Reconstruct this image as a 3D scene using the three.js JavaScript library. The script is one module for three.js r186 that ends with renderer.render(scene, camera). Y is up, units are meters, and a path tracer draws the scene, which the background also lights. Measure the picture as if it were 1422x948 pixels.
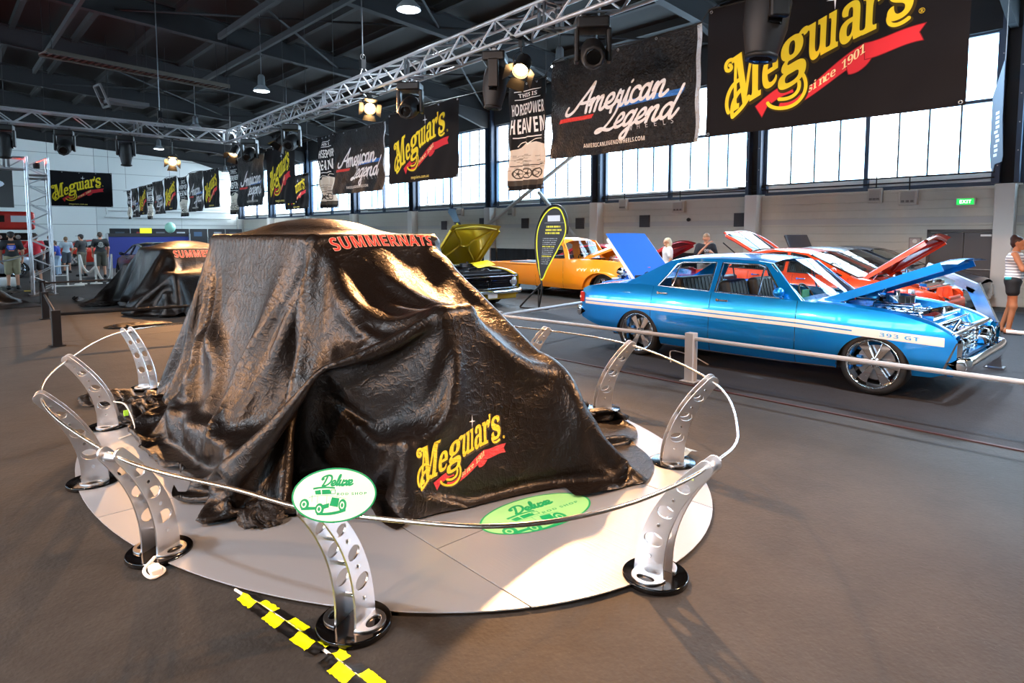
import * as THREE from 'three';
import { mergeGeometries } from 'three/addons/utils/BufferGeometryUtils.js';
import { RoundedBoxGeometry } from 'three/addons/geometries/RoundedBoxGeometry.js';
import { MarchingCubes } from 'three/addons/objects/MarchingCubes.js';
import { RectAreaLightUniformsLib } from 'three/addons/lights/RectAreaLightUniformsLib.js';

// ---------------------------------------------------------------- camera, sky, light, exposure
RectAreaLightUniformsLib.init();
const scene = new THREE.Scene();
const camera = new THREE.PerspectiveCamera(57.17, 1422 / 948, 0.05, 300);
camera.position.set(0, 1.6, 0);
camera.lookAt(6.79, 1.6 - 0.757, -7.303);
camera.setViewOffset(1422, 948, 0, 83, 1422, 948);           // the print shows the lower part of a wider frame
const renderer = new THREE.WebGLRenderer({ antialias: true });
renderer.toneMapping = THREE.LinearToneMapping;
renderer.toneMappingExposure = 1.9;
renderer.shadowMap.enabled = true;
scene.background = new THREE.Color(0.80, 0.91, 1.0);          // bright hazy afternoon sky outside the windows
scene.backgroundIntensity = 8;
const LAMP = { color: 0xffb878, far: 60, near: 85, cone: 0.72 };  // tungsten stage lamps on the trusses (candela)
const HIGHBAY = 95;                                           // mercury high-bay lamps under the roof

// ---------------------------------------------------------------- helpers
let seed_ = 7;
const rnd = () => { seed_ = (seed_ * 1664525 + 1013904223) >>> 0; return seed_ / 4294967296; };
const rr = (a, b) => a + (b - a) * rnd();
const V = (x, y, z) => new THREE.Vector3(x, y, z);
const names = new Map();
const numbered = (n) => { const k = names.get(n) ?? -1; names.set(n, k + 1); return k < 0 ? n : n + '_' + String(k + 1).padStart(3, '0'); };
function shadows(o) { o.castShadow = o.receiveShadow = true; return o; }
function tag(o, label, category, group, kind) {
  if (label) o.userData.label = label;
  if (category) o.userData.category = category;
  if (group) o.userData.group = group;
  if (kind) o.userData.kind = kind;
  return o;
}
function thing(name, label, category, p = [0, 0, 0], turn = 0, group) {
  const o = new THREE.Group(); o.name = numbered(name); scene.add(o);
  o.position.set(...p); o.rotation.y = turn;
  return tag(o, label, category, group);
}
function obj(name, g, m, parent = scene) {
  if (Array.isArray(g)) g = g.length > 1 ? merge(g) : g[0];
  const o = shadows(new THREE.Mesh(g, m)); o.name = parent === scene ? numbered(name) : name; parent.add(o);
  return o;
}
const struct = (name, g, m, parent) => { const o = obj(name, g, m, parent); if (o.parent === scene) o.userData.kind = 'structure'; return o; };
function merge(list) {
  const l = list.map((g) => { const h = g.index ? g.toNonIndexed() : g; for (const k of Object.keys(h.attributes)) if (!['position', 'normal', 'uv'].includes(k)) h.deleteAttribute(k); if (!h.attributes.uv) h.setAttribute('uv', new THREE.Float32BufferAttribute(new Float32Array(h.attributes.position.count * 2), 2)); return h; });
  return mergeGeometries(l, false);
}
function dup(root, p, turn, label, group) {
  const r = root.clone(); r.name = numbered(root.name.replace(/_\d{3}$/, '')); scene.add(r);
  if (p) r.position.set(...p);
  if (turn !== undefined && turn !== null) r.rotation.y = turn;
  r.userData = { ...root.userData };
  return tag(r, label, null, group);
}
const mv = (g, x, y, z) => g.translate(x, y, z);
const box = (w, h, d, x = 0, y = 0, z = 0) => new THREE.BoxGeometry(w, h, d).translate(x, y, z);
const rbox = (w, h, d, r, x = 0, y = 0, z = 0, s = 2) => new RoundedBoxGeometry(w, h, d, s, r).translate(x, y, z);
const cyl = (r0, r1, h, n = 16, open = false) => new THREE.CylinderGeometry(r0, r1, h, n, 1, open);
const sph = (r, n = 14, m = 10) => new THREE.SphereGeometry(r, n, m);
const tor = (R, r, n = 10, m = 28) => new THREE.TorusGeometry(R, r, n, m);
const lathe = (pts, n = 24) => new THREE.LatheGeometry(pts.map(([r, y]) => new THREE.Vector2(r, y)), n);
function bar(a, b, r, n = 8, r2 = r) {                        // round bar between two points
  const A = V(...a), B = V(...b), d = B.clone().sub(A), g = new THREE.CylinderGeometry(r2, r, d.length(), n);
  g.applyQuaternion(new THREE.Quaternion().setFromUnitVectors(V(0, 1, 0), d.clone().normalize()));
  return g.translate(...A.add(B).multiplyScalar(0.5).toArray());
}
function beam(a, b, w, h) {                                    // square bar; h stays as upright as it can
  const A = V(...a), B = V(...b), d = B.clone().sub(A), L = d.length(), z = d.normalize();
  let x = V(0, 1, 0).cross(z); if (x.lengthSq() < 1e-4) x = V(1, 0, 0); x.normalize();
  const y = z.clone().cross(x), g = new THREE.BoxGeometry(w, h, L);
  g.applyMatrix4(new THREE.Matrix4().makeBasis(x, y, z));
  return g.translate(...A.add(B).multiplyScalar(0.5).toArray());
}
const curve = (pts, closed = false, t = 0.5) => new THREE.CatmullRomCurve3(pts.map((p) => V(...p)), closed, 'catmullrom', t);
const tube = (pts, r, n = 40, m = 8, closed = false) => new THREE.TubeGeometry(curve(pts, closed), n, r, m, closed);
const shp = (pts) => new THREE.Shape(pts.map(([x, y]) => new THREE.Vector2(x, y)));
const ext = (s, depth, bevel = 0, seg = 12) => new THREE.ExtrudeGeometry(s, { depth, bevelEnabled: bevel > 0, bevelSize: bevel, bevelThickness: bevel, bevelSegments: 2, curveSegments: seg });
function grid(nu, nv, f, closeU = false) {                     // indexed surface from f(u, v) -> [x, y, z]; uv = (u, v)
  const pos = [], uv = [], idx = [];
  for (let j = 0; j <= nv; j++) for (let i = 0; i <= nu; i++) { pos.push(...f(i / nu, j / nv)); uv.push(i / nu, j / nv); }
  for (let j = 0; j < nv; j++) for (let i = 0; i < nu; i++) { const a = j * (nu + 1) + i, b = a + 1, c = a + nu + 1, d = c + 1; idx.push(a, b, d, a, d, c); }
  const g = new THREE.BufferGeometry();
  g.setAttribute('position', new THREE.Float32BufferAttribute(pos, 3)); g.setAttribute('uv', new THREE.Float32BufferAttribute(uv, 2)); g.setIndex(idx);
  g.computeVertexNormals();
  return g;
}
const lerp = (a, b, t) => a + (b - a) * t, clamp = (x, a, b) => Math.min(b, Math.max(a, x)), sm = (a, b, x) => { const t = clamp((x - a) / (b - a), 0, 1); return t * t * (3 - 2 * t); };
function pl(tbl, x) {                                          // smooth interpolation through [x, y] pairs
  if (x <= tbl[0][0]) return tbl[0][1];
  const n = tbl.length; if (x >= tbl[n - 1][0]) return tbl[n - 1][1];
  let i = 0; while (tbl[i + 1][0] < x) i++;
  const [x0, y0] = tbl[i], [x1, y1] = tbl[i + 1], h = x1 - x0, t = (x - x0) / h;
  const sl = (k) => (k <= 0 || k >= n - 1) ? 0 : (tbl[k + 1][1] - tbl[k - 1][1]) / (tbl[k + 1][0] - tbl[k - 1][0]);
  const m0 = i ? sl(i) : (y1 - y0) / h, m1 = i + 1 < n - 1 ? sl(i + 1) : (y1 - y0) / h;
  return y0 * (2 * t ** 3 - 3 * t * t + 1) + m0 * h * (t ** 3 - 2 * t * t + t) + y1 * (3 * t * t - 2 * t ** 3) + m1 * h * (t ** 3 - t * t);
}
const pll = (tbl, x) => { if (x <= tbl[0][0]) return tbl[0][1]; for (let i = 1; i < tbl.length; i++) if (x <= tbl[i][0]) return lerp(tbl[i - 1][1], tbl[i][1], (x - tbl[i - 1][0]) / (tbl[i][0] - tbl[i - 1][0])); return tbl[tbl.length - 1][1]; };

// ---------------------------------------------------------------- noise and textures
function hash2(x, y, s) { let h = Math.imul(x | 0, 374761393) + Math.imul(y | 0, 668265263) + Math.imul(s | 0, 2147483647); h = Math.imul(h ^ (h >>> 13), 1274126177); return ((h ^ (h >>> 16)) >>> 0) / 4294967296; }
function vn(x, y, s, px, py) {                                 // tiling value noise with periods px, py
  const xi = Math.floor(x), yi = Math.floor(y), fx = x - xi, fy = y - yi, u = fx * fx * (3 - 2 * fx), v = fy * fy * (3 - 2 * fy);
  const w = (a, p) => ((a % p) + p) % p, h = (a, b) => hash2(w(a, px), w(b, py), s);
  return lerp(lerp(h(xi, yi), h(xi + 1, yi), u), lerp(h(xi, yi + 1), h(xi + 1, yi + 1), u), v);
}
function fbm(u, v, f, oct, s, fy = f) { let a = 0, k = 0.5, t = 0; for (let o = 0; o < oct; o++) { a += k * vn(u * f, v * fy, s + o, f, fy); t += k; k *= 0.5; f *= 2; fy *= 2; } return a / t; }
function dataTex(n, f, srgb = true, rep = [1, 1], m = n) {     // f(u, v) -> [r, g, b] in 0..1
  const d = new Uint8Array(n * m * 4);
  for (let j = 0; j < m; j++) for (let i = 0; i < n; i++) { const c = f(i / n, j / m), o = (j * n + i) * 4; for (let k = 0; k < 3; k++) d[o + k] = clamp(c[k] * 255, 0, 255); d[o + 3] = 255; }
  const t = new THREE.DataTexture(d, n, m, THREE.RGBAFormat); t.wrapS = t.wrapT = THREE.RepeatWrapping; t.magFilter = THREE.LinearFilter; t.repeat.set(...rep);
  if (srgb) t.colorSpace = THREE.SRGBColorSpace; t.needsUpdate = true; return t;
}
const rep = (t, x, y = x) => { const c = t.clone(); c.repeat.set(x, y); c.needsUpdate = true; return c; };
function canvasTex(w, h, draw) {
  const c = document.createElement('canvas'); c.width = w; c.height = h; const x = c.getContext('2d'); draw(x, w, h);
  const t = new THREE.CanvasTexture(c); t.colorSpace = THREE.SRGBColorSpace; t.anisotropy = 8; return t;
}
const M_ = (c, r = 0.5, m = 0, o = {}) => new THREE.MeshStandardMaterial({ color: c, roughness: r, metalness: m, ...o });
const MP = (c, r = 0.5, m = 0, o = {}) => new THREE.MeshPhysicalMaterial({ color: c, roughness: r, metalness: m, ...o });
function boxUV(g, s = 1) {                                     // uv in metres by the dominant axis of each face
  if (g.index) g = g.toNonIndexed(); g.computeVertexNormals();
  const p = g.attributes.position, n = g.attributes.normal, uv = new Float32Array(p.count * 2);
  for (let i = 0; i < p.count; i++) {
    const ax = Math.abs(n.getX(i)), ay = Math.abs(n.getY(i)), az = Math.abs(n.getZ(i));
    const [a, b] = ay >= ax && ay >= az ? [p.getX(i), p.getZ(i)] : ax >= az ? [p.getZ(i), p.getY(i)] : [p.getX(i), p.getY(i)];
    uv[i * 2] = a * s; uv[i * 2 + 1] = b * s;
  }
  g.setAttribute('uv', new THREE.BufferAttribute(uv, 2)); return g;
}
// shared materials
const noiseGrey = dataTex(512, (u, v) => { const a = 0.55 * fbm(u, v, 6, 5, 3) + 0.45 * fbm(u, v, 48, 3, 9); return [a, a, a]; }, false);
const MAT = {
  chrome: M_(0xe6e8ea, 0.06, 1), alu: M_(0xb9bcc0, 0.32, 1, { roughnessMap: null }), trussAlu: M_(0xc6cacf, 0.36, 0.55), steel: M_(0x9a9da1, 0.28, 1),
  black: M_(0x0b0b0c, 0.42), blackGloss: M_(0x060607, 0.08), rubber: M_(0x0d0d0e, 0.75), dark: M_(0x17181a, 0.55), darkMetal: M_(0x1b1c1e, 0.4, 0.6),
  white: M_(0xe4e3de, 0.5), cream: M_(0xd6d4cb, 0.6), grey: M_(0x8b8e92, 0.45, 0.25), glass: MP(0xffffff, 0.02, 0, { transmission: 1, thickness: 0, ior: 1.5 }),
  leather: M_(0x15171b, 0.33), red: M_(0xb01418, 0.35),
};
// ---------------------------------------------------------------- setting: floor, walls, windows, roof
const X1 = 17.5, X0 = -14, Z0 = -50, Z1 = 9.2, BAY = 5.75, COLZ = []; for (let k = -2; k <= 8; k++) COLZ.push(-2.75 - BAY * k);
const stain = (u, v, s) => { const a = fbm(u, v, 5, 5, s), b = fbm(u, v, 40, 3, s + 9), c = vn(u * 300, v * 300, s + 5, 300, 300), d = Math.pow(fbm(u, v, 14, 3, s + 20), 3); return [a, b, c, d]; };
const asphaltTex = dataTex(1024, (u, v) => { const [a, b, c, d] = stain(u, v, 31); let k = 0.36 + 0.12 * (a - 0.5) + 0.08 * (b - 0.5) + 0.08 * (c - 0.5) - 0.14 * d; const fl = vn(u * 420, v * 420, 77, 420, 420); if (fl > 0.985) k += 0.3; return [k * 0.965, k * 0.985, k * 1.0]; });
asphaltTex.repeat.set(1 / 3.1, 1 / 3.1);
const asphaltB = rep(noiseGrey, 1 / 0.7);
const ASPHALT = M_(0x807a74, 0.66, 0, { map: asphaltTex, bumpMap: asphaltB, bumpScale: 0.004, roughnessMap: null });
const ASPHALT2 = M_(0x78736d, 0.68, 0, { map: asphaltTex, bumpMap: asphaltB, bumpScale: 0.004 });
const floor = struct('floor', boxUV(box(X1 - X0 + 0.4, 0.2, Z1 - Z0 + 0.4, (X0 + X1) / 2, -0.11, (Z0 + Z1) / 2)), M_(0x131212, 0.9));
{ // poured slabs with sawn joints between them
  const xs = [-14, -8.2, -4.6, -0.6, 5.86, 9.6, 13.3, 17.5], zs = [9.2, 3.4, -11.3, -15.6, -20, -26, -32, -38, -44, -50].sort((a, b) => b - a);
  for (let i = 0; i < xs.length - 1; i++) for (let j = 0; j < zs.length - 1; j++) {
    const w = xs[i + 1] - xs[i] - 0.012, d = zs[j] - zs[j + 1] - 0.012;
    struct('slab', boxUV(box(w, 0.011, d, (xs[i] + xs[i + 1]) / 2, -0.0055, (zs[j] + zs[j + 1]) / 2)), (i + j) % 2 ? ASPHALT : ASPHALT2, floor);
  }
}
// show carpet that the blue sedan and the cars behind it stand on
const carpetTex = dataTex(512, (u, v) => { const a = fbm(u, v, 6, 4, 61), c = vn(u * 256, v * 256, 62, 256, 256), k = 0.235 + 0.05 * (a - 0.5) + 0.10 * (c - 0.5); return [k * 0.95, k * 1.0, k * 1.1]; });
carpetTex.repeat.set(1 / 1.6, 1 / 1.6);
const carpet = struct('carpet', boxUV(box(10.2, 0.006, 17.5, 10.95, 0.003, -0.25)), M_(0x93949c, 0.85, 0, { map: carpetTex, bumpMap: asphaltB, bumpScale: 0.003 }));
struct('carpet_edge', box(0.03, 0.010, 17.5, 5.84, 0.005, -0.25), M_(0x3a1714, 0.6), carpet);

const blockTex = dataTex(512, (u, v) => { const r = (v * 5) % 1, k = 0.80 + 0.03 * (fbm(u, v, 8, 4, 71) - 0.5) - (r < 0.05 ? 0.05 : 0); return [k, k * 0.995, k * 0.97]; }, true);
const blockBump = dataTex(512, (u, v) => { const r = (v * 5) % 1, k = (r < 0.06 ? 0 : 1) * 0.8 + 0.2 * fbm(u, v, 30, 3, 72); return [k, k, k]; }, false);
const BLOCK = M_(0xf4f2ec, 0.7, 0, { map: blockTex, bumpMap: blockBump, bumpScale: 0.008 });
const PAINTBAND = M_(0xb4b3b2, 0.65), STEELBLUE = M_(0x34445a, 0.5, 0.1), ROOFDARK = M_(0x1e1913, 0.9), BEAM = M_(0x1b1b1d, 0.8), PURLIN = M_(0x1d1a18, 0.85);
const wallR = struct('wall_right', boxUV(box(0.25, 2.68, Z1 - Z0, X1 + 0.125, 1.34, (Z0 + Z1) / 2)), BLOCK);
struct('wall_left', boxUV(box(0.25, 2.68, Z1 - Z0, X0 - 0.125, 1.34, (Z0 + Z1) / 2)), BLOCK);
struct('wall_front', boxUV(box(X1 - X0 + 0.5, 8.6, 0.25, (X0 + X1) / 2, 4.2, Z1 + 0.125)), M_(0x9b9a97, 0.8));
const wallB = struct('wall_back', boxUV(box(X1 - X0 + 0.5, 8.6, 0.2, (X0 + X1) / 2, 4.2, Z0 - 0.16)), M_(0x8a8f90, 0.8));
const PANEL = [M_(0xd9dedc, 0.55), M_(0xd2d8d7, 0.55), M_(0xdee2e0, 0.55)];
{ const xs = [X0, -12.6, -7.36, -2.12, 3.12, 8.36, 13.6, X1], ys = [0, 1.12, 2.24, 3.4, 4.6, 5.7, 6.8, 8.4];
  for (let i = 0; i < 7; i++) for (let j = 0; j < 7; j++) struct('panel', box(xs[i + 1] - xs[i] - 0.03, ys[j + 1] - ys[j] - 0.03, 0.06, (xs[i] + xs[i + 1]) / 2, (ys[j] + ys[j + 1]) / 2, Z0 - 0.03), PANEL[(i * 5 + j * 3) % 3], wallB); }
struct('painted_band', box(0.012, 0.14, Z1 - Z0 - 0.4, X1 - 0.006, 1.93, (Z0 + Z1) / 2), PAINTBAND, wallR);
struct('wall_ledge', box(0.1, 0.3, Z1 - Z0, X1 + 0.12, 2.84, (Z0 + Z1) / 2), M_(0xe6eae8, 0.6), wallR);
// pilasters below and steel columns above at every bay
for (const s of [0, 1]) {
  const x = s ? X0 : X1, q = s ? 1 : -1;
  COLZ.forEach((z, k) => {
    const c = struct(s ? 'column_left' : 'column_right', rbox(0.36, 2.7, 0.36, 0.02, x + q * 0.18, 1.35, z), M_(0xd3d2ce, 0.65));
    for (const d of [-0.17, 0.17]) struct('steel_channel', box(0.26, 4.0, 0.09, x + q * 0.13, 4.72, z + d), STEELBLUE, c);
    struct('steel_web', box(0.05, 4.0, 0.3, x + q * 0.03, 4.72, z), BEAM, c);
    if (!s) for (let h = 0; h < 9; h++) struct('bolt', cyl(0.014, 0.014, 0.02, 6).rotateZ(Math.PI / 2).translate(x + q * 0.265, 3.1 + h * 0.3, z + (h % 2 ? 0.17 : -0.17)), MAT.steel, c);
  });
  struct(s ? 'trim_2' : 'trim_1', box(0.3, 1.3, Z1 - Z0, x + q * -0.02, 6.72, (Z0 + Z1) / 2), BEAM);
}
const PANE = [0xffffff, 0xf4fbff, 0xe4f4ff, 0xd6ecfb].map((c) => MP(c, 0.03, 0, { transmission: 1, thickness: 0, ior: 1.45 }));
for (const s of [0, 1]) {
  const x = s ? X0 - 0.05 : X1 + 0.05, q = s ? 1 : -1;
  for (let k = 0; k < COLZ.length - 1; k++) {
    const za = COLZ[k] - 0.26, zb = COLZ[k + 1] + 0.26, mid = (za + zb) / 2, w = new THREE.Group(); w.name = s ? 'window_' + (k + 20) : 'window_' + (k + 1); scene.add(w); w.userData.kind = 'structure';
    const fr = [];
    for (const y of [2.73, 4.58, 6.06]) fr.push(box(0.1, y === 2.73 ? 0.09 : 0.075, za - zb, x + q * 0.03, y, mid));
    for (const z of [za, mid, zb]) fr.push(box(0.14, 3.36, 0.1, x + q * 0.04, 4.4, z));
    struct('window_frame', fr, STEELBLUE, w);
    for (const [a, b] of [[za, mid], [mid, zb]]) for (const [y0, y1] of [[3.0, 4.545], [4.62, 6.03]]) {
      const n = s ? 2 : 4, W = (a - b - 0.1) / n;
      for (let i = 0; i < n; i++) {
        struct('pane', box(0.006, y1 - y0, W - 0.012, x, (y0 + y1) / 2, a - 0.05 - W * (i + 0.5)), PANE[(hash2(i + k * 9, y0 * 10, 3 + s) * 4) | 0], w);
        if (i) struct('glazing_bar', box(0.05, y1 - y0, 0.036, x, (y0 + y1) / 2, a - 0.05 - W * i), M_(0x3e454c, 0.5), w);
      }
    }
  }
}
// shallow pitched roof: deck, rafters, purlins, bracing rods
const RX = 1.75, EY = 7.28, SL = 0.063, roofY = (x) => EY + SL * (X1 - RX - Math.abs(x - RX));
const ceil = new THREE.Group(); ceil.name = 'ceiling'; scene.add(ceil); ceil.userData.kind = 'structure';
for (const s of [0, 1]) {
  const xa = s ? X0 - 0.4 : X1 + 0.4, a = [xa, roofY(xa) + 0.12, 0], b = [RX, roofY(RX) + 0.12, 0], g = beam(a, b, Z1 - Z0 + 0.5, 0.12).translate(0, 0, (Z0 + Z1) / 2);
  struct('roof_deck', g, ROOFDARK, ceil);
  COLZ.forEach((z) => {
    const A = [xa, roofY(xa), z], B = [RX, roofY(RX), z], raf = struct('rafter', [beam([A[0], A[1] - 0.38, z], [B[0], B[1] - 0.38, z], 0.035, 0.62), beam([A[0], A[1] - 0.68, z], [B[0], B[1] - 0.68, z], 0.22, 0.04), beam([A[0], A[1] - 0.08, z], [B[0], B[1] - 0.08, z], 0.22, 0.04)], BEAM, ceil);
    const hx = s ? X0 + 0.3 : X1 - 0.3, q = s ? 1 : -1;
    struct('haunch', ext(shp([[hx, roofY(hx) - 0.65], [hx, 5.98], [hx + q * 0.35, 6.0], [hx + q * 3.2, roofY(hx + q * 3.2) - 0.68]]), 0.14).translate(0, 0, z - 0.07), BEAM, raf);
  });
  for (let i = 0; i < 10; i++) { const x = lerp(s ? X0 + 0.6 : X1 - 0.6, RX + (s ? -0.5 : 0.5), i / 9); struct('purlin', [box(0.07, 0.2, Z1 - Z0, x, roofY(x) - 0.0 - 0.06, (Z0 + Z1) / 2), box(0.14, 0.02, Z1 - Z0, x + 0.03, roofY(x) - 0.16, (Z0 + Z1) / 2)], PURLIN, ceil); }
}
for (const k of [1, 3, 4, 6]) { const a = COLZ[k], b = COLZ[k + 1]; for (const [xa, xb] of [[4, 10.5], [10.5, 17], [-6, 0]]) struct('bracing_rod', [bar([xa, roofY(xa) - 0.5, a], [xb, roofY(xb) - 0.5, b], 0.035, 6), bar([xb, roofY(xb) - 0.5, a], [xa, roofY(xa) - 0.5, b], 0.035, 6)], BEAM, ceil); }
for (const [x, z] of [[6.4, -13.2], [3.1, -22.6], [2.2, -11.4], [7.6, -19]]) struct('tie_beam', beam([x, roofY(x) - 0.75, z + 6], [x, roofY(x) - 0.75, z - 6], 0.09, 0.16), BEAM, ceil);
// big wind braces on the right wall
for (const [a, b] of [[[17.2, 4.6, -14.9], [17.2, 1.0, -21.9]], [[17.2, 3.2, -17.0], [17.2, 1.0, -14.6]]]) struct('wind_brace', bar(a, b, 0.075, 10), M_(0xb9b7b2, 0.55), scene);
// pipes
struct('pipe_1', [tube([[17.38, 2.98, -2.9], [17.38, 2.96, -9], [17.38, 2.9, -9.4], [17.38, 2.9, -30], [17.38, 2.9, -49]], 0.022, 60, 6), tube([[17.36, 2.86, -2.9], [17.36, 2.84, -6], [17.36, 2.84, -30]], 0.018, 50, 6)], MAT.dark);
struct('pipe_2', [tube([[8.9, 3.4, -49.8], [8.95, 2.9, -49.8], [9.4, 2.75, -49.8], [17, 2.75, -49.8]], 0.05, 40, 6), tube([[9.0, 3.2, -49.8], [17, 3.2, -49.8]], 0.05, 20, 6)], M_(0xbfc4c4, 0.5));
// double door with push bars, in its frame
{
  const d = new THREE.Group(); d.name = 'door_1'; scene.add(d); d.userData.kind = 'structure'; d.position.set(X1, 0, -3.5);
  struct('door_frame', [box(0.1, 1.7, 0.06, -0.02, 0.85, 0.70), box(0.1, 1.7, 0.06, -0.02, 0.85, -0.70), box(0.1, 0.06, 1.46, -0.02, 1.68, 0)], M_(0x55504e, 0.6), d);
  for (const s of [-1, 1]) {
    const leaf = struct('door_leaf', rbox(0.05, 1.63, 0.66, 0.008, -0.035, 0.825, s * 0.335), M_(0x4b4a4d, 0.55), d);
    struct('closer', box(0.05, 0.045, 0.2, -0.085, 1.57, s * 0.42), M_(0xc9c9c7, 0.4, 0.3), leaf);
    struct('push_bar', [bar([-0.10, 0.80, s * 0.08], [-0.10, 0.80, s * 0.60], 0.012, 8), box(0.06, 0.12, 0.04, -0.08, 0.82, s * 0.60)], M_(0xa3a3a6, 0.35, 0.7), leaf);
    struct('bolt_case', box(0.03, 0.14, 0.035, -0.07, 0.12, s * 0.06), M_(0x8d8d90, 0.4, 0.6), leaf);
  }
  struct('threshold', box(0.09, 0.022, 1.4, -0.06, 0.011, 0), M_(0xd8d8d4, 0.3, 0.4), d);  // pale strip standing in for the bright line of light under the doors
}
// black drape fence along the foot of the walls, sheet by sheet
for (let k = 0; k < 9; k++) { const z0 = -4.5 - k * 5, h = 1.02; const g = grid(60, 6, (u, v) => [17.2 + 0.035 * Math.sin(u * 55 + k), h * v, z0 - u * 4.92]); tag(obj('drape_fence', g, M_(0x121316, 0.8, 0, { side: THREE.DoubleSide })), `black cloth drape along the foot of the right wall, ${['first from the door', 'second from the door', 'third from the door', 'fourth from the door', 'fifth from the door', 'fourth from the far corner', 'third from the far corner', 'second from the far corner', 'in the far corner'][k]}`, 'drape', 'black wall drapes'); }
// ---------------------------------------------------------------- trusses, stage lamps, moving heads, high-bay lamps
function truss(a, b, W, label, name = 'lighting_truss', step = 0.34, up = [0, 1, 0], faces = [0, 1, 2, 3]) {   // a box truss between two points
  const A = V(...a), B = V(...b), d = B.clone().sub(A), L = d.length(), t = thing(name, label, 'truss', a);
  const z = d.clone().normalize(), x = V(...up).cross(z).normalize(), y = z.clone().cross(x);
  t.quaternion.setFromRotationMatrix(new THREE.Matrix4().makeBasis(x, y, z));
  const h = W / 2, c4 = [[-h, -h], [h, -h], [h, h], [-h, h]], cg = cyl(0.025, 0.025, L, 10).rotateX(Math.PI / 2).translate(0, 0, L / 2);
  for (const [cx, cy] of c4) { const c = obj('chord', cg, MAT.trussAlu, t); c.position.set(cx, cy, 0); }
  const n = Math.max(1, Math.round(L / step)), s = L / n, bg = bar([-h, 0, 0], [h, 0, s], 0.013, 6), bg2 = bar([h, 0, 0], [-h, 0, s], 0.013, 6);
  for (const f of faces) for (let i = 0; i < n; i++) { const m = obj('brace', (i + f) % 2 ? bg : bg2, MAT.trussAlu, t); m.position.set(...[[0, -h], [h, 0], [0, h], [-h, 0]][f], i * s); if (f % 2) m.rotation.z = Math.PI / 2; }
  const pg = [box(W, 0.03, 0.03, 0, h, 0), box(W, 0.03, 0.03, 0, -h, 0), box(0.03, W, 0.03, h, 0, 0), box(0.03, W, 0.03, -h, 0, 0)], pm = merge(pg);
  for (let k = 0; k <= L + 0.01; k += 3) for (const e of [0, 0.09]) { const p = obj('end_frame', pm, MAT.steel, t); p.position.z = Math.min(L, Math.max(0, k + e)); }
  return t;
}
const TA = (z) => 6.0 + (z + 17.4) * -0.0437;                  // the long truss runs slightly askew
truss([TA(-17.4), 4.14, -17.25], [TA(3.3), 4.14, 3.3], 0.29, 'long aluminium box truss carrying stage lights, running overhead from the far corner', 'lighting_truss', 0.36);
truss([-2.2, 4.14, -17.4], [5.85, 4.14, -17.4], 0.29, 'aluminium box truss crossing the hall at the far end of the long truss', 'lighting_truss', 0.36);
const cb = obj('truss_corner', [-1, 1].flatMap((a) => [-1, 1].flatMap((b) => [bar([-0.17, a * 0.145, b * 0.145], [0.17, a * 0.145, b * 0.145], 0.025), bar([a * 0.145, -0.17, b * 0.145], [a * 0.145, 0.17, b * 0.145], 0.025), bar([a * 0.145, b * 0.145, -0.17], [a * 0.145, b * 0.145, 0.17], 0.025)])), MAT.trussAlu); cb.position.set(6.03, 4.14, -17.42); tag(cb, 'aluminium corner block joining the two overhead trusses', 'truss');
// hall-wide second side of the rig, behind the camera's left
truss([-4.6, 4.14, -17.25], [-4.6, 4.14, 3.3], 0.29, 'aluminium box truss on the left side of the rig, outside the picture', 'lighting_truss', 0.72, [0, 1, 0], [0, 2]);
// rigging steel that holds the trusses up
function hoist(x, z, label) { const t = thing('hoist_cable', label, 'cable', [x, 4.29, z]); obj('cable', bar([0, 0.35, 0], [0, roofY(x) - 5.0, 0], 0.012, 6), MAT.steel, t); obj('hook', [tor(0.05, 0.012, 6, 14).translate(0, 0.36, 0), box(0.09, 0.16, 0.07, 0, 0.24, 0)], MAT.darkMetal, t); obj('sling', [bar([0, 0.2, 0], [-0.14, -0.03, 0.12], 0.014, 6), bar([0, 0.2, 0], [0.14, -0.03, -0.12], 0.014, 6), bar([0, 0.2, 0], [0.14, -0.03, 0.12], 0.014, 6)], MAT.black, t); }
hoist(4.33, -17.4, 'steel hoist cable with black sling holding the cross truss'); hoist(5.67, -9.9, 'steel hoist cable with black sling holding the long truss');

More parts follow.
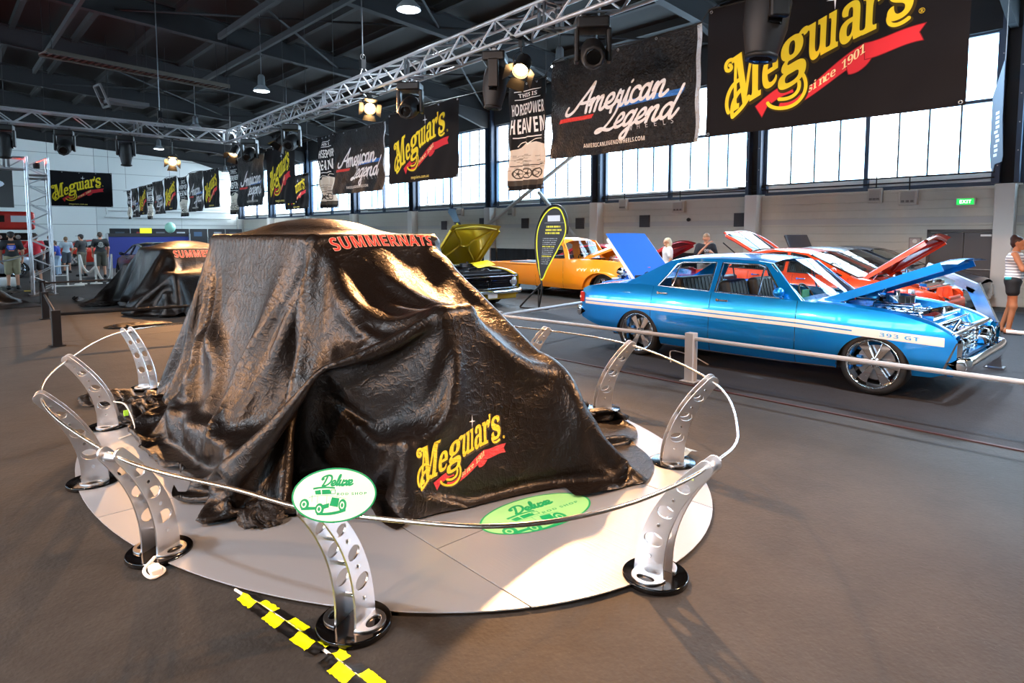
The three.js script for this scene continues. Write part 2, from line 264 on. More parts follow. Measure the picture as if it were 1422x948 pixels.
const LENS = M_(0xfff0d8, 0.3, 0, { emissive: 0xffc985, emissiveIntensity: 32 }), DOORWARM = M_(0x6d5a44, 0.35, 0.7);
function stageLamp(p, aim, label, cd, on = true) {             // parabolic can with four barn doors, aimed at a point
  const t = thing('stage_light', label, 'stage light', p, 0, null), h = new THREE.Group();
  const d = V(...aim).sub(V(...p)).normalize();
  const up = 3.975 - p[1]; obj('clamp', [box(0.36, 0.02, 0.04, 0, up, 0), box(0.05, 0.09, 0.06, 0, up - 0.04, 0), bar([0, up, 0], [0, 0.16, 0], 0.012)], MAT.black, t);
  obj('yoke', [tube([[0.125, 0, 0], [0.125, 0.12, 0], [0, 0.19, 0], [-0.125, 0.12, 0], [-0.125, 0, 0]], 0.009, 24, 6)], MAT.black, t);
  h.quaternion.setFromUnitVectors(V(0, 0, 1), d); h.updateMatrix();
  const P = (name, g, m) => { const o = obj(name, Array.isArray(g) ? merge(g) : g, m, t); o.quaternion.copy(h.quaternion); return o; };
  P('can', lathe([[0.001, -0.26], [0.06, -0.25], [0.10, -0.17], [0.105, 0.06], [0.112, 0.07], [0.112, 0.085], [0.1, 0.085], [0.095, 0.03], [0.001, -0.03]], 24).rotateX(Math.PI / 2), MAT.black);
  if (on) {
    P('lens', new THREE.SphereGeometry(0.13, 20, 8, 0, Math.PI * 2, 0, 0.72).rotateX(Math.PI / 2).translate(0, 0, -0.055), LENS);
    const s = new THREE.SpotLight(LAMP.color, cd, 0, LAMP.cone, 0.6, 2); s.position.set(...V(...p).addScaledVector(d, 0.10).toArray()); s.target.position.set(...aim); s.castShadow = true; s.shadow.radius = 4; s.shadow.mapSize.set(1024, 1024); scene.add(s, s.target);
  }
  for (let k = 0; k < 4; k++) { const w = k % 2 ? 0.15 : 0.17, g = grid(1, 1, (u, v) => [(u - 0.5) * lerp(0.17, w + 0.06, v), 0.105 + v * 0.075, 0.09 + v * 0.13]).rotateZ(k * Math.PI / 2); P('barn_door', [g, g.clone().translate(0, 0, -0.002)], M_(0x241f1b, 0.4, 0.5, { side: THREE.DoubleSide })); }
  return t;
}
stageLamp([5.62, 3.74, -9.6], [2.3, 1.3, -3.6], 'lit stage lamp with barn doors glaring beside the second wheels banner', LAMP.far);
stageLamp([5.46, 3.64, -5.7], [2.6, 0.6, -4.0], 'lit stage lamp hanging above the tall white lettered banner', LAMP.near);
stageLamp([4.58, 3.42, -17.4], [2.6, 0.2, -11.0], 'lit stage lamp with bright barn doors hanging from the cross truss', LAMP.far * 0.7);
stageLamp([5.85, 3.66, -13.8], [4.2, 0.9, -15.0], 'stage lamp seen from the side above the far gold lettered banner', LAMP.far * 0.7);
stageLamp([6.0, 3.74, -17.2], [4.0, 0.9, -15.6], 'stage lamp with glowing barn door at the corner of the two trusses', LAMP.far * 0.7);
stageLamp([5.2, 3.7, 0.3], [2.7, 0.3, -3.2], 'stage lamp on the long truss, outside the picture', LAMP.near * 0.9);
stageLamp([5.15, 3.7, 1.9], [9.2, 0.6, -3.5], 'stage lamp on the long truss turned to the blue sedan, outside the picture', LAMP.near * 0.6);
stageLamp([-4.5, 3.7, -7.0], [1.4, 0.3, -4.6], 'stage lamp on the left truss, outside the picture', LAMP.near * 0.85);
stageLamp([-4.5, 3.7, -1.0], [1.8, 0.4, -3.6], 'second stage lamp on the left truss, outside the picture', LAMP.near * 0.85);
stageLamp([-4.5, 3.7, -12.0], [1.6, 0.2, -9.5], 'third stage lamp on the left truss, outside the picture', LAMP.near * 0.85);

function movingHead(p, turn, tilt, label) {                    // base, yoke of two arms, tapering head with a lens
  const t = thing('moving_head_light', label, 'stage light', p, turn, 'moving head lights');
  for (const s of [-1, 1]) obj('clamp', box(0.05, 0.1, 0.05, s * 0.1, 0.03, 0), MAT.steel, t);
  obj('base', rbox(0.36, 0.13, 0.3, 0.03, 0, -0.06, 0), MAT.black, t);
  for (const s of [-1, 1]) obj('arm', rbox(0.055, 0.36, 0.14, 0.02, s * 0.175, -0.28, 0), MAT.black, t);
  const hd = obj('head', lathe([[0.001, -0.33], [0.085, -0.33], [0.1, -0.3], [0.135, -0.12], [0.14, 0.05], [0.125, 0.15], [0.08, 0.2], [0.001, 0.21]], 24).scale(1, 1, 1.15), MAT.dark, t); hd.position.y = -0.36; hd.rotation.x = tilt;
  obj('lens', lathe([[0.001, -0.335], [0.07, -0.335], [0.078, -0.34], [0.08, -0.33]], 20), MAT.blackGloss, hd);
  obj('bezel', tor(0.1, 0.022, 8, 8).rotateX(Math.PI / 2).translate(0, -0.325, 0), MAT.dark, hd); for (const s of [-1, 1]) obj('vent_panel', box(0.012, 0.16, 0.1, s * 0.14, -0.05, 0), MAT.blackGloss, hd);
  return t;
}
for (const [z, tu, ti, l] of [[-8.35, 2.3, 1.2, 'black moving head light between the glaring lamp and the gold lettered banner'], [-6.25, 0.7, 0.1, 'black moving head light pointing down beside the tall lettered banner'], [-4.55, 2.3, 1.2, 'black moving head light with its round lens facing the camera'], [-2.55, 0.9, 0.12, 'large black moving head light in front of the biggest gold lettered banner'], [-13.2, 2.5, 1.2, 'black moving head light above the far gold lettered banner'], [-15.9, 2.5, 1.2, 'black moving head light above the far wheels banner']]) { const m = movingHead([TA(z), 3.93, z], tu, ti, l); if (z === -2.55) m.scale.setScalar(1.2); }
for (const [x, ti, l] of [[3.57, 0.05, 'black moving head light pointing down at the middle of the cross truss'], [2.37, 1.2, 'black moving head light turned to the camera under the cross truss'], [1.3, 0.05, 'black moving head light at the left edge of the picture']]) movingHead([x, 3.93, -17.4], 2.9, ti, l);

const BAYLENS = M_(0xffffff, 0.5, 0, { emissive: 0xf4fbff, emissiveIntensity: 9 });
function highBay(x, y, z, label) {
  const t = thing('high_bay_lamp', label, 'ceiling lamp', [x, y, z], 0, 'high-bay lamps under the roof');
  obj('rod', bar([0, 0.42, 0], [0, roofY(x) - y + 0.04, 0], 0.01, 6), MAT.steel, t);
  obj('housing', lathe([[0.001, 0.45], [0.05, 0.45], [0.09, 0.4], [0.1, 0.18], [0.11, 0.15]], 18), M_(0x6d7276, 0.4, 0.5), t);
  obj('reflector', lathe([[0.11, 0.15], [0.2, 0.06], [0.215, 0.0], [0.205, 0.0], [0.19, 0.05], [0.1, 0.13]], 28), M_(0xb9bec2, 0.3, 0.6), t);
  obj('lens', new THREE.SphereGeometry(0.5, 24, 4, 0, Math.PI * 2, 0, 0.41).scale(1, 0.5, 1).rotateX(Math.PI).translate(0, 0.232, 0), BAYLENS, t);
  const s = new THREE.SpotLight(0xeaf4ff, HIGHBAY, 0, 1.2, 0.6, 2); s.position.set(x, y - 0.05, z); s.target.position.set(x, 0, z); s.castShadow = true; s.shadow.radius = 10; scene.add(s, s.target);
}
[[6.43, 5.55, -9.6, 'bright high-bay lamp nearest the camera, at the top of the picture'], [6.9, 5.5, -17.5, 'high-bay lamp under the roof above the far wheels banner'], [7.45, 5.5, -25.2, 'high-bay lamp just above the cross truss'], [8.0, 5.5, -32.5, 'high-bay lamp seen below the cross truss'], [10.8, 5.5, -24.9, 'high-bay lamp seen under the long truss'], [14.1, 5.5, -42, 'small far high-bay lamp in front of the back wall'], [-2.5, 5.5, -14, 'high-bay lamp outside the picture'], [-2.5, 5.5, -3, 'second high-bay lamp outside the picture'], [6.0, 5.55, 0.5, 'third high-bay lamp outside the picture'], [11.0, 5.5, -10.2, 'high-bay lamp hidden behind the largest wheels banner'], [11.0, 5.5, -2.6, 'fourth high-bay lamp outside the picture, near the door']].forEach((a) => highBay(...a));  // the last two are added, unseen lamps that lighten the right wall

// cable ladder and grille under the roof
{
  const t = thing('cable_ladder', 'long dark cable ladder hung under the roof', 'cable tray', [2.43, 6.3, -20.5], 0.18), LM = M_(0x4a4239, 0.5, 0.4);
  for (const d of [-0.3, 0.3]) obj('side_rail', box(4.9, 0.11, 0.025, 2.45, 0, d), LM, t);
  const rg = box(0.03, 0.035, 0.6); for (let i = 0; i <= 30; i++) { const r = obj('rung', rg, LM, t); r.position.x = i * 0.163; }
  for (const x of [0.1, 2.4, 4.8]) for (const d of [-0.3, 0.3]) obj('hanger', bar([x, 0, d], [x, roofY(2.43 + x) - 6.26, d], 0.008, 6), MAT.darkMetal, t);
  const u = thing('heater_unit', 'grey open ceiling heater frame hung above the cross truss', 'heater', [4.6, 6.0, -24.6], 0.1);
  obj('body', [box(1.2, 0.12, 0.6, 0.55, 0, 0)], M_(0x4a4a4c, 0.6), u); obj('frame', [beam([-0.05, -0.2, -0.3], [-0.3, 0.45, -0.3], 0.06, 0.06), beam([-0.05, -0.2, 0.3], [-0.3, 0.45, 0.3], 0.06, 0.06), beam([-0.05, -0.2, -0.3], [-0.05, -0.2, 0.3], 0.06, 0.06), beam([-0.3, 0.45, -0.3], [-0.3, 0.45, 0.3], 0.06, 0.06)], M_(0x4c4c4c, 0.5), u);
  for (const q of [0, 1.1]) obj('hanger', [bar([q, 0, 0], [q, roofY(4.6 + q) - 6.0 + 0.04, 0], 0.01, 6)], MAT.darkMetal, u);
}
// lattice tower of the neighbouring stand with its cross bar and lamps
const tower = truss([2.16, 0.03, -20.5], [2.16, 3.58, -20.5], 0.44, 'upright aluminium lattice tower with a red glow at its top, at the left', 'truss_tower', 0.24, [0, 0, 1]);
truss([-1.5, 3.40, -20.5], [1.9, 3.40, -20.5], 0.29, 'short aluminium truss running left from the lattice tower', 'lighting_truss', 0.36);
{ const b = obj('tower_foot', box(0.6, 0.03, 0.6, 0, 0.015, 0), MAT.steel); b.position.set(2.16, 0, -20.5); tag(b, 'flat steel foot plate under the lattice tower', 'base plate');
  const r = thing('stage_light', 'small red stage light glowing inside the top of the lattice tower', 'stage light', [2.16, 3.3, -20.5]);
  obj('can', lathe([[0.001, 0], [0.07, 0], [0.08, 0.14], [0.07, 0.15], [0.065, 0.02]], 16), MAT.black, r); obj('lens', sph(0.055, 12, 8).scale(1, 0.5, 1).translate(0, 0.12, 0), M_(0xff5040, 0.4, 0, { emissive: 0xff2a14, emissiveIntensity: 20 }), r);
  const l = new THREE.PointLight(0xff3a20, 9, 0, 2); l.position.set(2.16, 3.42, -20.5); l.castShadow = true; l.shadow.radius = 2; scene.add(l); }
// ---------------------------------------------------------------- lettering: single-stroke script, painted emblems
const GL = {
  e: ['M0,.35 C.45,.35 .75,.6 .6,.85 C.45,1.1 .05,.95 .05,.45 C.05,0 .45,-.1 .9,.25', 0.85], m: ['M0,.5 C.1,.9 .2,1 .25,.8 L.2,0 M.22,.5 C.4,1 .7,1.1 .68,.7 L.62,0 M.65,.5 C.85,1 1.15,1.1 1.1,.7 C1.05,.3 1,0 1.2,0 C1.3,0 1.4,.15 1.5,.25', 1.45],
  r: ['M0,.25 C.15,.6 .2,.9 .25,1.05 C.35,.85 .55,.85 .6,.9 C.55,.5 .5,0 .7,0 C.85,0 .9,.15 .95,.25', 0.9], i: ['M0,.3 C.15,.6 .2,.8 .25,1 C.2,.5 .15,0 .35,0 C.5,0 .55,.15 .6,.25 M.3,1.45 L.31,1.47', 0.55],
  c: ['M.7,.8 C.55,1.1 .05,1 .05,.45 C.05,0 .45,-.1 .85,.25', 0.8], a: ['M.7,.75 C.5,1.15 .05,.95 .05,.4 C.05,-.1 .5,-.05 .68,.6 M.75,1 C.7,.6 .6,0 .85,0 C.95,0 1.05,.15 1.1,.25', 1.05],
  n: ['M0,.5 C.1,.9 .2,1 .25,.8 L.2,0 M.22,.5 C.4,1 .75,1.1 .72,.7 C.66,.3 .6,0 .85,0 C.95,0 1.05,.15 1.15,.25', 1.1], A: ['M-.75,.5 C-1.1,-.1 -.4,-.2 0,.3 C.4,1 .7,1.6 1,2.1 C1,1.4 .95,.6 1.05,0 M.3,.75 C.6,.65 .9,.7 1.3,.85', 1.25],
  L: ['M.2,1.3 C.1,2 .95,2.2 .85,1.6 C.8,1.2 .4,.5 0,.1 C-.4,-.25 -.75,.05 -.35,.17 C.1,.25 .6,-.25 1.2,.15', 1.15], g: ['M.7,.75 C.5,1.15 .05,.95 .05,.4 C.05,-.1 .5,-.05 .68,.6 M.75,1 C.7,.4 .65,-.4 .5,-.7 C.35,-1 -.1,-.8 .2,-.45 C.45,-.2 .8,0 1.1,.25', 1.05],
  d: ['M.7,.75 C.5,1.15 .05,.95 .05,.4 C.05,-.1 .5,-.05 .68,.6 M.95,2 C.85,1.2 .6,0 .85,0 C1,0 1.15,.2 1.3,.45', 1.1], D: ['M.45,1.9 C.4,1.2 .3,.5 .05,.1 C.6,-.15 1.5,.4 1.45,1.2 C1.4,2.1 .4,2.2 -.35,1.6 C-.6,1.3 -.3,1.1 -.15,1.3', 1.65],
  l: ['M0,.3 C.4,.9 .6,1.8 .4,2 C.2,2.1 .15,1 .2,.4 C.22,0 .4,0 .6,.25', 0.55], u: ['M0,.3 C.1,.7 .15,.9 .2,1 C.1,.4 .15,0 .4,.05 C.6,.1 .7,.6 .75,1 C.7,.5 .65,0 .85,0 C.95,0 1.05,.15 1.1,.25', 1.05], x: ['M0,.8 C.2,1.1 .35,.9 .4,.5 C.45,.1 .6,-.1 .85,.2 M.8,1 C.6,.9 .2,.1 0,0', 0.8],
};
function script(c, text, x, y, size, weight, color, slant = 0.35) {
  c.save(); c.translate(x, y); c.transform(size, 0, size * slant, -size, 0, 0); c.lineWidth = weight; c.lineCap = c.lineJoin = 'round'; c.strokeStyle = color;
  for (const ch of text) { const [d, w] = GL[ch]; c.stroke(new Path2D(d)); c.translate(w, 0); }
  c.restore();
}
function spaced(c, text, x, y, gap) { for (const ch of text) { c.fillText(ch, x, y); x += c.measureText(ch).width + gap; } return x; }
function goldWord(c, w, h, bg, web) {                          // gold display word climbing over a red ribbon, on a w x h field
  if (bg) { c.fillStyle = bg; c.fillRect(0, 0, w, h); }
  const u = w / 1000; c.save(); c.translate(0, h * 0.5 - 290 * u); c.scale(u, u);
  c.fillStyle = '#d2303a'; c.strokeStyle = '#7d1218'; c.lineWidth = 3;
  for (const p of ['M268,520 L236,468 C285,430 330,396 385,388 L400,432 C350,438 330,452 300,470 L290,478 Z', 'M345,500 C330,470 350,455 385,462 C450,455 545,335 662,290 L668,352 C560,385 480,490 345,500 Z', 'M600,332 C650,300 690,300 700,330 C690,380 640,405 612,398 C606,380 600,360 600,332 Z', 'M664,288 C730,292 780,262 868,262 L848,290 L862,322 C790,318 740,352 668,352 Z']) { const q = new Path2D(p); c.fill(q); c.stroke(q); }
  c.fillStyle = '#f0d9a0'; c.font = 'bold 46px serif'; [...'since 1901'].forEach((ch, k) => { const t = k / 9; c.save(); c.translate(458 + 190 * t, 446 - 112 * t + 6 * Math.sin(t * 3.1)); c.transform(0.9, -0.52, 0, 1.05, 0, 0); c.fillText(ch, 0, 0); c.restore(); });
  const word = (fill, lw, ox, oy) => {
    c.save(); c.translate(ox, oy); c.fillStyle = c.strokeStyle = fill; c.lineJoin = c.lineCap = 'round'; c.font = 'bold 100px serif';
    const put = (ch, x0, x1, y, sl, hh, cap) => { c.save(); c.translate(x0, y - sl * (x1 - x0) * 0.5); const sx = (x1 - x0) / c.measureText(ch).width; c.transform(sx, sl * sx, 0, hh / (cap ? 71 : 54), 0, 0); c.lineWidth = lw; c.strokeText(ch, 0, 0); c.fillText(ch, 0, 0); c.restore(); };
    put('M', 118, 262, 448, -0.45, 235, 1); put('e', 258, 336, 392, -0.45, 128); put('g', 334, 452, 338, -0.42, 140); put('u', 446, 534, 303, -0.36, 146); put('ı', 530, 570, 282, -0.33, 146); put('a', 568, 660, 266, -0.3, 146); put('r', 654, 728, 245, -0.28, 146); put("'", 716, 742, 205, -0.25, 150, 1); put('s', 736, 832, 222, -0.25, 150);
    c.lineWidth = 15 + lw; c.stroke(new Path2D('M150,262 C108,222 80,262 98,288 C116,300 130,278 112,268 M176,335 C112,350 86,430 112,478 M190,372 C140,396 120,450 132,500 M132,500 C165,478 190,450 205,420')); c.lineWidth = 13 + lw; c.stroke(new Path2D('M432,360 C470,420 440,486 372,492 C330,494 300,480 292,462 M420,392 C430,440 390,462 340,452 M812,232 C770,262 735,240 748,206'));
    c.restore();
  };
  word('#3a2f08', 8, 5, 6); word('#e9cf2e', 2, 0, 0);
  c.fillStyle = '#e9cf2e'; c.font = '26px serif'; c.fillText('®', 842, 226);
  c.fillStyle = '#e8eef6'; c.beginPath(); for (let k = 0; k < 8; k++) { const a = k * Math.PI / 4, q = k % 2 ? 7 : 46; c.lineTo(552 + q * Math.sin(a) * 0.75, 88 - q * Math.cos(a)); } c.fill();
  c.restore();
  if (web) { c.fillStyle = '#e8d36a'; c.font = `bold ${h * 0.055}px sans-serif`; c.fillText('meguiars.com.au', w * 0.33, h * 0.955); }
}
const goldTex = canvasTex(1024, 620, (c, w, h) => goldWord(c, w, h, '#0c0a0e', true)), goldBig = canvasTex(1400, 802, (c, w, h) => goldWord(c, w, h, '#0c0a0e', false));
const wheelsTex = canvasTex(1024, 580, (c, w, h) => {
  c.fillStyle = '#0b0b0e'; c.fillRect(0, 0, w, h);
  c.save(); c.translate(0, 30); c.rotate(-0.03);
  c.fillStyle = '#d8322c'; c.beginPath(); c.moveTo(60, 345); c.lineTo(75, 322); c.lineTo(330, 322); c.lineTo(310, 345); c.fill();
  c.fillStyle = '#2b72c4'; c.beginPath(); c.moveTo(478, 318); c.lineTo(500, 288); c.lineTo(925, 288); c.lineTo(905, 318); c.fill();
  script(c, 'American', 190, 305, 78, 0.25, '#e9e7e6', 0.45); script(c, 'Legend', 380, 430, 78, 0.25, '#e9e7e6', 0.45);
  c.fillStyle = '#cfcfd2'; c.font = '36px sans-serif'; spaced(c, 'WHEELS', 575, 460, 30); c.restore();
  c.fillStyle = '#aeb8c2'; c.fillRect(w - 26, 0, 26, h); c.fillStyle = '#e4ddd2'; c.font = 'bold 34px sans-serif'; c.save(); c.translate(270, 535); c.scale(0.82, 1); c.fillText('AmericanLegendWheels.com'.toUpperCase(), 0, 0); c.restore();
});
const heavenTex = canvasTex(300, 900, (c, w, h) => {
  c.fillStyle = '#17181b'; c.fillRect(0, 0, w, h); c.fillStyle = '#eceae6'; c.textAlign = 'center';
  c.fillRect(50, 70, 200, 7); c.fillRect(50, 135, 200, 7); c.font = 'bold 44px sans-serif'; c.fillText('THIS IS', 150, 122);
  const tall = (t, y, s, k) => { c.save(); c.translate(150, y); c.scale(k, 2.15); c.font = `bold ${s}px sans-serif`; c.fillText(t, 0, 0); c.restore(); };
  tall('HORSEPOWER', 268, 62, 0.64); tall('HEAVEN', 425, 80, 0.9); c.fillRect(40, 452, 220, 9);
  c.fillStyle = '#d8cdbd'; c.beginPath(); c.moveTo(0, 560); c.lineTo(90, 540); c.lineTo(120, 510); c.lineTo(220, 505); c.lineTo(300, 540); c.lineTo(300, 860); c.lineTo(0, 860); c.fill();
  c.strokeStyle = '#efe9dd'; c.lineWidth = 7; c.stroke(new Path2D('M60,530 C90,490 140,480 160,520 C190,480 240,470 270,490'));
  for (let k = 0; k < 60; k++) { c.fillStyle = `rgba(90,80,68,${0.15 + 0.3 * rnd()})`; c.fillRect(rnd() * 280, 600 + rnd() * 130, 10 + rnd() * 60, 3 + rnd() * 6); }
  c.strokeStyle = '#4a443c'; c.fillStyle = '#4a443c'; for (const x of [70, 150, 228]) { c.lineWidth = 10; c.beginPath(); c.arc(x, 760, 38, 0, 7); c.stroke(); c.lineWidth = 5; for (let k = 0; k < 5; k++) { const a = k * 1.257; c.beginPath(); c.moveTo(x, 760); c.lineTo(x + 32 * Math.cos(a), 760 + 32 * Math.sin(a)); c.stroke(); } c.beginPath(); c.arc(x, 760, 11, 0, 7); c.fill(); }
  c.fillRect(20, 690, 250, 8); c.fillRect(0, 815, 300, 45);
});
const cloth_ = (t) => MP(0xffffff, 0.75, 0, { map: t, specularIntensity: 0.4, side: THREE.DoubleSide });
const BANM = { gold: cloth_(goldTex), big: cloth_(goldBig), wheels: MP(0xffffff, 0.4, 0, { map: wheelsTex, specularIntensity: 0.6, side: THREE.DoubleSide, bumpMap: rep(noiseGrey, 3, 2), bumpScale: 0.03 }), heaven: cloth_(heavenTex) };
// a printed sheet hung between its top corners: (x, z0) left to (x, z1) right, top and bottom heights
function banner(kind, x, z0, z1, yt, yb, label, group, wav = 0.02, lean = 0) {
  const t = thing('hanging_banner', label, 'banner', [x, yt, (z0 + z1) / 2], 0, group), W = Math.abs(z1 - z0), H = yt - yb, s = z1 > z0 ? 1 : -1, q = hash2(z0 * 10, 3, 5) * 6; if (x === 6.2) lineP.push([Math.min(z0, z1) + 0.01, yt], [Math.max(z0, z1) - 0.01, yt]);
  const f = (u, v, o) => { const w = wav * (Math.sin(u * 13 + q + v * 2) * (0.4 + v * 0.5) + 0.6 * Math.sin(u * 31 + v * 9 + q) * v + 0.5 * Math.sin(v * 17 + u * 5 + q)); return [w + o, -v * H - 0.012 * W * Math.sin(u * Math.PI) * (1 - v), s * (u - 0.5) * W * (1 - lean * v)]; };
  const g = grid(48, 30, (u, v) => f(u, v, 0)); g.attributes.uv.array.forEach((_, i, a) => { if (i % 2) a[i] = 1 - a[i]; });
  obj('printed_sheet', g, BANM[kind], t);
  obj('hem', [tube([0, 0.25, 0.5, 0.75, 1].map((u) => { const p = f(u, 0, 0); return [p[0], p[1] + 0.006, p[2]]; }), 0.008, 12, 6)], MAT.black, t);
  for (const [u, v] of [[0.015, 0.02], [0.25, 0.02], [0.5, 0.02], [0.75, 0.02], [0.985, 0.02], [0.015, 0.98], [0.985, 0.98]]) { const p = f(u, v, -0.006), e = obj('eyelet', tor(0.013, 0.005, 6, 12).rotateY(Math.PI / 2), MAT.steel, t); e.position.set(...p); }
  return t;
}
const lineP = []; const GB = 'gold-lettered banners in a row', WB = 'wheels banners in a row', HB = 'tall narrow banners in a row';
banner('big', 6.2, -3.6, -1.28, 3.97, 2.64, 'largest dark banner with gold word and red ribbon, at upper right', GB, 0.006);
banner('wheels', 6.2, -5.9, -3.68, 3.86, 2.6, 'largest black banner with white script and red and blue bars', WB, 0.022);
banner('heaven', 6.2, -6.72, -5.99, 3.72, 2.22, 'tall narrow white-lettered banner under the near lit lamp', HB, 0.03);
banner('gold', 6.2, -9.95, -7.9, 3.74, 2.5, 'second dark banner with gold word and red ribbon, beside the glaring lamp', GB, 0.01);
banner('wheels', 6.2, -12.08, -10.08, 3.65, 2.41, 'second black wheels banner with white script, left of the glaring lamp', WB, 0.03);
banner('heaven', 6.2, -12.8, -12.0, 3.66, 2.15, 'second tall narrow banner, curling beside the second wheels banner', HB, 0.05, 0.2);
banner('gold', 6.2, -15.55, -13.95, 3.68, 2.31, 'third gold-lettered banner hanging above the veiled car roof', GB, 0.02);
banner('wheels', 6.2, -17.5, -15.7, 3.6, 2.33, 'third wheels banner, left of the third gold-lettered banner', WB, 0.03);
banner('heaven', 6.2, -18.15, -17.5, 3.46, 2.14, 'third tall narrow banner, under the corner of the trusses', HB, 0.03, 0.25);
{ const b = banner('gold', 7.4, -17.3, -15.8, 3.2, 2.28, 'partly hidden gold-lettered banner low behind the third one', GB, 0.01); for (const z of [-0.7, 0.7]) obj('hanging_wire', bar([0, 0, z], [0, roofY(7.4) - 3.2, z], 0.006, 5), MAT.dark, b); }
banner('gold', 6.2, -20.4, -19.0, 3.5, 2.38, 'gold-lettered banner left of the truss corner', GB, 0.01);
banner('wheels', 6.2, -21.9, -20.5, 3.52, 2.31, 'fourth wheels banner, left of the truss corner', WB, 0.03);
banner('heaven', 6.2, -23.0, -22.0, 3.46, 2.18, 'fourth tall narrow banner, left of the truss corner', HB, 0.03, 0.3);
banner('gold', 6.2, -24.7, -23.2, 3.54, 2.42, 'second smallest far gold-lettered banner before the back wall', GB, 0.01);
banner('wheels', 6.2, -26.2, -24.8, 3.5, 2.33, 'second smallest far wheels banner before the back wall', WB, 0.03);
banner('heaven', 6.2, -27.1, -26.3, 3.46, 2.16, 'far tall narrow banner, second from the left end of the row', HB, 0.03, 0.3);
banner('gold', 6.2, -28.4, -27.15, 3.45, 2.35, 'smallest far gold-lettered banner at the left end of the row', GB, 0.01);
banner('wheels', 6.2, -29.6, -28.5, 3.43, 2.28, 'smallest far wheels banner at the left end of the row', WB, 0.03);
banner('heaven', 6.2, -30.3, -29.7, 3.4, 2.22, 'far tall narrow banner at the left end of the row', HB, 0.03, 0.3);
{ const t = thing('banner_line', 'thin black line that the row of banners hangs from', 'rope', [6.2, 0, 0]); const P = [...lineP, [3, 4.1], [-31, 3.4]].sort((a, b) => a[0] - b[0]); obj('line', new THREE.TubeGeometry(new THREE.CatmullRomCurve3(P.map(([z, y]) => V(0, y + 0.004, z)), false, 'centripetal'), 240, 0.007, 5), MAT.dark, t);
  for (const z of [-30.5, -24, -18, -12, -6, 0]) obj('drop_wire', bar([0, 3.5, z], [0, roofY(6.2) - 0.1, z], 0.005, 5), MAT.dark, t); }
{ const b = banner('gold', 0, -1.1, 1.12, 4.06, 2.7, 'gold-lettered banner on its own to the right of the lattice tower', null, 0.006); b.position.set(4.5, 4.06, -30); b.rotation.y = Math.PI / 2; const l = thing('banner_wire', 'two thin wires holding the far left gold-lettered banner', 'wire', [4.5, 4.06, -30]); obj('wire', [bar([-1, 0, 0], [-1, roofY(3.5) - 4.2, 0], 0.006, 5), bar([1, 0, 0], [1, roofY(5.5) - 4.2, 0], 0.006, 5)], MAT.dark, l);
  const c = thing('display_screen', 'dark banner with a white round badge at the far left edge', 'banner', [0.9, 3.0, -24.5], -0.3); obj('sheet', box(2.2, 1.2, 0.02), MAT.black, c); obj('badge', [ext(shp([...Array(24)].map((_, i) => { const a = i / 24 * 6.283, r = 0.2 * (1 + 0.16 * Math.cos(a * 4)); return [r * 1.5 * Math.cos(a), r * Math.sin(a)]; })), 0.01).translate(0.55, 0.1, 0.012)], M_(0xf4f6ff, 0.5, 0), c); obj('wire', [bar([-1, 0.6, 0], [-1, 4.6, 0], 0.006, 5), bar([1, 0.6, 0], [1, 4.6, 0], 0.006, 5)], MAT.dark, c); }
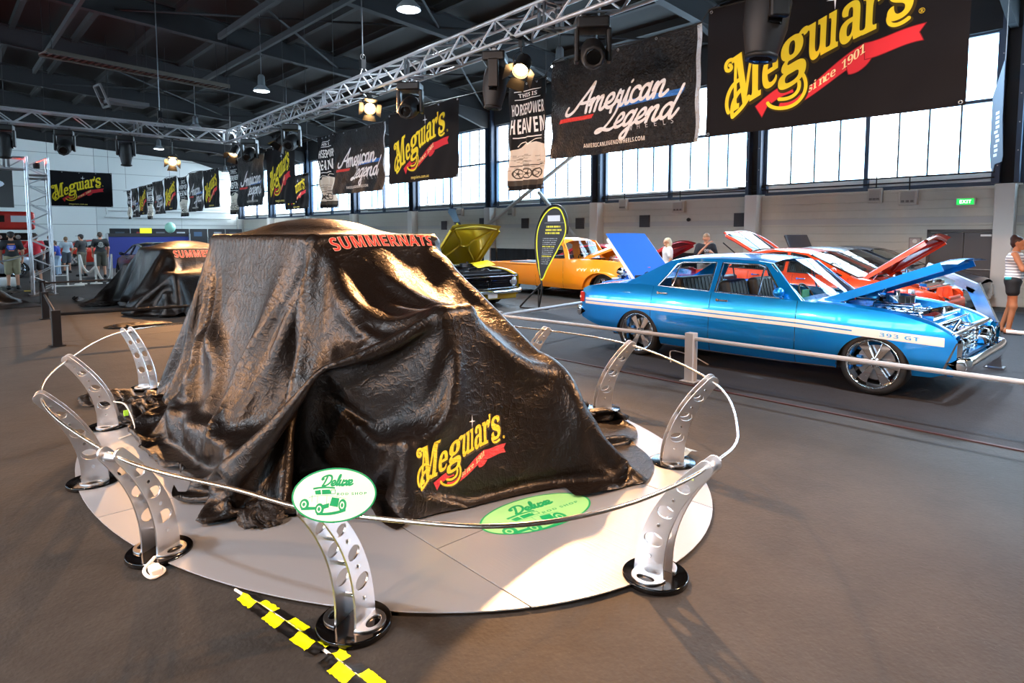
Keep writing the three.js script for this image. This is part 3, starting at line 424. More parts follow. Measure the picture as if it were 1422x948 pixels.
// ---------------------------------------------------------------- cloth draped by simulation over what it hides
// prims: ['box', cx, cy, cz, hx, hy, hz, r, turn, taper] or ['ell', cx, cy, cz, rx, ry, rz] or ['cap', ax, ay, az, bx, by, bz, r]
function packPrims(prims) {
  const F = new Float64Array(prims.length * 14);
  prims.forEach((p, k) => { const o = k * 14; F[o] = p[0] === 'box' ? 0 : p[0] === 'ell' ? 1 : 2; for (let i = 1; i < p.length; i++) F[o + i] = p[i]; if (p[0] === 'box') { F[o + 9] = Math.cos(p[8] || 0); F[o + 10] = Math.sin(p[8] || 0); F[o + 11] = Math.hypot(p[4], p[5], p[6]); } else if (p[0] === 'ell') F[o + 11] = Math.max(p[4], p[5], p[6]); });
  return F;
}
function pushOut(F, n, P, i, th) {
  const x = P[i], y = P[i + 1], z = P[i + 2]; let best = th, nx = 0, ny = 0, nz = 0;
  for (let k = 0, o = 0; k < n; k++, o += 14) {
    let d = 0, ax = 0, ay = 0, az = 0; const type = F[o];
    if (type < 2) { const R = F[o + 11] + th, ex = x - F[o + 1], ey = y - F[o + 2], ez = z - F[o + 3]; if (ex * ex + ey * ey + ez * ez > R * R) continue; }
    if (type === 0) {
      const c = F[o + 9], s = F[o + 10], dx = x - F[o + 1], dz = z - F[o + 3], lx = dx * c - dz * s, lz = dx * s + dz * c, ly = y - F[o + 2], r = F[o + 7];
      const qx = Math.abs(lx) - F[o + 4] + r, qy = Math.abs(ly) - F[o + 5] + r, qz = Math.abs(lz) - F[o + 6] + r;
      let ux = 0, uy = 0, uz = 0;
      if (qx > 0 || qy > 0 || qz > 0) { ux = qx > 0 ? qx : 0; uy = qy > 0 ? qy : 0; uz = qz > 0 ? qz : 0; const l = Math.sqrt(ux * ux + uy * uy + uz * uz); d = l - r; if (d >= best) continue; ux /= l; uy /= l; uz /= l; }
      else { d = (qx > qy ? (qx > qz ? qx : qz) : (qy > qz ? qy : qz)) - r; if (d >= best) continue; if (qy >= qx && qy >= qz && ly > 0) uy = 1; else if (qx >= qz) ux = 1; else uz = 1; }
      if (lx < 0) ux = -ux; if (ly < 0) uy = -uy; if (lz < 0) uz = -uz;
      ax = ux * c + uz * s; az = -ux * s + uz * c; ay = uy;
    } else if (type === 1) {
      const rx = F[o + 4], ry = F[o + 5], rz = F[o + 6], ex = (x - F[o + 1]) / rx, ey = (y - F[o + 2]) / ry, ez = (z - F[o + 3]) / rz, l = Math.sqrt(ex * ex + ey * ey + ez * ez) + 1e-9;
      const gx = ex / rx, gy = ey / ry, gz = ez / rz, gl = Math.sqrt(gx * gx + gy * gy + gz * gz) + 1e-9; d = (l * (l - 1)) / gl; if (d >= best) continue;
      ax = gx / gl; ay = gy / gl; az = gz / gl;
    } else {
      const bx = F[o + 4] - F[o + 1], by = F[o + 5] - F[o + 2], bz = F[o + 6] - F[o + 3]; let t = ((x - F[o + 1]) * bx + (y - F[o + 2]) * by + (z - F[o + 3]) * bz) / (bx * bx + by * by + bz * bz); t = t < 0 ? 0 : t > 1 ? 1 : t;
      ax = x - F[o + 1] - bx * t; ay = y - F[o + 2] - by * t; az = z - F[o + 3] - bz * t; const l = Math.sqrt(ax * ax + ay * ay + az * az) + 1e-9; d = l - F[o + 7]; if (d >= best) continue; ax /= l; ay /= l; az /= l;
    }
    best = d; nx = ax; ny = ay; nz = az;
  }
  if (best < th) { const m = th - best; P[i] += nx * m; P[i + 1] += ny * m; P[i + 2] += nz * m; return true; }
  return false;
}
function sat(P, a, b, L, k, comp) {                            // one distance constraint
  const x = P[b] - P[a], y = P[b + 1] - P[a + 1], z = P[b + 2] - P[a + 2], l = Math.sqrt(x * x + y * y + z * z) + 1e-9;
  const c = (l < L ? k * comp : k) * 0.5 * (l - L) / l, cx = x * c, cy = y * c, cz = z * c;
  P[a] += cx; P[a + 1] += cy; P[a + 2] += cz; P[b] -= cx; P[b + 1] -= cy; P[b + 2] -= cz;
}
function relax(P, nx, nz, dx, fwd, on) {
  const D = dx * Math.SQRT2, X3 = nx * 3;
  for (let jj = 0; jj < nz; jj++) {
    const j = fwd ? nz - 1 - jj : jj;
    for (let ii = 0; ii < nx; ii++) {
      const i = fwd ? nx - 1 - ii : ii, c = j * nx + i, a = c * 3; if (!on[c]) continue;
      if (i < nx - 1 && on[c + 1]) { sat(P, a, a + 3, dx, 1, 0.9); if (j < nz - 1 && on[c + nx] && on[c + nx + 1]) { sat(P, a, a + X3 + 3, D, 0.45, 0.6); sat(P, a + 3, a + X3, D, 0.45, 0.6); } }
      if (j < nz - 1 && on[c + nx]) sat(P, a, a + X3, dx, 1, 0.9);
      if (i < nx - 2 && on[c + 2]) sat(P, a, a + 6, 2 * dx, 0.12, 1);
      if (j < nz - 2 && on[c + 2 * nx]) sat(P, a, a + 2 * X3, 2 * dx, 0.12, 1);
    }
  }
}
function drape({ x0, x1, z0, z1, start, levels, prims, ground, th = 0.012, seed = 5, pull, hem }) {
  let prev = null; const F = packPrims(prims), np = prims.length;
  levels.forEach(([n, steps, iters, fric, gfric, gk], level) => {
    const dx = (x1 - x0) / n, nx = n + 1, nz = Math.round((z1 - z0) / dx) + 1, N = nx * nz, P = new Float64Array(N * 3), Q = new Float64Array(N * 3);
    for (let j = 0; j < nz; j++) for (let i = 0; i < nx; i++) {
      const o = (j * nx + i) * 3;
      if (!prev) { const s = start(x0 + i * dx, z0 + j * dx); for (let k = 0; k < 3; k++) P[o + k] = s[k] + (hash2(i + 31 * k, j, seed) - 0.5) * 0.3 * dx; }
      else {
        const fi = i / (nx - 1) * (prev.nx - 1), fj = j / (nz - 1) * (prev.nz - 1), a = Math.min(prev.nx - 2, fi | 0), b = Math.min(prev.nz - 2, fj | 0), u = fi - a, v = fj - b, q = prev.P, w = prev.nx * 3;
        for (let k = 0; k < 3; k++) { const c = (b * prev.nx + a) * 3 + k; P[o + k] = lerp(lerp(q[c], q[c + 3], u), lerp(q[c + w], q[c + w + 3], u), v) + (hash2(i + k * 977, j, seed) - 0.5) * 0.3 * dx; }
      }
    }
    Q.set(P);
    const on = new Uint8Array(N).fill(1);
    if (hem) for (let c = 0; c < N; c++) on[c] = hem(x0 + (c % nx) * dx, z0 + Math.floor(c / nx) * dx) ? 1 : 0;
    const g = -9.8 / 3600 * gk;
    for (let s = 0; s < steps; s++) {
      for (let o = 0; o < N * 3; o++) { const p = P[o]; let v = (p - Q[o]) * 0.97; v = v > 0.04 ? 0.04 : v < -0.04 ? -0.04 : v; Q[o] = p; P[o] = p + v + (o % 3 === 1 ? g : 0); }
      if (pull) pull(P, Q, nx, nz, s / steps, level);
      for (let it = 0; it < iters; it++) {
        relax(P, nx, nz, dx, it & 1, on);
        if (it % 3 === 2 || it === iters - 1) for (let o = 0; o < N * 3; o += 3) {
          if (pushOut(F, np, P, o, th)) for (let k = 0; k < 3; k++) Q[o + k] += (P[o + k] - Q[o + k]) * fric;
          const gy = ground(P[o], P[o + 2]) + th; if (P[o + 1] < gy) { P[o + 1] = gy; Q[o + 1] = gy; Q[o] += (P[o] - Q[o]) * gfric; Q[o + 2] += (P[o + 2] - Q[o + 2]) * gfric; }
        }
      }
    }
    prev = { P, nx, nz, dx, on };
  });
  if (hem) {                                                   // even out the cut edge
    const { P, nx, nz, on } = prev, edge = []; for (let j = 1; j < nz - 1; j++) for (let i = 1; i < nx - 1; i++) { const c = j * nx + i; if (on[c] && !(on[c - 1] && on[c + 1] && on[c - nx] && on[c + nx] && on[c - nx - 1] && on[c - nx + 1] && on[c + nx - 1] && on[c + nx + 1])) edge.push(c); }
    const isE = new Uint8Array(nx * nz); edge.forEach((c) => { isE[c] = 1; });
    for (let it = 0; it < 6; it++) { const Q = edge.map((c) => { const s = [0, 0, 0]; let n = 0; for (const d of [-1, 1, -nx, nx, -nx - 1, -nx + 1, nx - 1, nx + 1]) if (isE[c + d]) { n++; for (let k = 0; k < 3; k++) s[k] += P[(c + d) * 3 + k]; } return n ? s.map((v) => v / n) : null; }); edge.forEach((c, e) => { if (Q[e]) for (let k = 0; k < 3; k++) P[c * 3 + k] = lerp(P[c * 3 + k], Q[e][k], 0.6); }); }
  }
  prev.P = Float32Array.from(prev.P);
  return prev;
}
function foldAlong({ P, nx, nz, on }, f) {                     // lays sharper pleats into a settled sheet, along its normals
  const idx = []; for (let j = 0; j < nz - 1; j++) for (let i = 0; i < nx - 1; i++) { const a = j * nx + i; idx.push(a, a + nx, a + nx + 1, a, a + nx + 1, a + 1); }
  const g = new THREE.BufferGeometry(); g.setAttribute('position', new THREE.BufferAttribute(P, 3)); g.setIndex(idx); g.computeVertexNormals(); const n = g.attributes.normal.array;
  for (let o = 0; o < P.length; o += 3) { const d = f(P[o], P[o + 1], P[o + 2], n[o], n[o + 1], n[o + 2]); if (d) for (let k = 0; k < 3; k++) P[o + k] += n[o + k] * d; }
}
function clothGeo({ P, nx, nz, dx, on }, i0 = 0, i1 = nx - 1, j0 = 0, j1 = nz - 1, off = 0, flip = false) {  // part of a cloth as a mesh; uv in metres of cloth
  const full = new THREE.BufferGeometry(), idx = [];
  for (let j = 0; j < nz - 1; j++) for (let i = 0; i < nx - 1; i++) { const a = j * nx + i; if (on[a] && on[a + 1] && on[a + nx] && on[a + nx + 1]) idx.push(a, a + nx, a + nx + 1, a, a + nx + 1, a + 1); }
  full.setAttribute('position', new THREE.BufferAttribute(P, 3)); full.setIndex(idx); full.computeVertexNormals();
  const nn = full.attributes.normal.array, w = i1 - i0 + 1, h = j1 - j0 + 1, pos = new Float32Array(w * h * 3), nor = new Float32Array(w * h * 3), uv = new Float32Array(w * h * 2), id = [];
  for (let j = 0; j < h; j++) for (let i = 0; i < w; i++) {
    const s = ((j + j0) * nx + i + i0) * 3, o = (j * w + i) * 3;
    for (let k = 0; k < 3; k++) { pos[o + k] = P[s + k] + nn[s + k] * off; nor[o + k] = nn[s + k]; }
    const a = (j * w + i) * 2; if (off) { uv[a] = i / (w - 1); uv[a + 1] = 1 - j / (h - 1); } else { uv[a] = (i + i0) * dx; uv[a + 1] = (j + j0) * dx; }
    if (i < w - 1 && j < h - 1 && on[s / 3] && on[s / 3 + 1] && on[s / 3 + nx] && on[s / 3 + nx + 1]) { const q = j * w + i; id.push(q, q + w, q + w + 1, q, q + w + 1, q + 1); }
  }
  const g = new THREE.BufferGeometry();
  g.setAttribute('position', new THREE.BufferAttribute(pos, 3)); g.setAttribute('normal', new THREE.BufferAttribute(nor, 3)); g.setAttribute('uv', new THREE.BufferAttribute(uv, 2)); g.setIndex(id);
  return g;
}
// crumpled satin: fine creases, ridged and stretched
const crease = dataTex(1024, (u, v) => {
  let a = 0, k = 0.5;
  for (let o = 0, f = 9; o < 4; o++, f *= 2, k *= 0.6) { const wu = u + 0.11 * fbm(u, v, 6, 3, 40 + o), wv = v + 0.11 * fbm(u, v, 6, 3, 50 + o); const q = 1 - Math.abs(2 * vn(wu * f, wv * f, 20 + o, f, f) - 1); a += k * (0.25 * q + 0.75 * q ** 5); }
  return [a, a, a];
}, false);
const creaseB = rep(crease, 1 / 0.5);
const SATIN = MP(0x110d0b, 0.35, 0, { bumpMap: creaseB, bumpScale: 0.0036, specularIntensity: 0.65, sheen: 0.1, sheenRoughness: 0.35, sheenColor: new THREE.Color(0x6a5040) });
// ---------------------------------------------------------------- the veiled hot rod on the platform
const mainPrims = [
  ['box', 2.42, 0.9, -5.05, 0.54, 0.69, 1.03, 0.03],         // cabin
  ['cap', 2.84, 1.42, -4.03, 2.97, 0.72, -3.0, 0.085], ['ell', 2.42, 1.42, -5.1, 0.56, 0.30, 1.05],             // crowned roof
  ['box', 2.42, 0.75, -4.0, 0.45, 0.35, 0.4, 0.1],           // cowl
  ['box', 2.33, 0.70, -3.5, 0.24, 0.36, 0.58, 0.16],         // bonnet
  ['box', 2.30, 0.62, -3.0, 0.15, 0.545, 0.07, 0.06],        // radiator shell
  ['ell', 1.64, 0.32, -3.24, 0.16, 0.52, 0.40], ['ell', 3.02, 0.32, -3.02, 0.14, 0.47, 0.46],   // front wheels and guards
  ['ell', 1.72, 0.42, -5.3, 0.2, 0.44, 0.42], ['ell', 3.18, 0.42, -5.25, 0.2, 0.46, 0.46],    // rear guards
  ['box', 2.42, 0.14, -4.7, 1.12, 0.14, 0.8, 0.08], ['box', 2.4, 0.24, -2.93, 0.54, 0.22, 0.07, 0.06],   // running boards, front bumper
  ['box', 2.42, 0.5, -5.75, 0.5, 0.45, 0.35, 0.15],          // boot
];
const ellY = (x, z) => ((x - 2.55) / 1.95) ** 2 + ((z + 4.42) / 2.82) ** 2 < 1 ? 0.018 : 0;
// the sheet starts folded down round the roof: how far out and how low it is at a distance d from the roof's edge
const outFront = [[0, 0], [1.2, 1.06], [2.44, 1.25], [2.6, 1.38], [9, 7]], lowFront = [[0, 1.72], [1.2, 1.2], [2.44, 0.04], [2.6, 0.03], [9, 0.03]];
const outSide = [[0, 0], [1.74, 0.55], [2.0, 0.62], [2.4, 0.55], [2.9, 0.8], [3.4, 0.6], [4.2, 0.9]], lowSide = [[0, 1.72], [1.74, 0.06], [9, 0.04]];
const outRight = [[0, 0], [1.74, 0.42], [2.0, 0.65], [9, 7.5]];
function mainStart(x, z) {
  const ex = x < 1.89 ? x - 1.89 : x > 2.95 ? x - 2.95 : 0, ez = z < -6 ? z + 6 : z > -4.02 ? z + 4.02 : 0, d = Math.hypot(ex, ez);
  if (d < 1e-6) return [x, 1.75, z];
  const f = ez > 0 ? (ez / d) ** 2 : 0, side = ex > 0 || f > 0.6 ? outRight : outSide, th = Math.atan2(Math.abs(ez), Math.abs(ex)), c = Math.sin(2 * th);
  let o = lerp(pll(side, d), pll(outFront, d), f); if (ez < 0) o = lerp(o, pll([[0, 0], [1.74, 0.06], [1.9, 0.1], [2.4, 0.1], [3, 0.3]], d), (ez / d) ** 2); let y = lerp(pll(lowSide, d), pll(lowFront, d), f);
  if (ez < 0) o *= lerp(1, 0.42 + 0.36 * Math.cos(14 * th), c);   // the corners' spare cloth falls in pleats
  else if (d < 2.0 || ex < 0) o *= lerp(1, 0.62 + 0.16 * Math.cos(12 * th), c);
  return [clamp(x, 1.89, 2.95) + ex / d * o, y, clamp(z, -6, -4.02) + ez / d * o];
}
function mainHem(x, z) {                                       // the sheet's outline: rounded corners, a short front hem
  const l = Math.max(0, 1.89 - x), r = Math.max(0, x - 2.95), f = Math.max(0, z + 4.02), b = Math.max(0, -6 - z), wob = 0.1 * (vn(x * 2.3, z * 2.3, 8, 99, 99) - 0.5);
  if (l && f) return (l / 2.02) ** 1.75 + (f / 2.5) ** 1.75 < 1.0 + wob;
  if (r && f) return Math.hypot(r / 2.55, f / 2.33) < 1.03 + wob;
  if (l && b) return (l / 1.86) ** 1.5 + (b / 1.7) ** 1.5 < 1.0 + wob;
  return l < 1.86 + wob && f < 2.31 + wob * 0.3 && r < 2.5 + wob && b < 1.72 + wob;
}
const mainCloth = drape({ hem: mainHem, x0: -0.05, x1: 5.3, z0: -8.0, z1: -1.5, start: mainStart, prims: mainPrims, ground: ellY, seed: 11,
  levels: [[58, 50, 30, 0.25, 0.3, 0.7], [112, 24, 20, 0.5, 0.6, 0.5], [190, 12, 11, 0.8, 0.85, 0.35]] });
const pleat = (p) => { const q = Math.sin(p); return q > 0 ? q ** 0.8 : -0.55 * (-q) ** 1.4; };
foldAlong(mainCloth, (x, y, z, nx, ny, nz) => {
  let d = 0; const low = sm(0.03, 0.16, y);
  if (x < 2.0) {
    const side = sm(0.45, 0.8, -nx) * low, r = Math.hypot(z + 5.98, 1.62 - y), a = Math.atan2(z + 5.98, 1.62 - y);
    d += side * 0.042 * sm(0.05, 0.75, r) * sm(-0.15, 0.05, a) * sm(1.0, 0.5, a) * pleat(a * 27 + 2.2 * vn(r * 2.2, a * 4, 5, 99, 99));
    const r2 = Math.hypot(z + 4.0, 1.62 - y), a2 = Math.atan2(z + 4.0, 1.62 - y);
    d += sm(0.35, 0.7, -nx) * low * 0.026 * sm(0.05, 0.6, r2) * sm(0.5, 0.2, Math.abs(a2 + 0.1)) * pleat(a2 * 24 + 2 * vn(r2 * 2, a2 * 5, 7, 99, 99));
  }
  const t = (z + 4.02) / 1.08; if (t > 0 && t < 1.05 && y > 0.7) { const u = (x - 2.3) / (0.62 * (1 - t) + 0.1); d += 0.02 * sm(0.0, 0.2, t) * sm(1.05, 0.75, t) * sm(1.5, 1.0, Math.abs(u)) * pleat(u * 8 + 1.5 * vn(u * 3 + 9, t * 3, 9, 99, 99)); }
  if (z > -3.6 && x < 2.2 && nz > 0.1) { const a = Math.atan2(2.28 - x, 1.2 - y), r = Math.hypot(2.28 - x, 1.2 - y); d += 0.010 * low * sm(0.1, 0.4, r) * sm(0.5, 0.8, y) * pleat(a * 16 + 2 * vn(r * 3, a * 4, 3, 99, 99)); }
  return d;
});
// ---------------------------------------------------------------- aluminium platform, curved posts, bent rail, signs, barriers
const brushed = dataTex(512, (u, v) => { const k = 0.5 + 0.5 * (0.6 * (vn(u * 8, v * 256, 5, 8, 256) - 0.5) + 0.4 * (vn(u * 3, v * 512, 6, 3, 512) - 0.5) + 0.3 * (fbm(u, v, 6, 3, 12) - 0.5)); return [k, k, k]; }, false);
const BRUSH = [0, Math.PI / 2].map((r) => { const t = rep(brushed, 1 / 1.2); t.rotation = r; return MP(0xbcc5cf, 0.43, 0.75, { bumpMap: t, bumpScale: 0.0012, roughnessMap: null, anisotropy: 0.35, anisotropyRotation: r }); });
{
  const t = thing('display_platform', 'low oval platform of brushed aluminium sheets under the veiled car', 'platform', [2.55, 0, -4.42]), a = 1.95, b = 2.82;
  const oval = (k, n = 120) => [...Array(n)].map((_, i) => [a * k * Math.cos(i / n * 6.2832), b * k * Math.sin(i / n * 6.2832)]);
  obj('core', ext(shp(oval(0.992)), 0.011).rotateX(Math.PI / 2).translate(0, 0.0125, 0), M_(0x151515, 0.8), t);
  const clip = (pts, ax, v, s) => { const r = []; for (let i = 0; i < pts.length; i++) { const p = pts[i], q = pts[(i + 1) % pts.length], ip = (p[ax] - v) * s >= 0, iq = (q[ax] - v) * s >= 0; if (ip) r.push(p); if (ip !== iq) { const k = (v - p[ax]) / (q[ax] - p[ax]); r.push([lerp(p[0], q[0], k), lerp(p[1], q[1], k)]); } } return r; };
  const G = 0.0045, X = [-9, -0.75, 0.7, 9], ZS = [[-9, -1.5, 0.35, 9], [-9, -0.4, 1.93, 9], [-9, -1.1, 1.9, 9]];
  for (let i = 0; i < 3; i++) for (let j = 0; j < 3; j++) {
    let p = oval(1); p = clip(p, 0, X[i] + G, 1); p = clip(p, 0, X[i + 1] - G, -1); p = clip(p, 1, ZS[i][j] + G, 1); p = clip(p, 1, ZS[i][j + 1] - G, -1);
    if (p.length < 3) continue;
    const s = shp(p.map(([x, z]) => [x, -z])), g = boxUV(ext(s, 0.004, 0.0008).rotateX(-Math.PI / 2).translate(0, 0.0128, 0));
    obj('sheet', g, BRUSH[(i === 0 ? 0 : (i + j) % 2)], t);
  }
}
function ovalBadge(c, w, h, bg) {                              // green script badge with a roadster
  const G = '#0f9a5e'; c.clearRect(0, 0, w, h); c.fillStyle = G; c.beginPath(); c.ellipse(w / 2, h / 2, w / 2, h / 2, 0, 0, 7); c.fill(); c.fillStyle = bg; c.beginPath(); c.ellipse(w / 2, h / 2, w * 0.484, h * 0.475, 0, 0, 7); c.fill();
  const u = w / 1000; c.save(); c.scale(u, u); script(c, 'Deluxe', 345, 205, 62, 0.36, G, 0.3);
  c.fillStyle = G; c.font = 'bold 52px sans-serif'; c.save(); c.translate(520, 318); c.scale(1.25, 0.8); spaced(c, 'ROD SHOP', 0, 0, 5); c.restore();
  c.fill(new Path2D('M240,222 C330,205 420,208 500,222 L500,242 C420,226 330,226 245,244 Z')); c.fill(new Path2D('M262,256 L330,246 L340,300 L275,300 Z M345,246 L440,246 L462,298 L350,300 Z'));
  c.strokeStyle = G; c.lineWidth = 7; c.strokeRect(455, 252, 50, 44); c.lineWidth = 4; c.stroke(new Path2D('M235,300 L235,380 M200,330 C300,300 430,310 520,330 L640,360 M300,310 L300,400 M410,312 L410,420'));
  const wheel = (x, y, rx, ry) => { c.fillStyle = G; c.beginPath(); c.ellipse(x, y, rx, ry, 0, 0, 7); c.fill(); c.fillStyle = bg; c.beginPath(); c.ellipse(x - rx * 0.1, y, rx * 0.55, ry * 0.6, 0, 0, 7); c.fill(); c.fillStyle = G; c.beginPath(); c.ellipse(x - rx * 0.1, y, rx * 0.3, ry * 0.35, 0, 0, 7); c.fill(); };
  c.fillStyle = G; c.fill(new Path2D('M100,430 L330,440 L340,470 L120,470 Z M300,500 C420,520 520,500 640,470 L640,500 C520,540 420,545 300,530 Z')); c.fill(new Path2D('M470,335 L560,350 L545,450 L445,430 Z M360,420 L440,400 L440,450 L360,470 Z'));
  wheel(150, 405, 55, 62); wheel(330, 465, 52, 66); wheel(600, 430, 48, 70);
  c.restore();
}
const badgeA = canvasTex(900, 560, (c, w, h) => ovalBadge(c, w, h, '#e6fbe0')), badgeB = canvasTex(1000, 540, (c, w, h) => ovalBadge(c, w, h, '#93d58c'));
function discUV(rx, rz, y, n = 72) { const g = new THREE.CircleGeometry(1, n).rotateX(-Math.PI / 2).scale(rx, 1, rz).translate(0, y, 0); return g; }
{ const t = thing('floor_decal', 'lime green oval decal with green script and roadster, stuck on the platform', 'decal', [2.465, 0.0178, -2.44], -0.13); obj('printed_film', discUV(0.37, 0.195, 0.001), M_(0xffffff, 0.42, 0, { map: badgeB }), t); }
// the posts
const POSTM = MP(0xd7d9dc, 0.3, 1, { bumpMap: rep(brushed, 3), bumpScale: 0.0006 });
const rOf = (y) => 0.27 * Math.pow(clamp(y / 0.58, 0, 1), 2.1) - 0.01;
const postPlate = (() => {
  const L = [], R = [], n = 22; for (let i = 0; i <= n; i++) { const y = 0.57 * i / n, w = lerp(0.074, 0.036, Math.pow(i / n, 1.1)), s = Math.atan(2.1 * 0.27 / 0.58 * Math.pow(y / 0.58, 1.1)); L.push([rOf(y) - w * Math.cos(s), y + w * Math.sin(s) * 0.8]); R.push([rOf(y) + w * Math.cos(s), Math.max(0, y - w * Math.sin(s) * 0.8)]); }
  const e = [L[n][0] + 0.5 * (R[n][0] - L[n][0]), 0.5 * (L[n][1] + R[n][1])], cap = []; for (let k = 1; k < 8; k++) { const a = k / 8 * Math.PI, c = V(L[n][0] - e[0], L[n][1] - e[1], 0); c.applyAxisAngle(V(0, 0, 1), -a); cap.push([e[0] + c.x, e[1] + c.y]); }
  const s = shp([...R.slice().map((p) => p), ...[]].concat([])); const pts = [L[0], ...L.slice(1), ...cap, ...R.reverse()];
  const S = shp(pts);
  for (const [y, a, b] of [[0.18, 0.048, 0.034], [0.325, 0.042, 0.030], [0.455, 0.034, 0.024]]) { const h = new THREE.Path(); h.absellipse(rOf(y), y, a, b, 0, Math.PI * 2, false, 0.12); S.holes.push(h); }
  return ext(S, 0.007, 0.0012, 16).translate(0, 0, -0.0035);
})();
const postFoot = (() => { const S = new THREE.Shape(); S.moveTo(-0.08, 0); S.absellipse(0, 0, 0.08, 0.085, Math.PI, 0, true); S.lineTo(-0.08, 0); const h = new THREE.Path(); h.absellipse(0, 0.040, 0.045, 0.026, 0, Math.PI * 2); S.holes.push(h); return ext(S, 0.006, 0.001, 18).rotateX(Math.PI / 2); })();
function post(b, az, label, sign) {
  const t = thing('rail_post', label, 'post', [b[0], 0, b[1]], -az, 'curved aluminium rail posts round the platform'), gap = 0.045;
  obj('base_disc', lathe([[0.001, 0.001], [0.148, 0.001], [0.152, 0.006], [0.152, 0.024], [0.147, 0.03], [0.001, 0.03]], 40), MAT.blackGloss, t);
  for (const s of [-1, 1]) {
    const p = obj('side_plate', postPlate, POSTM, t); p.position.set(0, 0.031, s * gap);
    const f = obj('foot', postFoot, POSTM, p); f.position.set(-0.005, 0.007, s * 0.002); if (s < 0) f.scale.z = -1;
    for (const y of [0.10, 0.255, 0.39, 0.51]) { const k = obj('stud_head', cyl(0.007, 0.009, 0.006, 12).rotateX(Math.PI / 2), MAT.chrome, p); k.position.set(rOf(y), y, s * 0.007); }
  }
  for (const y of [0.10, 0.255, 0.39]) { const k = obj('spacer', cyl(0.009, 0.009, gap * 2, 12).rotateX(Math.PI / 2), MAT.chrome, t); k.position.set(rOf(y), y + 0.031, 0); }
  const c = obj('rail_clamp', cyl(0.02, 0.02, gap * 2 - 0.008, 16).rotateX(Math.PI / 2), POSTM, t); c.position.set(rOf(0.565), 0.585, 0);
  return t;
}
const PO = { A: [0.70, -4.70, 0.555, -4.727, 'curved perforated post second from the left front, at the left edge of the platform'], B: [0.768, -3.42, 0.592, -3.30, 'curved perforated post at the left front with a white plug at its foot'], C: [1.194, -2.232, 1.0, -2.05, 'curved perforated post carrying the pale oval sign'], D: [2.401, -1.602, 2.43, -1.36, 'curved perforated post at the right front, nearest the open floor'], E: [3.719, -2.351, 3.86, -2.2, 'curved perforated post at the right of the platform'], F: [4.417, -3.53, 4.6, -3.4, 'curved perforated post behind the dropped cloth at the right'], G: [1.006, -5.979, 0.81, -6.05, 'curved perforated post at the back left with a green tag'], H: [1.585, -7.252, 1.45, -7.5, 'farthest curved perforated post at the back left'], I: [4.45, -4.6, 4.7, -4.5, 'curved perforated post mostly hidden behind the veiled car on the right'] };
const railPts = [];
for (const [k, [x, z, tx, tz, l]] of Object.entries(PO)) { let az = Math.atan2(tz - z, tx - x); if (k === 'C') az += 0.24; post([x, z], az, l); railPts.push([x + rOf(0.565) * Math.cos(az), 0.585 + 0.012, z + rOf(0.565) * Math.sin(az), k]); }
{ const order = 'H G A B C D E F I'.split(' ').flatMap((k) => [railPts.find((p) => p[3] === k).slice(0, 3), ...(({ B: [[0.84, 0.597, -2.49]], C: [[1.231, 0.597, -1.733], [1.403, 0.597, -1.55], [1.635, 0.597, -1.425], [1.967, 0.597, -1.351]], D: [[2.96, 0.597, -1.5]] })[k] ?? [])]), back = [[4.3, 0.597, -5.9], [3.6, 0.597, -7.1], [2.55, 0.597, -7.6]];
  const c = curve([...order, ...back], true), t = thing('bent_rail', 'thin bent metal rail circling the platform through the post tops', 'rail', [0, 0, 0]);
  obj('rod', new THREE.TubeGeometry(c, 220, 0.0085, 10, true), M_(0xd9d6d0, 0.22, 1), t); }
{ // the pale oval sign stands on post C, tipped back
  const t = thing('oval_sign', 'pale green oval sign with green script and roadster, on a front post', 'sign', [1.012, 0.675, -2.015]);
  const g = grid(1, 1, (u, v) => [0, 0, 0]), rx = 0.145, ry = 0.092;
  const S = new THREE.Shape(); S.absellipse(0, 0, rx, ry, 0, Math.PI * 2); const plate = ext(S, 0.006, 0.0008, 40).translate(0, 0, -0.006); obj('board', plate, M_(0x1ba36a, 0.4), t);
  const face = new THREE.CircleGeometry(1, 64).scale(rx * 0.998, ry * 0.998, 1).translate(0, 0, 0.0016); obj('printed_face', face, M_(0xffffff, 0.4, 0, { map: badgeA }), t);
  obj('bracket', [box(0.05, 0.06, 0.02, 0.0, -0.04, -0.02)], MAT.steel, t);
  t.rotation.order = 'YXZ'; t.rotation.set(-0.42, -0.56, -0.04);
}
// cable, plug and tag at the posts' feet
tag(obj('power_lead', [tube([[0.72, 0.05, -3.30], [0.66, 0.03, -3.24], [0.68, 0.012, -3.18], [0.74, 0.012, -3.22], [0.70, 0.03, -3.3]], 0.008, 30, 8), rbox(0.05, 0.035, 0.07, 0.01, 0.70, 0.03, -3.215)], M_(0xe8e4da, 0.5)), 'white power lead and plug at the foot of the left front post', 'cable');
tag(obj('power_lead', [tube([[1.03, 0.25, -5.85], [1.10, 0.22, -5.75], [1.12, 0.05, -5.6], [1.0, 0.02, -5.55], [1.2, 0.02, -5.7], [1.35, 0.03, -5.85]], 0.006, 40, 6), box(0.10, 0.012, 0.06, 1.38, 0.026, -5.86)], M_(0xdcdcd4, 0.5)), 'grey lead looping round the back left post to a white plug', 'cable');
tag(obj('cable_tag', rbox(0.035, 0.045, 0.02, 0.005, 1.09, 0.17, -5.72), M_(0x9fd43a, 0.5)), 'small lime green tag on the back left post lead', 'tag');
tag(obj('bubble_wrap', grid(14, 10, (u, v) => [3.82 + 0.18 * u, 0.035 + 0.05 * fbm(u, v, 4, 2, 5) * Math.sin(Math.PI * u), -2.45 + 0.12 * v]), MP(0xbcd8ec, 0.15, 0, { transmission: 0.5, side: THREE.DoubleSide })), 'crumpled clear plastic lying by the right post foot', 'plastic');
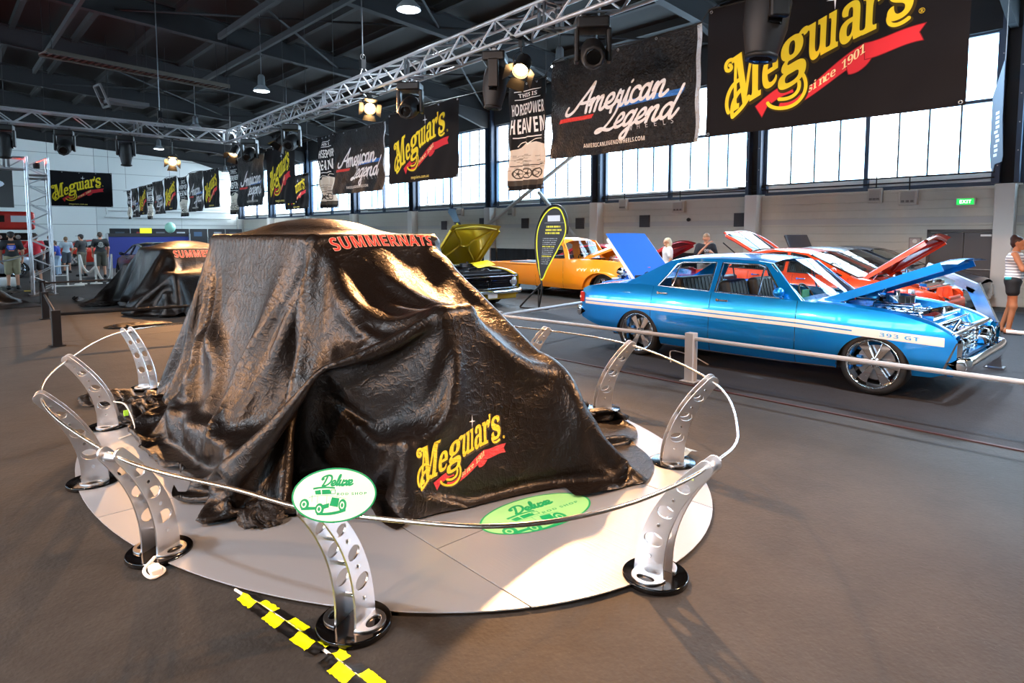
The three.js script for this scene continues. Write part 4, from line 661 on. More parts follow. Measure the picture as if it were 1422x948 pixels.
// chequered floor tape over a white cable
{
  const t = thing('hazard_tape', 'yellow and black chequered tape strip stuck to the floor over a white cable', 'tape', [0, 0, 0]);
  const tex = canvasTex(256, 1024, (c, w, h) => { c.fillStyle = '#e9f40c'; c.fillRect(0, 0, w, h); c.fillStyle = '#0b0a09'; for (let i = 0; i < 9; i++) { const y = i * h / 9; c.fillRect(i % 2 ? 0 : w * 0.5, y, w * 0.5, h / 9); } });
  const strip = (p0, p1, w0, w1, v0, v1) => { const d = V(p1[0] - p0[0], 0, p1[1] - p0[1]).normalize(), n = V(d.z, 0, -d.x); const g = grid(12, 40, (u, v) => { const w = lerp(w0, w1, v) + 0.012 * (hash2(v * 40, u > 0.5 ? 1 : 0, 8) - 0.5); return [lerp(p0[0], p1[0], v) + n.x * (u - 0.5) * w, 0.003 + 0.010 * Math.exp(-(((u - 0.45) / 0.16) ** 2)) + 0.003 * hash2(u * 12, v * 40, 5) * (v > 0.9 || v < 0.08 ? 3 : 1), lerp(p0[1], p1[1], v) + n.z * (u - 0.5) * w]; }); const a = g.attributes.uv.array; for (let i = 1; i < a.length; i += 2) a[i] = lerp(v0, v1, a[i]); return g; };
  const m = M_(0xffffff, 0.38, 0, { map: tex, side: THREE.DoubleSide });
  obj('strip', strip([0.945, -2.76], [1.037, -2.17], 0.075, 0.105, 0, 0.62), m, t); obj('strip', strip([1.035, -2.13], [1.075, -1.75], 0.105, 0.11, 0.6, 1), m, t);
  tag(obj('floor_cable', tube([[0.93, 0.006, -2.83], [0.99, 0.006, -2.5], [1.036, 0.006, -2.15], [1.08, 0.006, -1.7]], 0.006, 30, 8), MAT.white), 'white cable running under the chequered floor tape', 'cable');
}
// low barriers of square posts and round rails
function barrier(name, label, posts, rails, m, w, h, group) {
  const t = thing(name, label, 'barrier', [posts[0][0], 0, posts[0][1]], 0, group), o = posts[0];
  for (const [x, z] of posts) { const p = obj('post', rbox(w, h, w, 0.006, x - o[0], h / 2 + 0.006, z - o[1]), m, t); obj('foot_plate', box(w * 1.7, 0.008, w * 1.7, x - o[0], 0.010, z - o[1]), m, p); }
  for (const [a, b] of rails) obj('rail', bar([a[0] - o[0], h - 0.055, a[1] - o[1]], [b[0] - o[0], h - 0.055, b[1] - o[1]], 0.022, 12), m, t);
}
barrier('barrier', 'grey steel barrier with round rails in front of the blue sedan', [[6.0, -3.6], [5.73, -6.45], [6.05, -0.6], [6.1, 2.2], [9.2, -6.95]], [[[5.73, -6.45], [6.0, -3.6]], [[6.0, -3.6], [6.05, -0.6]], [[6.05, -0.6], [6.1, 2.2]], [[5.73, -6.45], [9.2, -6.95]]], M_(0xa9adb2, 0.4, 0.15), 0.1, 0.53);
barrier('barrier', 'black steel barrier in front of the second veiled car', [[1.278, -10.96], [1.55, -14.6], [1.9, -18.2], [5.0, -10.6]], [[[1.278, -10.96], [5.0, -10.6]], [[1.278, -10.96], [1.55, -14.6]], [[1.55, -14.6], [1.9, -18.2]], [[1.9, -18.2], [4.2, -18.6]]], M_(0x17171a, 0.4, 0.2), 0.11, 0.51);
// ---------------------------------------------------------------- cars: local z forward, x = -side is the camera's side, y up
const paint = (c, m = 0.55, r = 0.3, o = {}) => MP(c, r, m, { clearcoat: 1, clearcoatRoughness: 0.04, ...o });
const GLASSCAR = MP(0xf2f8f8, 0.02, 0, { transmission: 1, thickness: 0, ior: 1.5 }), SMOKED = MP(0x30343a, 0.03, 0, { transmission: 0.6, thickness: 0 });
const TYRE = M_(0x101011, 0.6);
const rimGeo = (r, w, n, wide) => {                            // deep-lipped chrome wheel with n spokes
  const g = [lathe([[r * 0.9, -w * 0.5], [r * 0.93, -w * 0.2], [r * 0.88, 0.0], [r * 0.9, w * 0.3], [r, w * 0.44], [r * 1.02, w * 0.5], [r * 0.965, w * 0.5], [r * 0.93, w * 0.42], [r * 0.86, w * 0.1]], 40)];
  g.push(lathe([[0.001, w * 0.3], [r * 0.14, w * 0.29], [r * 0.2, w * 0.2], [r * 0.22, w * 0.02]], 24));
  for (let k = 0; k < n; k++) g.push(ext(shp([[-r * 0.09 * wide, r * 0.12], [r * 0.09 * wide, r * 0.12], [r * 0.16 * wide, r * 0.62], [r * 0.24 * wide, r * 0.93], [-r * 0.24 * wide, r * 0.93], [-r * 0.16 * wide, r * 0.62]]), w * 0.1, 0.006).rotateZ(k / n * Math.PI * 2).rotateX(-Math.PI / 2).translate(0, w * 0.1, 0));
  for (let k = 0; k < n; k++) { const a = (k + 0.5) / n * Math.PI * 2; g.push(cyl(0.012, 0.012, 0.03, 8).translate(r * 0.16 * Math.cos(a), w * 0.3, r * 0.16 * Math.sin(a))); }
  return merge(g);
};
function addWheel(t, x, y, z, r, rim, w, side, o = {}) {
  const wgeo = lathe([[rim * 0.98, -w * 0.42], [rim * 1.05, -w * 0.5], [r * 0.96, -w * 0.47], [r, -w * 0.36], [r, w * 0.36], [r * 0.96, w * 0.47], [rim * 1.05, w * 0.5], [rim * 0.98, w * 0.42]], 48);
  const q = obj('wheel', wgeo, TYRE, t); q.position.set(x, y, z); q.rotation.z = side > 0 ? -Math.PI / 2 : Math.PI / 2;
  obj('rim', rimGeo(rim, w, o.spokes ?? 5, o.wide ?? 1), o.rimMat ?? MAT.chrome, q);
  obj('brake_disc', cyl(rim * 0.72, rim * 0.72, 0.02, 28).translate(0, -0.02, 0), MAT.steel, q);
  if (o.caliper) obj('caliper', rbox(rim * 0.5, 0.06, rim * 0.22, 0.01, 0, 0.0, -rim * 0.6), M_(o.caliper, 0.35, 0.2), q);
  return q;
}
function makeCar(s, label, p, turn = 0, name = 'parked_car', cat = 'car', group = null) {
  const t = thing(name, label, cat, p, turn, group), PM = s.paint, belt = (z) => pl(s.belt, z), W = (z) => pl(s.W, z);
  const bot = (z) => { let b = pll(s.bot, z); for (const [az, ay, ar] of s.arches) { const d = ar * ar - (z - az) ** 2; if (d > 0) b = Math.max(b, ay + Math.sqrt(d)); } return b; };
  const X = s.X ? (z, y) => s.X(z, y, W(z)) : (z, y) => W(z) - 0.09 * clamp((0.42 - y) / 0.3, 0, 1) ** 1.6 - 0.06 * clamp((y - 0.6) / 0.3, 0, 1.4) ** 2;
  t.userData_ = { X, belt, bot };
  const side = (sd, za, zb, n = 40, off = 0, ya, yb) => grid(n, 14, (u, v) => { const z = lerp(za, zb, u), y0 = ya ? ya(z) : bot(z), y1 = yb ? yb(z) : belt(z), y = lerp(y0, y1, v); return [sd * (X(z, y) + off), y, z]; });
  for (const sd of [-1, 1]) for (const [za, zb, nm, n] of s.panels) {
    const g = side(sd, za + 0.003, zb - 0.003, n ?? 40); const m = obj(nm, g, PM, t);
    if (nm === 'door' && s.handle !== 0) { const hz = za + 0.13, hy = belt(hz) - (s.handleDrop ?? 0.08); obj('door_handle', [rbox(0.03, 0.022, 0.13, 0.006, sd * (X(hz, hy) + 0.022), hy, hz + 0.05), cyl(0.018, 0.018, 0.03, 12).rotateZ(Math.PI / 2).translate(sd * (X(hz, hy) + 0.01), hy, hz - 0.03)], MAT.chrome, m); }
  }
  for (const [za, zb] of s.arches.map(([z, y, r]) => [z - r, z + r])) for (const sd of [-1, 1]) { const az = (za + zb) / 2, ar = (zb - za) / 2, ay = s.arches.find((a) => Math.abs(a[0] - az) < 1e-6)[1]; obj('wheel_arch', grid(24, 2, (u, v) => { const a = Math.PI * u; return [sd * (X(az, ay + ar) - 0.005 - 0.34 * v), ay + Math.sin(a) * ar * 1.005, az - Math.cos(a) * ar * 1.005]; }), M_(0x0c0d0f, 0.8, 0, { side: THREE.DoubleSide }), t); }
  // ends and decks
  const zr = s.z0, zf = s.z1, cap = (z, bow, y0, y1) => grid(24, 10, (u, v) => { const y = lerp(y0 ?? bot(z), y1 ?? belt(z), v), xx = (u * 2 - 1) * X(z, y); return [xx, y, z + bow * (1 - (u * 2 - 1) ** 2) * (0.4 + 0.6 * Math.sin(Math.PI * clamp(v, 0.15, 0.85)))]; });
  obj('rear_panel', cap(zr, -(s.bowR ?? 0.04)), PM, t);
  if (!s.openFront) obj('front_panel', cap(zf, s.bowF ?? 0.06), s.frontMat ?? PM, t);
  const deck = (za, zb, cr, xa = null, nm = 'deck', mat = PM, n = 24) => obj(nm, grid(24, n, (u, v) => { const z = lerp(za, zb, v), xe = xa ?? X(z, belt(z)), k = u * 2 - 1; return [k * xe, belt(z) + cr * (1 - k * k) - (xa ? 0 : 0.0), z]; }), mat, t);
  deck(zr, s.deckR, s.crown ?? 0.03, null, 'boot_lid');
  if (s.hoodZ) { deck(s.cowl, s.hoodZ[0] - 0.004, 0.02, null, 'cowl'); if (!s.hoodOpen) deck(s.hoodZ[0], zf, s.hoodCrown ?? 0.06, null, 'bonnet'); }
  obj('underbody', box(1.3, 0.1, (zf - zr) * 0.8, 0, s.under ?? 0.3, (zf + zr) / 2), MAT.dark, t);
  if (s.hoodOpen) {                                            // fender tops, engine bay, engine, raised bonnet
    const hx = s.hx, z0 = s.hoodZ[0], z1 = zf - 0.02, h = s.hoodOpen, L = s.hoodLen ?? (z1 - z0);
    for (const sd of [-1, 1]) {
      obj('fender_top', grid(4, 24, (u, v) => { const z = lerp(z0, z1, v), xe = X(z, belt(z)), x = lerp(hx, xe, u); return [sd * x, belt(z) + 0.02 * Math.sin(u * Math.PI), z]; }), PM, t);
      obj('inner_fender', grid(20, 4, (u, v) => { const z = lerp(z0, z1, u); return [sd * (hx - 0.05 * v), lerp(belt(z), 0.42, v), z]; }), s.bayMat ?? PM, t);
    }
    obj('bay_floor', [box(hx * 2, 0.03, L, 0, 0.42, z0 + L / 2), box(hx * 2, 0.4, 0.03, 0, 0.62, z0)], s.bayMat ?? MAT.dark, t);
    const e = s.engine ?? MAT.chrome, ez = z0 + L * 0.42;
    obj('engine', [rbox(0.5, 0.28, 0.62, 0.03, 0, 0.55, ez), box(0.2, 0.1, 0.56, 0, 0.74, ez)], MAT.darkMetal, t);
    for (const sd of [-1, 1]) { const vc = obj('valve_cover', [rbox(0.16, 0.11, 0.6, 0.025, sd * 0.24, 0.74, ez), ...[0, 1, 2, 3, 4, 5, 6].map((k) => box(0.15, 0.015, 0.012, sd * 0.24, 0.80, ez - 0.24 + k * 0.08))], e, t); for (let k = 0; k < 4; k++) obj('header_pipe', tube([[sd * 0.3, 0.62, ez - 0.22 + k * 0.15], [sd * 0.42, 0.6, ez - 0.2 + k * 0.13], [sd * 0.44, 0.46, ez - 0.1 + k * 0.08]], 0.022, 10, 8), e, t); }
    obj('intake', [rbox(0.26, 0.07, 0.4, 0.02, 0, 0.82, ez), cyl(0.17, 0.17, 0.07, 28).translate(0, 0.9, ez), cyl(0.18, 0.18, 0.012, 28).translate(0, 0.94, ez), cyl(0.03, 0.03, 0.05, 12).translate(0, 0.96, ez)], e, t);
    obj('radiator', [box(hx * 1.5, 0.34, 0.06, 0, 0.58, z1 - 0.3), box(hx * 1.6, 0.05, 0.1, 0, 0.77, z1 - 0.3), cyl(0.03, 0.03, 0.04, 12).translate(0.1, 0.81, z1 - 0.3)], e, t);
    obj('hose', [tube([[0.1, 0.78, ez + 0.3], [0.2, 0.82, ez + 0.45], [0.25, 0.76, z1 - 0.32]], 0.025, 16, 8), tube([[-0.2, 0.7, ez + 0.3], [-0.35, 0.72, ez + 0.4], [-0.4, 0.7, z1 - 0.35]], 0.02, 16, 8)], s.hoseMat ?? MAT.black, t);
    obj('strut_brace', [bar([-hx, belt(ez) - 0.05, ez - 0.1], [-0.2, 0.86, z0 + 0.05], 0.014), bar([hx, belt(ez) - 0.05, ez - 0.1], [0.2, 0.86, z0 + 0.05], 0.014), bar([-hx + 0.02, 0.72, z1 - 0.2], [hx - 0.02, 0.72, z1 - 0.2], 0.016)], e, t);
    for (const [a, b, c] of [[-0.48, 0.66, 0.25], [0.46, 0.68, 0.3], [0.5, 0.64, 0.62], [-0.5, 0.64, 0.7]]) obj('reservoir', [cyl(0.055, 0.055, 0.14, 16).translate(a, b, z0 + L * c), cyl(0.03, 0.03, 0.03, 12).translate(a, b + 0.085, z0 + L * c)], e, t);
    const hd = obj('bonnet', grid(30, 30, (u, v) => { const k = u * 2 - 1, d = v * L * (h.len ?? 1), bend = h.bend ? -h.bend * Math.max(0, v - 0.86) ** 1.5 * 6 : 0; return [k * (hx - 0.005) * (1 - (h.taper ?? 0) * v), (h.crown ?? 0.05) * (1 - k * k) + bend, d]; }), PM, t);
    hd.position.set(0, belt(z0) + 0.02, z0 + 0.02); hd.rotation.x = -h.a;
    const LL = L * (h.len ?? 1), wx = hx - 0.005, tp = 1 - (h.taper ?? 0), rim = s.hoodRim ?? PM;
    for (const sd of [-1, 1]) obj('bonnet_edge', beam([sd * wx, -0.03, 0], [sd * wx * tp, -0.03, LL * 0.9], 0.02, s.edgeH ?? 0.06), rim, hd);
    const ribs = [];
    if (h.frame) { const P = (x, z) => [x, (h.crown ?? 0.05) * (1 - (x / wx) ** 2) - 0.022, z]; const rib = (...q) => ribs.push(tube(q.map(([x, z]) => P(x * wx, z * LL)), 0.03, 18, 6)); rib([-0.85, 0.08], [-0.85, 0.9]); rib([0.85, 0.08], [0.85, 0.9]); rib([-0.85, 0.92], [0, 0.95], [0.85, 0.92]); rib([-0.8, 0.9], [-0.2, 0.5], [-0.75, 0.12]); rib([0.8, 0.9], [0.2, 0.5], [0.75, 0.12]); rib([-0.2, 0.5], [0, 0.46], [0.2, 0.5]); obj('bonnet_frame', ribs, h.frame, hd); }
    obj('bonnet_liner', grid(20, 12, (u, v) => { const k = u * 2 - 1; return [k * (wx - 0.01) * (1 - (h.taper ?? 0) * v), (h.crown ?? 0.05) * (1 - k * k) - 0.018, v * LL * 0.87]; }), h.liner ?? PM, hd);
    obj('hinge', [bar([-hx + 0.06, belt(z0) - 0.1, z0 + 0.12], [-hx + 0.06, belt(z0) + 0.1 * Math.sin(h.a) + 0.05, z0 + 0.24], 0.012), bar([hx - 0.06, belt(z0) - 0.1, z0 + 0.12], [hx - 0.06, belt(z0) + 0.1 * Math.sin(h.a) + 0.05, z0 + 0.24], 0.012)], e, t);
  }
  if (s.gh) {                                                  // greenhouse: side frames, roof, glass, seats
    const g = s.gh, tum = g.tumble, xb = g.xb, yb = g.yb, tilt = (geo, sd, off = 0) => { const a = geo.attributes.position; for (let i = 0; i < a.count; i++) { const z = a.getX(i), y = a.getY(i), d = a.getZ(i); a.setXYZ(i, sd * (xb - tum * (y - yb) - d + off), y, z); } if (sd > 0 === true) { if (geo.index) geo = geo.toNonIndexed(); const b = geo.attributes.position.array; for (let i = 0; i < b.length; i += 9) for (let k = 0; k < 3; k++) { const q = b[i + k]; b[i + k] = b[i + 3 + k]; b[i + 3 + k] = q; } } geo.computeVertexNormals(); return geo; };
    for (const sd of [-1, 1]) {
      const S = shp(g.outline); for (const w of g.windows) S.holes.push(new THREE.Path(w.map(([a, b]) => new THREE.Vector2(a, b))));
      obj('side_frame', tilt(ext(S, 0.03, 0, 6), sd), PM, t);
      for (const w of g.windows) {
        const o = obj('side_window', tilt(new THREE.ShapeGeometry(shp(w)), sd, -0.012), g.glass ?? GLASSCAR, t);
        const pts = w.map(([z, y]) => [sd * (xb - tum * (y - yb) + 0.002), y, z]), tr = []; for (let i = 0; i < pts.length; i++) tr.push(bar(pts[i], pts[(i + 1) % pts.length], g.trimR ?? 0.011, 6)); obj('window_trim', tr, g.trim ?? MAT.chrome, o);
        for (const [z, z2] of g.bars ?? []) { const ys = w.map((q) => q[1]), zs = w.map((q) => q[0]); if (z > Math.min(...zs) && z < Math.max(...zs)) obj('quarter_bar', bar([sd * (xb - tum * (Math.min(...ys) - yb)), Math.min(...ys), z], [sd * (xb - tum * (Math.max(...ys) - yb)), Math.max(...ys) - 0.01, z2], 0.012, 6), g.trim ?? MAT.chrome, o); }
      }
    }
    const top = (z) => pl(g.roof, z), xe = (z) => xb - tum * (top(z) - (g.edge ?? 0.06) - yb);
    const ra = g.roof[0][0], rb_ = g.roof[g.roof.length - 1][0];
    obj('roof', [grid(28, 24, (u, v) => { const z = lerp(ra, rb_, v), k = u * 2 - 1; return [k * xe(z), top(z) - (g.edge ?? 0.06) * Math.abs(k) ** 3.2, z]; })], g.roofMat ?? PM, t);
    const pane = (zB, yB, zT, xB, xT, bow, nm, m) => obj(nm, grid(18, 8, (u, v) => { const k = u * 2 - 1; return [k * lerp(xB, xT, v), lerp(yB, top(zT) - (g.edge ?? 0.06) * Math.abs(k) ** 3.2 - 0.005, v) + 0.01 * (1 - k * k) * (1 - v), lerp(zB, zT, v) + bow * (1 - k * k) * (1 - v * 0.6)]; }), m, t);
    const ws = pane(g.ws[0], g.ws[1], rb_, g.ws[2], xe(rb_) - 0.01, 0.10, 'windscreen', g.glassF ?? GLASSCAR); pane(g.rs[0], g.rs[1], ra, g.rs[2], xe(ra) - 0.01, -0.06, 'rear_window', g.glassR ?? GLASSCAR);
    obj('windscreen_trim', [tube([[-g.ws[2], g.ws[1], g.ws[0]], [-g.ws[2] * 0.5, g.ws[1] + 0.008, g.ws[0] + 0.075], [0, g.ws[1] + 0.012, g.ws[0] + 0.1], [g.ws[2] * 0.5, g.ws[1] + 0.008, g.ws[0] + 0.075], [g.ws[2], g.ws[1], g.ws[0]]], 0.012, 24, 6), ...[-1, 1].map((sd) => bar([sd * g.ws[2], g.ws[1], g.ws[0]], [sd * xe(rb_), top(rb_) - (g.edge ?? 0.06), rb_], 0.012, 6))], g.trim ?? MAT.chrome, ws);
    if (g.seats) { const sm_ = g.seatMat ?? MAT.leather;
      obj('cabin_floor', [box(1.2, 0.04, 2.0, 0, 0.38, (ra + rb_) / 2 + 0.1)], MAT.dark, t);
      for (const [x, z, w] of g.seats) { const q = obj('seat', [rbox(w, 0.16, 0.5, 0.05, x, 0.52, z), rbox(w, 0.5, 0.14, 0.05, 0, 0, 0).rotateX(-0.22).translate(x, 0.79, z - 0.28)], sm_, t); const st = []; const n = Math.round(w / 0.09); for (let k = 1; k < n; k++) st.push(rbox(0.006, 0.44, 0.012, 0.002).rotateX(-0.22).translate(x - w / 2 + k * w / n, 0.80, z - 0.209)); obj('seat_pleats', st.length ? st : [box(0.01, 0.01, 0.01, x, 0.6, z)], MAT.blackGloss, q); }
      obj('dashboard', [rbox(1.3, 0.18, 0.24, 0.05, 0, g.ws[1] - 0.1, g.ws[0] - 0.16)], MAT.dark, t);
      obj('steering_wheel', [tor(0.17, 0.014, 8, 28).rotateX(-0.5).translate(0.34, g.ws[1] - 0.05, g.ws[0] - 0.42), bar([0.34, g.ws[1] - 0.05, g.ws[0] - 0.42], [0.34, g.ws[1] - 0.14, g.ws[0] - 0.2], 0.02)], MAT.black, t); }
  }
  for (const [az, ay] of s.arches) for (const sd of [-1, 1]) addWheel(t, sd * (W(az) - (s.wheelIn ?? 0.14)), s.wr, az, s.wr, s.rim, s.ww ?? 0.22, sd, s.wheel ?? {});
  if (s.bumperF) obj('front_bumper', bumper(s, zf, 1), s.bumperMat ?? MAT.chrome, t);
  if (s.bumperR) obj('rear_bumper', bumper(s, zr, -1), s.bumperMat ?? MAT.chrome, t);
  if (s.mirror) for (const sd of [-1, 1]) { const [z, y] = s.mirror; obj('door_mirror', [sph(0.09, 16, 10).scale(0.9, 0.62, 0.6).translate(sd * (X(z, y) + 0.06), y + 0.06, z), bar([sd * X(z, y), y, z], [sd * (X(z, y) + 0.05), y + 0.03, z], 0.02)], s.mirrorMat ?? PM, t); }
  return { t, X, belt, bot, side, W };
}
function bumper(s, z, d) { const [y, h] = d > 0 ? s.bumperF : s.bumperR, w = pl(s.W, z) + 0.02; const g = grid(40, 10, (u, v) => { const k = u * 2 - 1, a = v * Math.PI * 2, off = 0.05 * (1 - Math.abs(k) ** 6) - 0.10 * Math.max(0, Math.abs(k) - 0.93) / 0.07; return [Math.sign(k) * Math.min(Math.abs(k) * (w + 0.02) * 1.04, w), y + Math.sin(a) * h * (Math.abs(k) > 0.999 ? 0.02 : 1), z + d * (0.05 + off + Math.cos(a) * 0.035)]; }); return g; }
// ---------------------------------------------------------------- the blue sedan with white stripes
const BLUE = paint(0x008ae0, 0.7, 0.3);
{
  const spec = {
    paint: BLUE, W: [[-2.42, 0.80], [-2.2, 0.85], [-1.6, 0.885], [-1, 0.90], [0, 0.905], [1, 0.90], [1.7, 0.875], [2.12, 0.84]],
    belt: [[-2.42, 0.82], [-2.3, 0.865], [-1.95, 0.915], [-1.55, 0.945], [-1.16, 0.935], [-0.7, 0.912], [-0.4, 0.905], [0.47, 0.885], [0.98, 0.87], [1.4, 0.845], [1.64, 0.81], [1.9, 0.74], [2.05, 0.665], [2.1, 0.62]],
    bot: [[-2.42, 0.42], [-2.22, 0.36], [-1.77, 0.25], [-0.94, 0.185], [0.5, 0.2], [1.08, 0.22], [1.9, 0.25], [2.1, 0.33]],
    arches: [[-1.40, 0.265, 0.335], [1.41, 0.255, 0.335]], z0: -2.42, z1: 2.1,
    panels: [[-2.42, -1.19, 'quarter_panel', 60], [-1.19, -0.365, 'door', 40], [-0.365, 0.655, 'door', 40], [0.655, 2.1, 'front_fender', 70]],
    deckR: -1.5, cowl: 0.6, hoodZ: [0.84], hx: 0.66, hoodLen: 1.24, hoodOpen: { a: 0.385, bend: 0.16, crown: 0.04, len: 1.0 }, hoodRim: BLUE, edgeH: 0.085, openFront: true, bayMat: BLUE,
    under: 0.25, wr: 0.31, rim: 0.245, ww: 0.24, wheelIn: 0.13, wheel: { spokes: 6, wide: 0.8, caliper: 0x1f7fe0 }, bumperF: [0.40, 0.075], bumperR: [0.50, 0.07], mirror: [0.47, 0.90],
    gh: { xb: 0.835, yb: 0.90, tumble: 0.55, edge: 0.055, trim: MAT.chrome, trimR: 0.012, bars: [[-0.93, -0.90], [0.20, 0.19]], glass: GLASSCAR,
      outline: [[-1.66, 0.93], [-1.06, 1.25], [-0.9, 1.282], [-0.4, 1.295], [0.1, 1.283], [0.28, 1.262], [0.70, 0.875], [0.4, 0.88], [-0.4, 0.895], [-1.1, 0.925]],
      windows: [[[-1.13, 0.935], [-0.93, 1.215], [-0.86, 1.24], [-0.41, 1.25], [-0.405, 0.912]], [[-0.325, 1.25], [0.13, 1.24], [0.22, 1.215], [0.50, 0.893], [-0.325, 0.908]]],
      roof: [[-1.08, 1.29], [-0.9, 1.325], [-0.5, 1.35], [0, 1.34], [0.27, 1.305]], ws: [0.70, 0.87, 0.80], rs: [-1.64, 0.935, 0.76], seats: [[-0.36, -0.02, 0.5], [0.36, -0.02, 0.5], [0, -0.72, 1.15]], seatMat: M_(0x14171b, 0.5) },
  };
  const { t, X, side, belt } = makeCar(spec, 'metallic blue four-door sedan with white side stripes, chrome wheels and raised bonnet', [7.66, 0.006, -3.47], 0, 'blue_sedan');
  const WS = MP(0xe9e7e4, 0.3, 0, { clearcoat: 1 });
  const mid = (z) => pll([[-2.4, 0.655], [-1.2, 0.665], [0.66, 0.645], [2.02, 0.595]], z);
  for (const sd of [-1, 1]) {
    const st = [side(sd, -2.34, 1.30, 90, 0.0025, (z) => mid(z) + 0.008, (z) => mid(z) + 0.042), side(sd, -2.34, 1.22, 90, 0.0025, (z) => mid(z) - 0.042, (z) => mid(z) - 0.006), side(sd, 1.22, 2.0, 30, 0.0026, (z) => mid(z) - 0.042, (z) => mid(z) + 0.042)];
    obj('stripe', st, WS, t);
    const txt = canvasTex(512, 96, (c, w, h) => { c.fillStyle = '#e9e7e4'; c.fillRect(0, 0, w, h); c.fillStyle = '#2f9bdc'; c.font = 'bold 82px sans-serif'; c.save(); c.translate(6, 78); c.scale(1.22, 1); spaced(c, '393 GT', 0, 0, 6); c.restore(); });
    const g = side(sd, sd < 0 ? 1.46 : 1.95, sd < 0 ? 1.95 : 1.46, 24, 0.004, (z) => mid(z) - 0.03, (z) => mid(z) + 0.03); obj('stripe_lettering', g, M_(0xffffff, 0.35, 0, { map: txt, side: THREE.DoubleSide }), t);
    obj('sill_trim', side(sd, -1.05, 1.06, 30, 0.004, (z) => pll(spec.bot, z), (z) => pll(spec.bot, z) + 0.012), MAT.chrome, t);
    const hl = obj('headlamp', [cyl(0.095, 0.11, 0.10, 28).rotateX(Math.PI / 2).translate(sd * 0.66, 0.52, 2.05), cyl(0.085, 0.095, 0.08, 28).rotateX(Math.PI / 2).translate(sd * 0.45, 0.52, 2.06), rbox(0.46, 0.26, 0.06, 0.03, sd * 0.57, 0.52, 2.0)], MAT.chrome, t);
    obj('lens', [sph(0.085, 18, 10).scale(1, 1, 0.35).translate(sd * 0.66, 0.52, 2.10), sph(0.075, 18, 10).scale(1, 1, 0.35).translate(sd * 0.45, 0.52, 2.10)], GLASSCAR, hl);
    obj('side_marker', grid(6, 6, (u, v) => { const y = lerp(0.34, 0.60, v), z = lerp(1.99 + 0.1 * v, 2.12 + 0.02 * v, u); return [sd * (X(Math.min(z, 2.1), y) + 0.004 - 0.02 * u), y, z]; }), MAT.chrome, t);
    const tl = obj('tail_lamp', [rbox(0.09, 0.15, 0.05, 0.012, sd * 0.75, 0.70, -2.44), rbox(0.02, 0.14, 0.06, 0.008, sd * 0.808, 0.70, -2.40)], M_(0xb3261c, 0.2), t); obj('reversing_lens', box(0.092, 0.03, 0.054, sd * 0.75, 0.70, -2.441), M_(0xf0d2c0, 0.2), tl);
  }
  obj('grille', [...[0, 1, 2, 3, 4, 5].map((k) => box(0.72, 0.012, 0.03, 0, 0.43 + k * 0.035, 2.02)), box(0.76, 0.25, 0.02, 0, 0.52, 1.98), rbox(1.62, 0.04, 0.07, 0.015, 0, 0.665, 2.03)], MAT.chrome, t);
  obj('front_valance', [rbox(1.5, 0.1, 0.06, 0.02, 0, 0.31, 2.03)], BLUE, t);
  obj('permit_card', [rbox(0.2, 0.10, 0.01, 0.003, -0.52, 0.93, 0.60)], M_(0x1c6a28, 0.5), t);
  obj('bay_ornament', [...[0, 1, 2].map((k) => rbox(0.10, 0.02, 0.16, 0.006, -0.5 + k * 0.12, 0.66 + 0.02 * k, 1.86 + 0.04 * k).rotateY(0.1)), cyl(0.05, 0.06, 0.07, 20).translate(-0.38, 0.74, 1.7), bar([-0.6, 0.66, 1.8], [-0.2, 0.74, 1.98], 0.018), bar([-0.45, 0.6, 1.95], [-0.3, 0.75, 2.0], 0.02), bar([-0.62, 0.8, 1.1], [-0.3, 0.86, 0.95], 0.018), bar([-0.6, 0.84, 0.95], [-0.35, 0.92, 1.02], 0.02)], MAT.chrome, t);
}
{ // stainless stand that holds the sedan's bonnet, with a white rail running off it
  const t = thing('bonnet_stand', 'bent stainless stand with two angled arms before the blue sedan', 'stand', [9.27, 0.006, -1.5]);
  obj('foot', rbox(0.16, 0.02, 0.22, 0.004, 0, 0.01, 0), MAT.steel, t);
  obj('upright', [beam([0, 0.02, 0.02], [0, 0.55, -0.04], 0.1, 0.14), beam([0, 0.52, -0.04], [0, 0.98, -0.24], 0.1, 0.14)], MP(0xc8cdd2, 0.2, 1), t);
  obj('arm', beam([0, 0.95, -0.18], [-0.02, 1.2, -0.72], 0.1, 0.07), MP(0xb9c4d2, 0.25, 1), t); obj('bracket', beam([0, 0.9, -0.22], [0, 1.0, -0.42], 0.1, 0.05), MP(0xc8cdd2, 0.25, 1), t);
  tag(obj('white_rail', [bar([9.3, 0.45, -1.4], [9.3, 0.45, 3.0], 0.022, 10), box(0.06, 0.46, 0.06, 9.3, 0.236, 2.9)], MAT.white), 'white rail running right from the stainless stand', 'rail');
}
